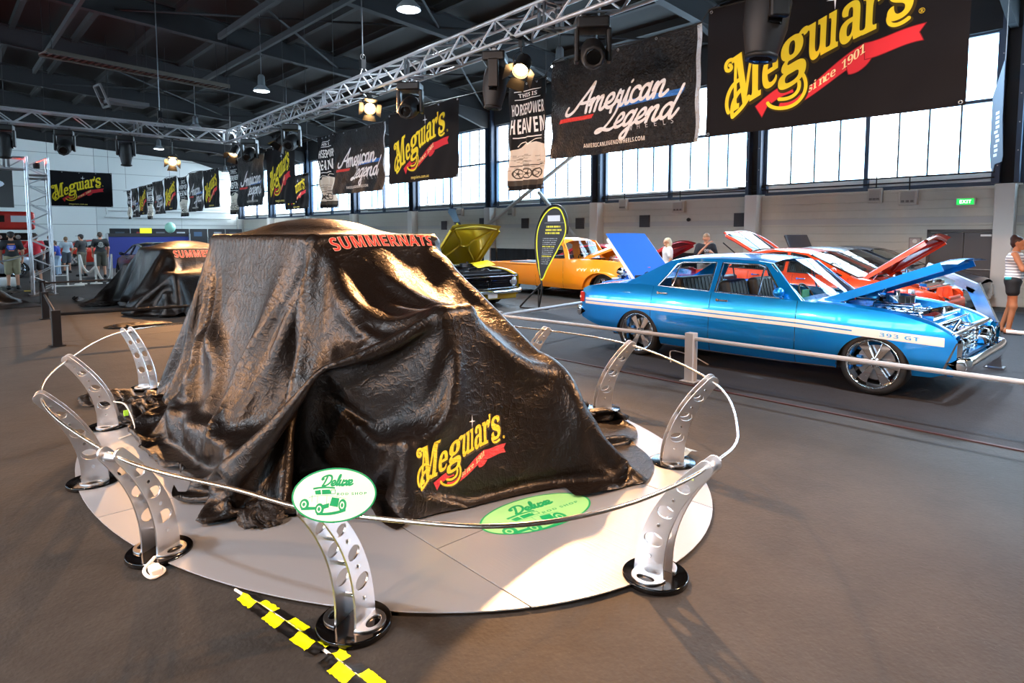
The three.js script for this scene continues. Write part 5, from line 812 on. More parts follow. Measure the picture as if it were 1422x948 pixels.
// ---------------------------------------------------------------- orange pickup
{
  const OR = paint(0xf08a06, 0.1, 0.35), z0 = -2.3;
  const spec = {
    paint: OR, W: [[-2.35, 0.70], [-2.2, 0.78], [-0.4, 0.80], [0.6, 0.80], [1.3, 0.74], [2.1, 0.62], [2.35, 0.5]],
    belt: [[-2.35, 0.74], [-2.2, 0.80], [-0.42, 0.80], [-0.4, 0.95], [0.5, 0.97], [1.0, 0.97], [1.7, 0.95], [2.3, 0.9], [2.35, 0.86]],
    bot: [[-2.35, 0.32], [-1.9, 0.28], [1.0, 0.24], [2.35, 0.34]], arches: [[-1.55, 0.26, 0.37], [1.72, 0.26, 0.39]], z0: -2.35, z1: 2.35,
    panels: [[-2.35, -0.42, 'bed_side', 60], [-0.42, -0.3, 'cab_side', 8], [-0.3, 0.55, 'door', 30], [0.55, 2.35, 'front_guard', 60]], handleDrop: 0.02,
    X: (z, y, w) => w - 0.05 * clamp((0.4 - y) / 0.2, 0, 1) ** 2 - 0.16 * clamp((y - 0.55) / 0.4, 0, 1) ** 1.5 * sm(0.6, 1.4, z),
    deckR: -2.3, cowl: 0.5, hoodZ: [0.9], hx: 0.46, hoodOpen: { a: 0.32, crown: 0.12, taper: 0.2, len: 0.8 }, openFront: false, bayMat: OR, under: 0.3, wr: 0.33, rim: 0.22, ww: 0.22, wheel: { spokes: 5 }, bumperR: [0.4, 0.05],
    gh: { xb: 0.74, yb: 0.95, tumble: 0.22, edge: 0.1, trim: MAT.black, trimR: 0.012, seats: [[0, -0.05, 1.1]],
      outline: [[-0.42, 0.80], [-0.43, 1.25], [-0.38, 1.38], [-0.25, 1.45], [0.2, 1.46], [0.42, 1.43], [0.62, 1.15], [0.7, 0.95], [0.5, 0.94], [0, 0.93]], windows: [[[-0.2, 0.99], [-0.2, 1.26], [-0.13, 1.33], [0.25, 1.33], [0.4, 1.30], [0.54, 1.0]]],
      roof: [[-0.42, 1.40], [-0.3, 1.48], [0, 1.52], [0.3, 1.5], [0.45, 1.44]], ws: [0.66, 0.97, 0.7], rs: [-0.44, 0.95, 0.7] },
  };
  const { t, X } = makeCar(spec, 'bright orange vintage pickup truck with raised bonnet, side on', [12.4, 0, -11.15], 0, 'pickup_truck', 'truck');
  obj('load_bed', [box(1.36, 0.03, 1.85, 0, 0.55, -1.38), box(0.03, 0.26, 1.85, -0.68, 0.68, -1.38), box(0.03, 0.26, 1.85, 0.68, 0.68, -1.38), box(1.36, 0.3, 0.03, 0, 0.68, -2.3)], OR, t);
  obj('bed_rail', [bar([-0.73, 0.81, -2.3], [-0.73, 0.81, -0.44], 0.03, 10), bar([0.73, 0.81, -2.3], [0.73, 0.81, -0.44], 0.03, 10)], OR, t);
  obj('bed_cover', rbox(1.3, 0.07, 1.1, 0.03, 0, 0.83, -1.05), MAT.black, t);
  for (const sd of [-1, 1]) { obj('front_guard_bulge', grid(24, 12, (u, v) => { const a = u * Math.PI * 0.95 + 0.1, b = v * 2 - 1; return [sd * (0.66 + 0.17 * Math.sqrt(1 - b * b * 0.98)), 0.26 + Math.sin(a) * 0.45 - 0.03 * b * b, 1.72 - Math.cos(a) * (0.52 + 0.1 * u) + 0 * b].map((q, i) => i === 0 ? sd * (0.55 + 0.28 * v) : q); }), OR, t); obj('headlamp', [sph(0.12, 18, 12).scale(1, 1, 1.3).translate(sd * 0.55, 0.72, 2.2), tor(0.115, 0.014, 8, 24).translate(sd * 0.55, 0.72, 2.3)], MAT.chrome, t); }
  obj('grille', [...[...Array(12)].map((_, k) => box(0.014, 0.5, 0.03, -0.33 + k * 0.06, 0.66, 2.40)), box(0.74, 0.56, 0.03, 0, 0.66, 2.37)], MAT.darkMetal, t);
  obj('side_lettering', [grid(16, 4, (u, v) => { const z = lerp(0.95, 1.62, u), y = lerp(0.68, 0.80, v); return [-(X(z, y) + 0.004), y, z]; })], M_(0xffffff, 0.4, 0, { map: canvasTex(512, 96, (c, w, h) => { c.fillStyle = '#f08a06'; c.fillRect(0, 0, w, h); c.fillStyle = '#ffe6c4'; c.strokeStyle = '#ffe6c4'; c.lineWidth = 10; for (let k = 0; k < 7; k++) { const x = 20 + k * 70; if (k === 3) continue; c.beginPath(); c.moveTo(x, 20 + 20 * hash2(k, 1, 3)); c.lineTo(x + 50 * hash2(k, 2, 3), 80); c.lineTo(x + 52, 25); c.moveTo(x + 6, 60); c.lineTo(x + 44, 45); c.stroke(); } }) }), t);
}
// ---------------------------------------------------------------- olive-gold coupe seen from the front, bonnet up
{
  const OL = paint(0xa8920f, 0.35, 0.35);
  const spec = {
    paint: OL, W: [[-2.3, 0.78], [-1.6, 0.86], [0, 0.88], [1.6, 0.87], [2.15, 0.84]], belt: [[-2.3, 0.78], [-1.5, 0.88], [0, 0.87], [0.9, 0.86], [1.8, 0.80], [2.15, 0.70]], bot: [[-2.3, 0.36], [-1.5, 0.22], [1.5, 0.22], [2.15, 0.26]], arches: [[-1.4, 0.26, 0.34], [1.35, 0.26, 0.34]], z0: -2.3, z1: 2.15,
    panels: [[-2.3, -0.7, 'quarter_panel', 50], [-0.7, 0.55, 'door', 30], [0.55, 2.15, 'front_fender', 60]], deckR: -1.4, cowl: 0.55, hoodZ: [0.8], hx: 0.7, hoodOpen: { a: 0.78, crown: 0.06, liner: OL, frame: OL, len: 0.96 }, openFront: true, bayMat: MAT.black, engine: M_(0x3a3d42, 0.35, 0.8), under: 0.3, wr: 0.32, rim: 0.22, wheel: { spokes: 5 }, bumperF: [0.36, 0.05], bumperR: [0.45, 0.05], mirror: [0.4, 0.88],
    gh: { xb: 0.8, yb: 0.87, tumble: 0.55, edge: 0.06, trim: MAT.chrome, seats: [[-0.35, 0, 0.5], [0.35, 0, 0.5]], outline: [[-1.5, 0.87], [-0.7, 1.25], [0.1, 1.26], [0.6, 0.86]], windows: [[[-1.0, 0.9], [-0.6, 1.2], [0.05, 1.21], [0.45, 0.9]]], roof: [[-0.75, 1.27], [-0.3, 1.31], [0.15, 1.29]], ws: [0.6, 0.86, 0.76], rs: [-1.5, 0.87, 0.74], roofMat: OL },
  };
  const { t } = makeCar(spec, 'olive-gold muscle car facing the camera with bonnet up, behind the veiled car', [8.85, 0, -12.35], 0, 'olive_coupe');
  obj('grille', [box(1.5, 0.26, 0.04, 0, 0.54, 2.08), ...[0, 1, 2, 3, 4].map((k) => rbox(1.16, 0.016, 0.03, 0.006, 0, 0.44 + k * 0.05, 2.12)), box(0.03, 0.24, 0.05, 0, 0.54, 2.12)], M_(0x202329, 0.25, 0.8), t);
  obj('grille_bar', [rbox(1.6, 0.025, 0.05, 0.01, 0, 0.68, 2.13), rbox(1.6, 0.02, 0.05, 0.01, 0, 0.42, 2.13), ...[-0.4, -0.15, 0.15, 0.4].map((x) => box(0.5, 0.008, 0.02, x > 0 ? 0.3 : -0.3, 0.47 + Math.abs(x) * 0.3, 2.145))], MAT.chrome, t);
  obj('front_valance', [rbox(1.62, 0.14, 0.06, 0.02, 0, 0.24, 2.08)], OL, t);
  for (const sd of [-1, 1]) { const h = obj('headlamp', [tor(0.09, 0.018, 8, 24).translate(sd * 0.70, 0.55, 2.13), cyl(0.1, 0.1, 0.06, 20).rotateX(Math.PI / 2).translate(sd * 0.7, 0.55, 2.10)], MAT.chrome, t); obj('lens', sph(0.085, 16, 10).scale(1, 1, 0.3).translate(sd * 0.7, 0.55, 2.14), M_(0x8f979c, 0.08, 0.4), h); }
  obj('number_plate', box(0.26, 0.11, 0.01, 0.02, 0.27, 2.2), MAT.white, t);
  tag(obj('notice_card', [rbox(0.5, 0.012, 0.28, 0.004, 0, 0, 0).rotateX(0.35).rotateZ(0.12).translate(9.1, 0.93, -10.75)], M_(0xe8d21a, 0.5)), 'yellow notice card lying on the olive car engine bay', 'card');
}
// ---------------------------------------------------------------- cars behind the blue sedan
function modern(label, c, p, o = {}) {
  const PM = paint(c, o.m ?? 0.15, 0.32);
  const spec = {
    paint: PM, W: [[-2.15, 0.72], [-1.7, 0.84], [0, 0.88], [1.5, 0.86], [2.1, 0.70], [2.2, 0.6]], belt: [[-2.15, 0.86], [-1.6, 0.93], [0, 0.88], [0.9, 0.84], [1.6, 0.76], [2.1, 0.64], [2.2, 0.58]], bot: [[-2.15, 0.34], [-1.5, 0.2], [1.4, 0.18], [2.2, 0.24]], arches: [[-1.35, 0.27, 0.35], [1.35, 0.27, 0.35]], z0: -2.15, z1: 2.2,
    panels: [[-2.15, -0.95, 'quarter_panel', 40], [-0.95, -0.1, 'door', 24], [-0.1, 0.85, 'door', 24], [0.85, 2.2, 'front_fender', 50]], deckR: -1.6, cowl: 0.75, hoodZ: [1.0], hx: 0.68, hoodOpen: o.hood === 0 ? null : { a: o.hoodA ?? 0.8, crown: 0.08, liner: o.liner ?? PM, frame: o.liner ?? PM, taper: 0.1 }, openFront: o.hood !== 0, under: 0.28, wr: 0.33, rim: 0.24, wheel: { spokes: 5 }, mirror: [0.62, 0.9], hoodCrown: 0.08, bayMat: PM,
    gh: { xb: 0.84, yb: 0.88, tumble: 0.5, edge: 0.05, trim: MAT.black, seats: [[-0.36, -0.1, 0.5], [0.36, -0.1, 0.5], [0, -0.9, 1.1]], seatMat: MAT.leather, outline: [[-1.75, 0.93], [-1.1, 1.23], [-0.5, 1.3], [0.1, 1.25], [0.95, 0.84]], windows: [[[-1.35, 0.95], [-1.0, 1.19], [-0.5, 1.25], [-0.28, 1.25], [-0.28, 0.92]], [[-0.2, 0.91], [-0.2, 1.25], [0.08, 1.2], [0.75, 0.88]]], roof: [[-1.15, 1.25], [-0.6, 1.33], [-0.1, 1.32], [0.15, 1.27]], ws: [0.98, 0.86, 0.78], rs: [-1.8, 0.92, 0.7] }, ...o.spec,
  };
  const r = makeCar(spec, label, p, o.turn ?? 0, o.name ?? 'parked_car', 'car');
  for (const sd of [-1, 1]) { const h = obj('headlamp', [grid(8, 6, (u, v) => { const z = lerp(1.75, 2.2, u), y = lerp(r.belt(z) - 0.16, r.belt(z) - 0.02, v); return [sd * (r.X(z, y) + 0.006 - 0.2 * u * u), y, z + 0.02 * u]; })], MAT.chrome, r.t); }
  obj('front_bumper', [rbox(1.3, 0.28, 0.14, 0.06, 0, 0.40, 2.16), rbox(0.7, 0.06, 0.04, 0.02, 0, 0.56, 2.2)], PM, r.t);
  return r;
}
{
  const r = modern('bright orange hatchback behind the blue sedan, bonnet and tailgate raised', 0xe2420c, [12.3, 0.006, -4.75], { name: 'orange_hatchback', hoodA: 0.62, liner: paint(0xa81a0c, 0.2, 0.3) });
  const g = obj('tailgate', [grid(14, 12, (u, v) => { const k = u * 2 - 1; return [k * lerp(0.62, 0.66, v), 0.05 * (1 - k * k), -v * 0.85]; })], SMOKED, r.t); g.position.set(0, 1.27, -1.0); g.rotation.x = 0.55; g.scale.set(1, 1, 0.72);
  obj('tailgate_frame', [tube([[-0.6, 0, 0], [-0.64, 0, -0.5], [-0.6, -0.02, -0.85], [0, 0.03, -0.9], [0.6, -0.02, -0.85], [0.64, 0, -0.5], [0.6, 0, 0]], 0.035, 40, 8)], r.t.children[0].material, g); obj('spoiler', rbox(1.1, 0.05, 0.16, 0.02, 0, -0.02, -0.92), r.t.children[0].material, g);
  obj('gas_strut', [bar([-0.6, 1.15, -1.25], [-0.6, 1.42, -1.6], 0.012), bar([0.6, 1.15, -1.25], [0.6, 1.42, -1.6], 0.012)], MAT.black, r.t);
}
modern('silver-grey car with open engine bay beyond the orange hatchback', 0x7d8891, [14.15, 0.006, -4.9], { m: 0.6, name: 'silver_car', hood: 0 });
{ const r = modern('navy car with raised boot lid at the far side of the show cars', 0x14182a, [16.15, 0.0, -5.0], { name: 'navy_car', hood: 0 }); const l = obj('raised_boot_lid', [rbox(1.3, 0.06, 0.7, 0.025, 0, 0, -0.35)], r.t.children[0].material, r.t); l.position.set(0, 0.94, -1.5); l.rotation.x = 1.15; }
modern('red car half hidden behind the blue sedan rear window', 0xc9202e, [14.25, 0.0, -10.9], { name: 'red_car', hoodA: 0.45, turn: 0.0 });
{ // sky blue roofless car whose bonnet stands up beside the pickup
  const LB = M_(0x0868dc, 0.85);
  const spec = { paint: LB, W: [[-1.8, 0.70], [0, 0.78], [1.2, 0.76], [1.55, 0.70]], belt: [[-1.8, 0.70], [-1.2, 0.76], [0.7, 0.74], [1.3, 0.68], [1.55, 0.62]], bot: [[-1.8, 0.34], [0, 0.2], [1.55, 0.3]], arches: [[-1.1, 0.25, 0.31], [1.0, 0.25, 0.31]], z0: -1.8, z1: 1.55, panels: [[-1.8, -0.4, 'quarter_panel'], [-0.4, 0.5, 'door'], [0.5, 1.55, 'front_fender']], deckR: -0.9, cowl: 0.5, hoodZ: [0.75], hx: 0.66, hoodLen: 0.78, hoodOpen: { a: 0.87, crown: 0.015, len: 1.42, liner: LB }, hoodRim: MAT.white, openFront: true, wr: 0.29, rim: 0.2, under: 0.28 };
  const r = makeCar(spec, 'low sky blue car with its flat bonnet standing up, between pickup and blue sedan', [10.4, 0.006, -6.3], Math.PI, 'sky_blue_roadster');
  obj('seat', [rbox(1.1, 0.16, 0.45, 0.05, 0, 0.5, -0.3), rbox(1.1, 0.4, 0.14, 0.05, 0, 0.66, -0.6)], MAT.leather, r.t); obj('cabin_floor', box(1.3, 0.04, 1.3, 0, 0.4, -0.2), MAT.dark, r.t);
  for (const sd of [-1, 1]) obj('headlamp', [tor(0.075, 0.02, 8, 20).translate(sd * 0.55, 0.5, 1.58), sph(0.07, 14, 8).scale(1, 1, 0.4).translate(sd * 0.55, 0.5, 1.57)], MAT.chrome, r.t);
  obj('grille', [box(0.9, 0.18, 0.04, 0, 0.48, 1.54), ...[0, 1, 2].map((k) => box(0.88, 0.012, 0.02, 0, 0.43 + k * 0.05, 1.57))], MAT.chrome, r.t);
}
// ---------------------------------------------------------------- people: one continuous skin from tapered bones, clothes and hair on top
function field(bones, cell, k, smooth = 0.035) {               // mesh of a smooth union of tapered capsules
  let lo = [9e9, 9e9, 9e9], hi = [-9e9, -9e9, -9e9];
  for (const b of bones) for (const [p, r] of [[b[0], b[2]], [b[1], b[3]]]) for (let i = 0; i < 3; i++) { lo[i] = Math.min(lo[i], p[i] - r - 0.03); hi[i] = Math.max(hi[i], p[i] + r + 0.03); }
  const c = lo.map((v, i) => (v + hi[i]) / 2), R = Math.max(...lo.map((v, i) => (hi[i] - v) / 2)), n = Math.min(150, Math.ceil(2 * R / cell) + 4);
  const mc = new MarchingCubes(n, new THREE.MeshBasicMaterial(), false, false, 400000); mc.isolation = 0; const half = n / 2, F = mc.field;
  const D = new Float64Array(n * n * n).fill(9e9), ix = (v, a) => (v - c[a]) / R * half + half;
  for (const [A, B, r0, r1] of bones) {
    const d0 = B[0] - A[0], d1 = B[1] - A[1], d2 = B[2] - A[2], dd = d0 * d0 + d1 * d1 + d2 * d2 + 1e-9, pad = Math.max(r0, r1) + smooth * 1.5 + 2.5 * R / half, lo_ = [0, 1, 2].map((a) => Math.max(0, Math.floor(ix(Math.min(A[a], B[a]) - pad, a)))), hi_ = [0, 1, 2].map((a) => Math.min(n - 1, Math.ceil(ix(Math.max(A[a], B[a]) + pad, a))));
    for (let z = lo_[2]; z <= hi_[2]; z++) for (let y = lo_[1]; y <= hi_[1]; y++) for (let x = lo_[0]; x <= hi_[0]; x++) {
      const ax = c[0] + (x - half) / half * R - A[0], ay = c[1] + (y - half) / half * R - A[1], az = c[2] + (z - half) / half * R - A[2]; let t = (ax * d0 + ay * d1 + az * d2) / dd; t = t < 0 ? 0 : t > 1 ? 1 : t;
      const ex = ax - d0 * t, ey = ay - d1 * t, ez = az - d2 * t, v = Math.sqrt(ex * ex + ey * ey + ez * ez) - (r0 + (r1 - r0) * t), q = x + y * n + z * n * n, m = D[q];
      if (m > 8e9) D[q] = v; else { const h = Math.max(0, smooth - Math.abs(m - v)) / smooth; D[q] = Math.min(m, v) - h * h * smooth * 0.25; }
    }
  }
  for (let q = 0; q < D.length; q++) F[q] = D[q] > 8e9 ? -1 : -D[q];
  mc.update(); const cnt = mc.count, pos = mc.positionArray.slice(0, cnt * 3), nor = mc.normalArray.slice(0, cnt * 3);
  for (let i = 0; i < cnt * 3; i += 3) for (let j = 0; j < 3; j++) pos[i + j] = c[j] + pos[i + j] * R;
  const g = new THREE.BufferGeometry(); g.setAttribute('position', new THREE.BufferAttribute(pos, 3)); g.setAttribute('normal', new THREE.BufferAttribute(nor, 3)); g.setAttribute('uv', new THREE.BufferAttribute(new Float32Array(cnt * 2), 2));
  return g;
}
const LR = { l: 1, r: -1 };
// o: height, pose joints in a unit figure 1.7 m tall facing +z
function person(o, label, p, turn) {
  const t = thing('person', label, 'person', p, turn), s = o.h / 1.7, fem = o.fem ? 1 : 0, w = fem ? 0.165 : 0.205, SK = M_(o.skin ?? 0xc08a6c, 0.55), k = (a) => [a[0] * s, a[1] * s, a[2] * s], lean = o.lean ?? 0, fat = o.fat ?? 1;
  const hip = [0, 0.92, 0], chest = [0, 1.28, lean * 0.25], neck = [0, 1.43, lean * 0.36], head = [0 + (o.headX ?? 0), 1.565, lean * 0.42 + (o.headZ ?? 0.02)];
  const J = { hl: [0.09, 0.9, 0], hr: [-0.09, 0.9, 0], kl: o.kl ?? [0.1, 0.49, 0.02], kr: o.kr ?? [-0.1, 0.49, 0.02], al: o.al ?? [0.11, 0.08, -0.02], ar: o.ar ?? [-0.11, 0.08, -0.02], sl: [w - 0.03, 1.385, chest[2]], sr: [-w + 0.03, 1.385, chest[2]], el: o.el ?? [w + 0.05, 1.11, 0.0], er: o.er ?? [-w - 0.05, 1.11, 0], wl: o.wl ?? [w + 0.04, 0.87, 0.08], wr: o.wr ?? [-w - 0.04, 0.87, 0.08] };
  const B = [], b = (A, C, r0, r1) => B.push([k(A), k(C), r0 * s, r1 * s]);
  for (const x of ['l', 'r']) { b(J['h' + x], J['k' + x], 0.083, 0.055); b(J['k' + x], J['a' + x], 0.054, 0.036); const A = J['a' + x], f = o['foot' + x] ?? [0.02 * LR[x], 0, 0.17]; b([A[0], 0.045, A[2] - 0.03], [A[0] + f[0], 0.03, A[2] + f[2]], 0.042, 0.03); b(J['s' + x], J['e' + x], 0.052, 0.038); b(J['e' + x], J['w' + x], 0.037, 0.025); }
  b([0.05, 0.95, 0], [-0.05, 0.95, 0], 0.105 * fat, 0.105 * fat); b([0, 1.0, 0.01], chest, 0.105 * fat, 0.12); b([w - 0.09, 1.33, chest[2]], [-w + 0.09, 1.33, chest[2]], 0.095, 0.095); b([0, 1.36, chest[2]], neck, 0.07, 0.052); b(neck, [head[0], head[1] - 0.02, head[2] - 0.01], 0.05, 0.055);
  const body = obj('body', null_(), SK, t);
  const geos = [field(B, (o.far ? 0.02 : 0.014) * s, 0.04)];
  // head: skull, jaw, nose, ears, brow, lips
  const hx = (x, y, z) => { const v = V(x, y, z).applyEuler(new THREE.Euler(o.nod ?? 0, o.look ?? 0, 0)); return [(head[0] + v.x) * s, (head[1] + v.y) * s, (head[2] + v.z) * s]; };
  geos.push(field([[hx(0, 0.035, -0.012), hx(0, 0.03, 0.015), 0.083 * s, 0.078 * s], [hx(0, -0.03, 0.02), hx(0, -0.075, 0.055), 0.06 * s, 0.03 * s], [hx(0, 0.01, 0.085), hx(0, -0.02, 0.105), 0.009 * s, 0.014 * s], [hx(0.03, 0.03, 0.075), hx(-0.03, 0.03, 0.075), 0.014 * s, 0.014 * s], [hx(0.022, -0.052, 0.078), hx(-0.022, -0.052, 0.078), 0.010 * s, 0.010 * s], [hx(0.078, 0.005, -0.01), hx(0.083, -0.03, -0.005), 0.014 * s, 0.010 * s], [hx(-0.078, 0.005, -0.01), hx(-0.083, -0.03, -0.005), 0.014 * s, 0.010 * s]], (o.far ? 0.010 : 0.006) * s, 0.02, 0.02));
  // hands with five fingers each
  for (const x of ['l', 'r']) {
    const Wp = V(...J['w' + x]), d = Wp.clone().sub(V(...J['e' + x])).normalize(), sd = V(LR[x] * -1, 0, 0.6).cross(d).normalize(), nn = d.clone().cross(sd), at = (a, q, c) => k(Wp.clone().addScaledVector(d, a).addScaledVector(sd, q).addScaledVector(nn, c).toArray());
    const H = [[at(-0.01, 0, 0), at(0.075, 0.012, 0), 0.024 * s, 0.02 * s], [at(0.02, -0.02, 0), at(0.08, -0.024, 0), 0.017 * s, 0.016 * s], [at(0.02, 0.022, 0), at(0.08, 0.028, 0), 0.017 * s, 0.016 * s]];
    [[0.03, 0.072], [0.011, 0.08], [-0.009, 0.074], [-0.028, 0.058]].forEach(([q, L], i) => { H.push([at(0.085, q, 0), at(0.085 + L * 0.5, q, 0.012), 0.009 * s, 0.0085 * s], [at(0.085 + L * 0.5, q, 0.012), at(0.085 + L * 0.85, q, 0.04), 0.0085 * s, 0.007 * s]); });
    H.push([at(0.01, 0.03, 0.006), at(0.045, 0.058, 0.014), 0.012 * s, 0.010 * s], [at(0.045, 0.058, 0.014), at(0.08, 0.06, 0.028), 0.010 * s, 0.008 * s]);
    geos.push(field(H, (o.far ? 0.008 : 0.005) * s, 0.01, 0.008));
  }
  body.geometry = merge(geos);
  // clothes follow the body a little outside it
  const off = 0.014, C = (list, cell = o.far ? 0.022 : 0.015) => field(list.map(([A, D, r0, r1]) => [k(A), k(D), (r0 + off) * s, (r1 + off) * s]), cell * s, 0.05, 0.04);
  const top = [[[0.05, 0.96, 0], [-0.05, 0.96, 0], 0.108 * fat, 0.108 * fat], [[0, 1.0, 0.01], chest, 0.11 * fat, 0.125], [[w - 0.09, 1.33, chest[2]], [-w + 0.09, 1.33, chest[2]], 0.098, 0.098]];
  if (!o.tank) for (const x of ['l', 'r']) { const S = J['s' + x], E = J['e' + x], q = o.sleeve ?? 0.62; top.push([S, [lerp(S[0], E[0], q), lerp(S[1], E[1], q), lerp(S[2], E[2], q)], 0.06, 0.058]); }
  const tp = obj('shirt', C(top), o.topMat ?? M_(o.top, 0.8), t);
  if (o.print) { const g = new THREE.PlaneGeometry(0.24 * s, o.printH ? o.printH * s : 0.24 * s, 8, 8), a = g.attributes.position; for (let i = 0; i < a.count; i++) { const x = a.getX(i); a.setZ(i, -0.8 * x * x); } g.rotateY(o.printFront ? 0 : Math.PI).translate(0, 1.24 * s, (o.printFront ? 0.168 : -0.168) * s * (1 + (fat - 1) * 0.3) + chest[2] * s); obj('shirt_print', g, M_(0xffffff, 0.8, 0, { map: o.print, transparent: true, alphaTest: 0.4 }), tp); }
  const bt = [[[0.05, 0.94, 0], [-0.05, 0.94, 0], 0.112 * fat, 0.112 * fat]]; for (const x of ['l', 'r']) { const A = J['h' + x], D = J['k' + x], q = o.leg ?? 0.85; bt.push([A, [lerp(A[0], D[0], Math.min(1, q)), lerp(A[1], D[1], Math.min(1, q)), lerp(A[2], D[2], Math.min(1, q))], 0.09, q < 0.6 ? 0.085 : 0.075]); if (q > 1) bt.push([D, J['a' + x], 0.06, 0.055]); }
  obj(o.leg > 1 ? 'trousers' : 'shorts', C(bt), M_(o.bottom, 0.8), t);
  for (const x of ['l', 'r']) { const A = J['a' + x], f = o['foot' + x] ?? [0.02 * LR[x], 0, 0.17]; if (o.sandal) obj('sandal', [box(0.09 * s, 0.016 * s, 0.25 * s, (A[0] + f[0] * 0.4) * s, 0.01, (A[2] + 0.07) * s), tube([[A[0] + 0.045, 0.03, A[2] + 0.1], [A[0], 0.085, A[2] + 0.09], [A[0] - 0.045, 0.03, A[2] + 0.1]].map(k), 0.01 * s, 12, 6), tube([[A[0] + 0.04, 0.06, A[2] - 0.02], [A[0], 0.11, A[2] + 0.03], [A[0] - 0.04, 0.06, A[2] - 0.02]].map(k), 0.008 * s, 12, 6)], MAT.black, t); else obj('shoe', field([[k([A[0], 0.05, A[2] - 0.04]), k([A[0] + f[0], 0.04, A[2] + f[2]]), 0.054 * s, 0.042 * s], [k([A[0], 0.08, A[2]]), k([A[0], 0.05, A[2]]), 0.05 * s, 0.05 * s]], 0.014 * s, 0.02), M_(o.shoe ?? 0x1a1a1a, 0.6), t); }
  const hairB = [[hx(0, 0.05, -0.022), hx(0, 0.048, 0.0), 0.085 * s, 0.08 * s], [hx(0, 0.0, -0.055), hx(0, -0.03, -0.05), 0.055 * s, 0.045 * s]];
  if (o.bun) hairB.push([hx(0, 0.10, -0.07), hx(0, 0.13, -0.06), 0.045 * s, 0.04 * s]); if (o.long) hairB.push([hx(0, -0.02, -0.06), hx(0, -0.2, -0.05), 0.07 * s, 0.06 * s], [hx(0.05, 0, -0.03), hx(0.07, -0.16, -0.01), 0.04 * s, 0.03 * s], [hx(-0.05, 0, -0.03), hx(-0.07, -0.16, -0.01), 0.04 * s, 0.03 * s]);
  if (o.cap) { obj('cap', [new THREE.SphereGeometry(0.102 * s, 18, 10, 0, 6.3, 0, 1.45).scale(1, 0.9, 1.08).translate(...hx(0, 0.045, -0.005)), rbox(0.13 * s, 0.012 * s, 0.1 * s, 0.004).translate(...hx(0, 0.055, o.capBack ? -0.13 : 0.13))], M_(o.cap, 0.7), t); }
  obj('hair', field(hairB, (o.far ? 0.013 : 0.009) * s, 0.02), M_(o.hair ?? 0x2a1c14, 0.55), t);
  for (const x of [-1, 1]) { obj('eye', sph(0.011 * s, 10, 8).translate(...hx(x * 0.031, 0.008, 0.082)), M_(0xf0ece6, 0.25), t); obj('iris', sph(0.006 * s, 8, 6).translate(...hx(x * 0.031, 0.008, 0.089)), M_(0x2b1d14, 0.2), t); }
  return t;
}
function null_() { return new THREE.BufferGeometry().setAttribute('position', new THREE.Float32BufferAttribute([0, 0, 0, 0, 1, 0, 1, 0, 0], 3)); }
const stripes = canvasTex(64, 512, (c, w, h) => { for (let k = 0; k < 32; k++) { c.fillStyle = k % 2 ? '#8f8f93' : '#e3e0dc'; c.fillRect(0, k * 16, w, 16); } });
{ // woman at the right edge, arms raised to her chin, seen from her left
  const m = M_(0xffffff, 0.8, 0, { map: stripes });
  const q = person({ h: 1.56, fem: 1, tank: 1, top: 0xffffff, topMat: m, bottom: 0x18181b, leg: 0.38, sandal: 1, skin: 0xb9764f, hair: 0x38201a, bun: 1, el: [0.2, 1.16, 0.16], wl: [0.1, 1.33, 0.3], er: [-0.2, 1.14, 0.14], wr: [-0.06, 1.18, 0.3], kl: [0.1, 0.5, -0.02], al: [0.11, 0.08, -0.14], kr: [-0.09, 0.49, 0.03], ar: [-0.1, 0.08, -0.02], lean: 0.05 }, 'woman in striped sleeveless top and black shorts, hands at her chin, at right edge', [12.68, 0.006, -1.86], 0.05);
  const sh = q.children.find((c) => c.name === 'shirt').geometry, a = sh.attributes.position, u = sh.attributes.uv.array; for (let i = 0; i < a.count; i++) { u[i * 2] = a.getX(i); u[i * 2 + 1] = a.getY(i) * 1.35; }
  m.map.wrapS = m.map.wrapT = THREE.RepeatWrapping;
  tag(obj('waist_pouch', rbox(0.05, 0.05, 0.09, 0.015, 12.53, 0.9, -1.9), M_(0x1f9fa8, 0.5)), 'small turquoise pouch at the woman\'s waistband', 'pouch');
  obj('handbag', rbox(0.1, 0.16, 0.2, 0.03, -0.16, 1.0, 0.24), MAT.black, q);
}
const osu = canvasTex(256, 256, (c, w, h) => { c.clearRect(0, 0, w, h); c.fillStyle = '#e6e4e0'; c.font = 'bold 92px sans-serif'; c.fillText('OSU', 28, 120); c.fillRect(40, 150, 170, 12); });
person({ h: 1.62, top: 0x24252b, bottom: 0x8f8b88, leg: 0.9, hair: 0x8a6a4c, skin: 0xc58c6e, nod: 0.5, lean: 0.12, print: osu, printFront: 1, el: [0.26, 1.12, 0.02], wl: [0.1, 1.22, 0.26], er: [-0.25, 1.1, 0.02], wr: [-0.02, 1.42, 0.22] }, 'man in a dark lettered T-shirt looking down behind the blue sedan, hand at his chin', [13.45, 0, -7.75], -0.75);
person({ h: 1.52, fem: 1, top: 0xe8e6e2, bottom: 0x33343a, hair: 0xd8c6a2, long: 1, skin: 0xd09a78 }, 'blonde woman in white top behind the blue sedan roof', [12.9, 0, -8.42], -2.2);
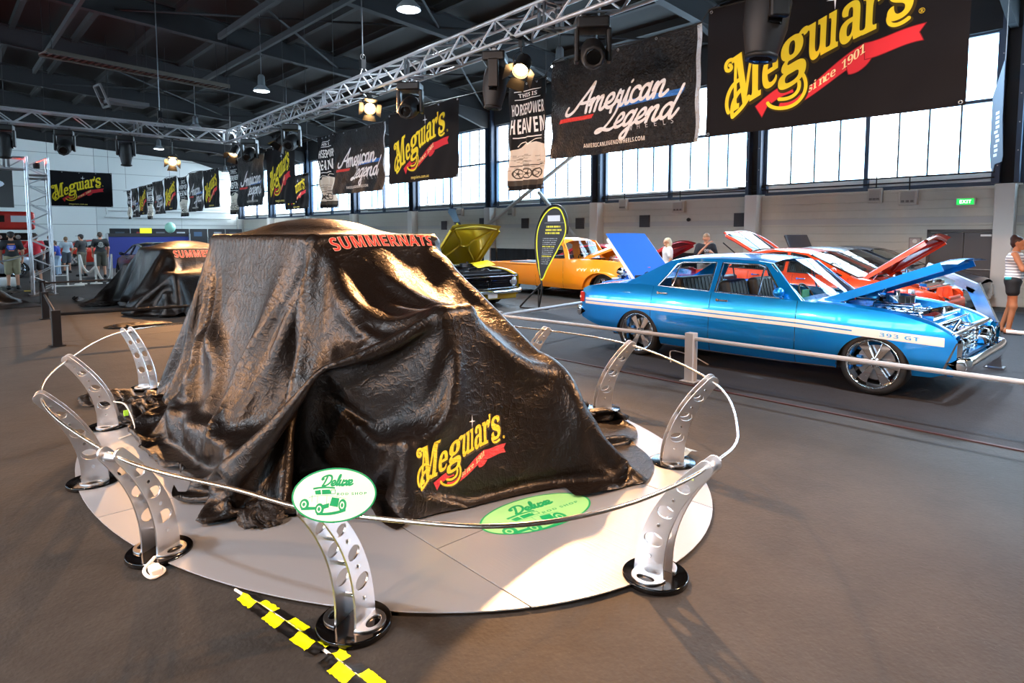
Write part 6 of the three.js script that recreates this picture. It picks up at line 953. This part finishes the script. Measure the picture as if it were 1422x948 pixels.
// visitors at the left, most with their backs to the camera
const skull = canvasTex(256, 256, (c, w, h) => { c.clearRect(0, 0, w, h); c.fillStyle = '#9a9a92'; c.beginPath(); c.ellipse(128, 120, 78, 92, 0, 0, 7); c.fill(); c.fillStyle = '#25262a'; c.beginPath(); c.ellipse(98, 112, 20, 24, 0, 0, 7); c.ellipse(158, 112, 20, 24, 0, 0, 7); c.fill(); c.fillRect(90, 170, 76, 8); c.fillRect(110, 150, 8, 50); c.fillRect(136, 150, 8, 50); c.strokeStyle = '#c9c9c0'; c.lineWidth = 14; c.beginPath(); c.arc(128, 128, 104, 0.3, 2.9); c.stroke(); });
const badge = canvasTex(256, 256, (c, w, h) => { c.clearRect(0, 0, w, h); c.fillStyle = '#d98a66'; c.fillRect(40, 20, 176, 34); c.fillRect(60, 222, 136, 26); c.fillStyle = '#3a55c8'; c.beginPath(); c.moveTo(30, 70); c.lineTo(226, 70); c.lineTo(246, 140); c.lineTo(196, 214); c.lineTo(60, 214); c.lineTo(10, 140); c.fill(); c.fillStyle = '#e6e2f0'; for (let k = 0; k < 4; k++) c.fillRect(60 + 8 * k, 96 + k * 26, 136 - 16 * k, 9); });
const toward = (x, z) => Math.atan2(x, z);                     // facing away from the camera
const crowd = [
  [[1.75, 0, -23.2], { h: 1.68, fat: 1.2, top: 0x1c1c1e, bottom: 0x8d8468, leg: 0.98, cap: 0x1a1a1c, print: badge, lean: 0.02 }, 'man in black T-shirt with a blue badge print, back turned, left of the lattice tower', 0],
  [[4.25, 0, -28.6], { h: 1.6, fat: 1.12, top: 0x2a2a2c, bottom: 0x5b5446, leg: 0.95, cap: 0x2a2a2e, el: [0.27, 1.12, 0.06], wl: [0.18, 1.0, 0.25] }, 'man in dark cap and black T-shirt with khaki shorts, left of the printed-back man', 0.9],
  [[4.62, 0, -27.2], { h: 1.68, fat: 1.2, top: 0x252628, bottom: 0x4a463c, leg: 0.98, hair: 0x3a2c22, print: skull }, 'broad man in black T-shirt with a grey skull print on his back', 0.1],
  [[4.15, 0, -31.5], { h: 1.5, top: 0x9aa7b0, bottom: 0x40454e, leg: 0.9, hair: 0x6a5238 }, 'person in pale grey shirt beyond the man in the dark cap', 0.3],
  [[3.95, 0, -34.5], { h: 1.55, top: 0x1f2124, bottom: 0x2b2d33, leg: 1.2, hair: 0x4a3524 }, 'person in black far behind the lattice tower', 0.2],
  [[2.55, 0, -25.6], { h: 1.62, fat: 1.25, top: 0xb3182a, bottom: 0x2e2a2c, leg: 0.95, hair: 0x3b2a20, el: [-0.05 + 0.32, 1.2, 0.1], wl: [0.36, 1.1, 0.3] }, 'man in bright red T-shirt just behind the lattice tower', 0.4],
  [[3.6, 0, -29.5], { h: 1.35, fat: 1.2, top: 0x1c3c9a, bottom: 0x9fb4c8, leg: 1.2, hair: 0x5a452e, lean: 0.2 }, 'person in royal blue shirt stooping right of the lattice tower', 1.2],
  [[9.5, 0, -41], { h: 1.6, top: 0x23262a, bottom: 0x2b2d33, leg: 1.2, hair: 0x2a1f18 }, 'far visitor in black before the display boards', -0.5],
  [[10.3, 0, -41.5], { h: 1.55, top: 0x8fa0ac, bottom: 0x343b48, leg: 1.2, hair: 0x6a5238 }, 'far visitor in grey before the display boards', 0.4],
];
for (const [p, o, l, tw] of crowd) person({ skin: 0xb98467, far: 1, ...o }, l, p, toward(p[0], p[2]) + tw);
// ---------------------------------------------------------------- printed lettering on the veil, second veil, wall fittings, flags, left background
const sheetM = (c, veil) => obj('veil_sheet', clothGeo(c), SATIN, veil);
function nearest(c, x, y, z) { let b = 0, d = 9e9; for (let i = 0; i < c.P.length; i += 3) { if (!c.on[i / 3]) continue; const e = (c.P[i] - x) ** 2 + (c.P[i + 1] - y) ** 2 + (c.P[i + 2] - z) ** 2; if (e < d) { d = e; b = i / 3; } } return [b % c.nx, Math.floor(b / c.nx)]; }
const emblemTex = canvasTex(1024, 600, (c, w, h) => { c.clearRect(0, 0, w, h); goldWord(c, w, h, null, false); });
const redTex = canvasTex(1024, 128, (c, w, h) => { c.clearRect(0, 0, w, h); c.font = 'bold 112px sans-serif'; c.fillStyle = '#f1dccb'; c.save(); c.translate(12, 106); c.scale(1.36, 1.05); c.strokeStyle = '#f1dccb'; c.lineWidth = 4; c.strokeText('SUMMERNATS', 0, 0); c.fillStyle = '#d8352c'; c.fillText('SUMMERNATS', 0, 0); c.restore(); });
const printed = (tex) => M_(0xffffff, 0.45, 0, { map: tex, transparent: true, alphaTest: 0.35, bumpMap: creaseB, bumpScale: 0.006 });
{
  const t = thing('veiled_car', 'vintage car hidden under black satin with gold and red lettering, on the platform', 'veiled car', [0, 0, 0]);
  sheetM(mainCloth, t);
  const A = nearest(mainCloth, 1.99, 1.58, -4.0), B = nearest(mainCloth, 2.87, 1.56, -4.0), j = Math.min(A[1], B[1]);
  obj('printed_lettering', clothGeo(mainCloth, A[0], B[0], j, j + 5, 0.0025), printed(redTex), t);
  const C = nearest(mainCloth, 1.93, 0.46, -2.85), D = nearest(mainCloth, 2.67, 0.40, -2.82), E = nearest(mainCloth, 2.3, 0.045, -2.8);
  obj('printed_emblem', clothGeo(mainCloth, D[0] - Math.round(0.78 / mainCloth.dx), D[0], E[1] - Math.round(0.5 / mainCloth.dx), E[1], 0.003), printed(emblemTex), t);
}
const veilPrims = [['box', 4.3, 0.72, -15.6, 0.76, 0.58, 1.05, 0.12], ['ell', 4.3, 1.1, -15.7, 0.8, 0.34, 1.15], ['box', 4.3, 0.5, -14.3, 0.86, 0.33, 0.85, 0.1], ['box', 4.3, 0.45, -17.2, 0.84, 0.42, 0.7, 0.1], ['box', 3.36, 0.42, -13.5, 0.07, 0.40, 0.07, 0.03]];
const veil2 = drape({ x0: 1.95, x1: 6.65, z0: -18.9, z1: -12.5, seed: 21, prims: veilPrims, ground: () => 0, hem: (x, z) => { const l = Math.max(0, 3.6 - x), f = Math.max(0, z + 14.55), w = 0.12 * (vn(x * 2, z * 2, 4, 99, 99) - 0.5); return l < 1.55 + w && !(l && f && Math.hypot(l / 1.5, f / 1.95) > 1.02 + w); },
  start: (x, z) => { const ex = x < 3.6 ? x - 3.6 : x > 5 ? x - 5 : 0, ez = z < -16.6 ? z + 16.6 : z > -14.6 ? z + 14.6 : 0, d = Math.hypot(ex, ez); if (d < 1e-6) return [x, 1.46, z]; const f = (ez / d) ** 2, o = lerp(pll([[0, 0], [1.4, 0.4], [9, 8]], d), pll([[0, 0], [0.5, 0.35], [1.3, 1.1], [2.1, 1.3], [9, 8]], d), f), y = lerp(pll([[0, 1.44], [1.4, 0.05], [9, 0.03]], d), pll([[0, 1.44], [0.5, 1.0], [1.3, 0.86], [2.1, 0.05], [9, 0.03]], d), f); return [clamp(x, 3.6, 5) + ex / d * o, y, clamp(z, -16.6, -14.6) + ez / d * o]; },
  levels: [[46, 45, 24, 0.2, 0.3, 0.7], [100, 16, 14, 0.7, 0.8, 0.4]] });
{
  const t = thing('veiled_car', 'second veiled car under a black satin sheet with red lettering, further back on the left', 'veiled car', [0, 0, 0]); sheetM(veil2, t);
  const A = nearest(veil2, 3.75, 1.36, -14.55), B = nearest(veil2, 4.95, 1.36, -14.55), j = Math.min(A[1], B[1]); obj('printed_lettering', clothGeo(veil2, A[0], B[0], j + 1, j + 7, 0.004), printed(redTex), t);
  const c = dup(t, [-4.55, 0, -4.2], 0, 'third veiled car under a black sheet, cut off by the left edge of the picture');
}
// black cloth bundles dropped round the veiled cars
function bundle(p, r, label, sd) { const g = new THREE.SphereGeometry(1, 72, 40), a = g.attributes.position; for (let i = 0; i < a.count; i++) { const v = V(a.getX(i), a.getY(i), a.getZ(i)), n = 0.62 + 0.5 * Math.abs(fbm((v.x + 2) * 0.25, (v.z + v.y + 3) * 0.25, 7, 4, sd) - 0.5) * 2 + 0.25 * (1 - Math.abs(2 * vn(v.x * 4 + 20, v.z * 4 + v.y * 3 + 20, sd, 99, 99) - 1)); a.setXYZ(i, v.x * n * r[0], Math.max(0.0, v.y * n * r[1] + 0.25 * r[1]), v.z * n * r[2]); } g.computeVertexNormals(); const o = obj('cloth_bundle', g, SATIN); o.position.set(...p); return tag(o, label, 'cloth'); }
bundle([1.32, 0.019, -6.05], [0.26, 0.14, 0.42], 'coil of black satin cloth heaped on the platform behind the veiled car', 4);
bundle([1.42, 0.019, -3.72], [0.22, 0.15, 0.2], 'crumpled black satin bundle at the foot of the veiled car, front left', 24);
bundle([1.28, 0.019, -3.42], [0.13, 0.08, 0.14], 'small crumpled end of black satin at the front left of the platform', 34);
bundle([1.18, 0.004, -7.05], [0.22, 0.07, 0.28], 'small black cloth heap at the foot of the farthest post', 14);
bundle([2.6, 0.003, -12.4], [0.55, 0.05, 0.25], 'flat black cloth heap trailing from the second veiled car', 6);
bundle([2.75, 0.003, -16.6], [0.4, 0.06, 0.4], 'black cloth heap beside the second veiled car at the left', 8);

// wall fittings on the right wall
const wx = X1 - 0.001, vm = M_(0x4c4a4e, 0.7);
[[2.02, -8.955, 'dark square grille on the right wall beside the third pilaster from the door'], [2.03, -12.32, 'dark square grille on the right wall above the sky blue bonnet'], [1.99, -15.15, 'dark square grille on the right wall just right of the teardrop flag'], [2.03, -18.03, 'dark square grille on the right wall crossed by the wind brace'], [2.09, -20.65, 'dark square grille on the right wall behind the olive bonnet'], [2.0, -23.4, 'dark square grille on the right wall left of the olive bonnet']].forEach(([y, z, l]) => { const t = thing('wall_grille', l, 'grille', [wx, y, z], 0, 'dark wall grilles'); obj('frame', rbox(0.05, 0.4, 0.4, 0.01, -0.025, 0, 0), vm, t); obj('slats', [...Array(9)].map((_, k) => box(0.012, 0.02, 0.35, -0.055, -0.16 + k * 0.04, 0)), M_(0x3c3a3e, 0.7), t).userData.kind = 'stuff'; });
[[2.46, -10.99, 0.55, 'grey switch cabinet with sockets on the right wall under the largest wheels banner'], [2.6, -13.15, 0.4, 'small grey switch box on the right wall right of the teardrop flag'], [2.5, -18.78, 0.4, 'small grey switch box left of the wind brace'], [2.56, -22.13, 0.5, 'grey switch cabinet above the olive bonnet'], [2.56, -5.38, 0.4, 'beige box under the window nearest the door'], [2.48, -4.65, 0.5, 'wide beige floodlight box left of the exit sign']].forEach(([y, z, w, l]) => { const t = thing('switch_box', l, 'switch box', [wx, y, z]); obj('case', rbox(0.14, 0.36, w * 0.8, 0.015, -0.07, 0, 0), M_(0xb9b5ac, 0.5), t); obj('cover', rbox(0.02, 0.28, w * 0.6, 0.006, -0.15, 0, 0), M_(0xa29e98, 0.5), t); obj('socket', [0, 1, 2].map((k) => rbox(0.04, 0.05, 0.06, 0.008, -0.165, -0.09, (k - 1) * w * 0.2)), M_(0x6a6764, 0.5), t).userData.kind = 'stuff'; obj('conduit', bar([-0.03, 0.18, 0], [-0.03, 0.5, 0], 0.014, 8), MAT.darkMetal, t); });
tag(obj('wall_camera', [sph(0.06, 14, 10).translate(wx - 0.07, 2.05, -10.65), cyl(0.05, 0.05, 0.03, 14).rotateZ(Math.PI / 2).translate(wx - 0.02, 2.05, -10.65)], MAT.black), 'small black dome camera on the right wall', 'camera');
{ const t = thing('exit_sign', 'green lit EXIT sign above the double door', 'sign', [wx - 0.02, 2.34, -3.5]); obj('case', rbox(0.08, 0.16, 0.36, 0.01, -0.06, 0, 0), MAT.white, t);
  const tex = canvasTex(256, 112, (c, w, h) => { c.fillStyle = '#12a040'; c.fillRect(0, 0, w, h); c.fillStyle = '#f4fff4'; c.font = 'bold 84px sans-serif'; c.textAlign = 'center'; c.fillText('EXIT', w / 2, 86); }); const f = new THREE.PlaneGeometry(0.33, 0.14).rotateY(-Math.PI / 2).translate(-0.104, 0, 0); obj('lit_face', f, M_(0xffffff, 0.5, 0, { map: tex, emissive: 0xffffff, emissiveMap: tex, emissiveIntensity: 1.3 }), t); }
{ const t = thing('notice_board', 'small framed notice on the wall left of the double door', 'notice', [wx, 1.36, -4.48]); obj('frame', rbox(0.04, 0.32, 0.26, 0.006, -0.02, 0, 0), M_(0x8d8480, 0.5), t); obj('sheet', box(0.01, 0.27, 0.21, -0.042, 0, 0), M_(0xb9aaa6, 0.6), t); obj('badge', cyl(0.05, 0.05, 0.012, 20).rotateZ(Math.PI / 2).translate(-0.05, 0.07, 0), MAT.white, t); }
// teardrop flag on its stand, small flag behind, pennant by the windows
function flag(name, label, p, turn, outline, tex, m2, depth = 0.006) {
  const t = thing(name, label, 'flag', p, turn), S = shp(outline), g = new THREE.ShapeGeometry(S, 24), a = g.attributes.position, u = g.attributes.uv; let lo = [9, 9], hi = [-9, -9]; for (let i = 0; i < a.count; i++) for (const k of [0, 1]) { const v = k ? a.getY(i) : a.getX(i); lo[k] = Math.min(lo[k], v); hi[k] = Math.max(hi[k], v); } for (let i = 0; i < a.count; i++) u.setXY(i, (a.getX(i) - lo[0]) / (hi[0] - lo[0]), (a.getY(i) - lo[1]) / (hi[1] - lo[1]));
  obj('flag_cloth', [g, g.clone().translate(0, 0, -depth)], M_(0xffffff, 0.7, 0, { map: tex, side: THREE.DoubleSide }), t);
  return t;
}
{
  // local x runs along -z of the hall (to the left in the picture)
  const pts = curve([[0.02, 0.60, 0], [0.12, 1.0, 0], [0.17, 1.35, 0], [0.13, 1.7, 0], [-0.05, 2.0, 0], [-0.3, 2.16, 0], [-0.55, 2.12, 0], [-0.70, 1.85, 0], [-0.70, 1.6, 0], [-0.5, 1.3, 0], [-0.2, 0.9, 0]], true, 0.5).getPoints(70).map((q) => [-q.x, q.y]);
  const tex = canvasTex(384, 768, (c, w, h) => { c.fillStyle = '#23272c'; c.fillRect(0, 0, w, h); c.fillStyle = '#b9bfc6'; c.fillRect(150, 90, 150, 60); c.strokeStyle = '#8a929a'; c.lineWidth = 3; c.beginPath(); c.moveTo(110, 165); c.lineTo(360, 165); c.stroke(); const row = (y, x0, n, hh, col) => { c.fillStyle = col; for (let k = 0; k < n; k++) c.fillRect(x0 + k * 15, y, 5 + 8 * hash2(k, y, 3), hh); }; row(195, 135, 12, 18, '#d8d23a'); row(228, 125, 13, 18, '#d8d23a'); row(260, 120, 12, 18, '#d8d23a'); for (let k = 0; k < 14; k++) row(320 + k * 20, 90 - k * 1.5, 12 - (k >> 1), k % 5 === 4 ? 12 : 8, k % 5 === 4 ? '#d8d23a' : '#9aa2aa'); });
  const t = flag('teardrop_flag', 'teardrop flag in dark grey with lime border on a stand before the orange pickup', [9.5, 0, -9.3], Math.PI / 2 + Math.PI, pts, tex);
  t.rotation.y = -Math.PI / 2;
  const P3 = pts.map(([x, y]) => [x, y, 0.004]), P4 = pts.map(([x, y]) => [x * 0.93 + 0.018, (y - 1.4) * 0.965 + 1.4, 0.006]);
  obj('lime_border', new THREE.TubeGeometry(curve(P4, true), 120, 0.016, 6, true).scale(1, 1, 0.4), M_(0xd6dc28, 0.6), t);
  obj('pole', tube([[-0.09, 0.0, -0.01], [0.0, 0.5, -0.01], [-0.14, 1.0, -0.01], [-0.19, 1.35, -0.01], [-0.15, 1.7, -0.01], [0.03, 2.03, -0.01], [0.3, 2.19, -0.01], [0.57, 2.14, -0.01], [0.72, 1.86, -0.01], [0.715, 1.6, -0.01]].map(([x, y, z]) => [x, y, z]), 0.022, 60, 8), MAT.black, t);
  obj('stand', [bar([0.0, 0.55, 0], [-0.5, 0.03, 0.15], 0.02, 8), bar([-0.09, 0.5, 0], [-0.09, 0.02, 0], 0.012, 8), box(0.55, 0.014, 0.09, -0.1, 0.01, 0), box(0.09, 0.014, 0.5, -0.1, 0.01, 0), bar([-0.5, 0.015, 0.15], [-0.1, 0.015, 0], 0.016, 8)], MAT.black, t);
  t.scale.x = -1 * -1;
}
{ const tex = canvasTex(128, 256, (c, w, h) => { c.fillStyle = '#5d7ea0'; c.fillRect(0, 0, w, h); c.fillStyle = '#26303a'; c.fillRect(0, 120, w, 136); c.strokeStyle = '#d6d63a'; c.lineWidth = 16; c.stroke(new Path2D('M10,130 L60,150 L40,200 L90,240 M70,130 L100,180')); }); const t = flag('small_flag', 'small blue and lime flag sticking up behind the olive bonnet', [11, 0, -14.2], -Math.PI / 2, [[-0.34, 2.22], [-0.3, 2.33], [0.0, 2.3], [0.08, 2.15], [0.35, 1.72], [0.4, 1.55], [0.15, 1.5], [0.05, 1.8], [-0.2, 2.1]], tex); obj('pole', bar([0.3, 0, -0.02], [0.2, 1.6, -0.02], 0.015, 8), MAT.black, t); obj('foot', box(0.4, 0.02, 0.4, 0.3, 0.01, -0.02), MAT.black, t); }
{ const tex = canvasTex(128, 512, (c, w, h) => { c.fillStyle = '#3f5366'; c.fillRect(0, 0, w, h); c.fillStyle = '#aebccb'; for (let k = 0; k < 10; k++) c.fillRect(40 + 20 * hash2(k, 1, 3), 230 + k * 22, 34, 14); });
  const t = flag('pennant', 'slate blue pennant hanging edge-on before the right-hand window', [12, 0, -2.08], 0, [[-0.25, 4.18], [0.2, 3.72], [0.2, 2.9], [0.12, 2.62], [0.02, 2.55], [-0.05, 2.66], [-0.35, 2.67], [-0.38, 2.75], [-0.28, 3.3]], tex); t.rotation.y = 0.17 + 0.28; obj('hanging_line', bar([-0.24, 4.16, 0], [-0.3, roofY(12) - 0.2, 0], 0.006, 6), MAT.steel, t); }
// loose cables under the sedan
tag(obj('cable', [tube([[6.7, 0.012, -4.3], [6.95, 0.10, -4.45], [7.2, 0.02, -4.3], [6.9, 0.012, -3.9]], 0.008, 24, 6)], M_(0xd8d8d8, 0.5)), 'thin pale cable on the carpet behind the sedan rear wheel', 'cable');

// ---------------------------------------------------------------- left background
{ // red van with a long window band
  const R = paint(0xb81c12, 0.1, 0.35), t = thing('red_van', 'tall red van with a dark window band at the left, behind the visitors', 'van', [1.2, 0, -33.6]);
  obj('body', [rbox(4.2, 0.75, 1.9, 0.12, 0, 2.15, 0), rbox(4.3, 0.95, 2.0, 0.12, 0, 0.85, 0)], R, t); obj('window_band', [rbox(4.22, 0.3, 1.94, 0.05, 0, 1.5, 0)], MAT.blackGloss, t);
  for (let k = 0; k < 5; k++) obj('window', box(0.6, 0.26, 0.03, -1.6 + k * 0.8, 2.22, 0.955), [MAT.blackGloss, M_(0xc9ced2, 0.2), MAT.blackGloss][k % 3], t);
  for (const x of [-1.4, 1.4]) for (const sd of [-1, 1]) { const w = obj('wheel', lathe([[0.2, -0.1], [0.34, -0.1], [0.36, -0.05], [0.36, 0.05], [0.34, 0.1], [0.2, 0.1]], 24).rotateX(Math.PI / 2), TYRE, t); w.position.set(x, 0.36, sd * 0.92); }
  for (let k = 0; k < 6; k++) obj('lamp', cyl(0.09, 0.09, 0.04, 16).rotateX(Math.PI / 2).translate(-1.5 + k * 0.6, 1.48, 1.0), MAT.chrome, t);
}
modern('red car with closed bonnet far behind the skull-print man', 0xc22a14, [6.6, 0, -38.6], { hood: 0, turn: Math.PI / 2, name: 'red_hatchback' });
modern('dark navy car with chrome trim, half hidden by the second veiled car', 0x0b1736, [5.55, 0, -23.4], { hood: 0, turn: Math.PI, m: 0.5, name: 'navy_saloon' });
modern('silver car at the far left behind the lattice tower', 0x8b8f98, [0.85, 0, -29.6], { hood: 0, turn: Math.PI / 2 + 0.2, m: 0.5, name: 'silver_hatchback' });
{ const t = thing('exhibitor_wall', 'royal blue display wall with a yellow card far behind the veiled cars', 'display wall', [7.8, 0, -34]); obj('panel', [box(3.5, 1.62, 0.06, 0, 0.83, 0)], M_(0x16256e, 0.6), t); obj('top_band', [box(3.5, 0.16, 0.07, 0, 1.56, 0.005)], M_(0x14161c, 0.6), t); obj('leg', [box(0.06, 1.62, 0.3, -1.75, 0.81, 0), box(0.06, 1.62, 0.3, 1.75, 0.81, 0)], MAT.alu, t); obj('yellow_card', box(0.5, 0.26, 0.02, -0.15, 1.76, 0.02), M_(0xe6e41c, 0.5), t); }
for (let k = 0; k < 7; k++) { const t = thing('display_board', ['black display board behind the royal blue wall, leftmost of the row', 'black display board second from the left, small red print', 'black display board behind the yellow card', 'black display board right of the yellow card', 'black display board behind the pale green balloon', 'black display board second from the right', 'black display board at the right end, above the veiled roof'][k], 'display board', [8.8 + k * 1.15, 0, -45.5]); obj('board', box(1.1, 1.6, 0.05, 0, 1.15, 0), M_(0x15171c, 0.6), t); obj('poster', box(0.5, 0.3, 0.01, 0.1 * Math.sin(k * 3), 1.6, 0.03), M_([0x44505c, 0x8a2c2c, 0x5a6068, 0x9aa4ac, 0x2f4a66, 0x737a80, 0x3c4248][k], 0.6), t); obj('leg', [box(0.04, 0.4, 0.4, -0.5, 0.2, 0), box(0.04, 0.4, 0.4, 0.5, 0.2, 0)], MAT.darkMetal, t); }
{ const t = thing('balloon', 'pale green round balloon on a stick above the display boards', 'balloon', [10.9, 0, -42.5]); obj('ball', sph(0.3, 20, 14).scale(1, 1.1, 1).translate(0, 2.0, 0), M_(0xa8e6d0, 0.35), t); obj('stick', bar([0, 0, 0], [0, 1.7, 0], 0.02, 8), MAT.white, t); obj('foot', cyl(0.25, 0.25, 0.03, 20).translate(0, 0.015, 0), MAT.white, t); }
{ // white rope barrier and low white frames
  const t = thing('rope_barrier', 'white rope hanging in loops between white posts beside the skull-print man', 'barrier', [3.5, 0, -24]);
  for (const [x, z] of [[0, 0], [0.42, 0], [0.85, 0.1]]) { obj('post', bar([x, 0, z], [x, 0.95, z], 0.03, 10), MAT.white, t); obj('base', cyl(0.16, 0.18, 0.03, 20).translate(x, 0.015, z), MAT.white, t); }
  obj('rope', [tube([[0, 0.93, 0], [0.08, 0.55, 0], [0.22, 0.38, 0], [0.36, 0.5, 0], [0.42, 0.56, 0]], 0.035, 24, 8), tube([[0.42, 0.56, 0], [0.52, 0.25, 0], [0.66, 0.08, 0], [0.8, 0.25, 0.08], [0.85, 0.8, 0.1]], 0.035, 24, 8)], MAT.white, t);
  const u = thing('low_stand', 'low white tube frame on the floor right of the lattice tower', 'stand', [2.95, 0, -23.2]); obj('frame', [bar([-0.3, 0.03, 0], [0.5, 0.03, 0.2], 0.025, 8), bar([0.1, 0.03, 0.05], [0.1, 0.65, 0.05], 0.025, 8), bar([-0.3, 0.62, 0], [0.15, 0.65, 0.08], 0.02, 8), bar([-0.3, 0.35, 0], [0.1, 0.35, 0.05], 0.015, 8)], MAT.white, u);
  tag(obj('white_box', rbox(0.5, 0.3, 0.4, 0.1, 1.7, 0.15, -24.2), MAT.white), 'rounded white box on the floor left of the lattice tower', 'box');
  tag(obj('yellow_cloth', grid(12, 8, (u_, v) => [1.85 + 0.5 * u_, 0.02 + 0.05 * fbm(u_, v, 3, 2, 7), -21.7 + 0.25 * v]), M_(0xb59a1e, 0.8, 0, { side: THREE.DoubleSide })), 'yellow cloth on the floor beside the lattice tower foot', 'cloth');
  tag(obj('black_cord', tube([[0.2, 1.02, -16], [1.2, 1.0, -18], [1.75, 1.05, -20.2], [1.98, 1.12, -21.0]], 0.018, 30, 6), MAT.black), 'black cord running from the left edge to the lattice tower', 'cord');
}
renderer.render(scene, camera);
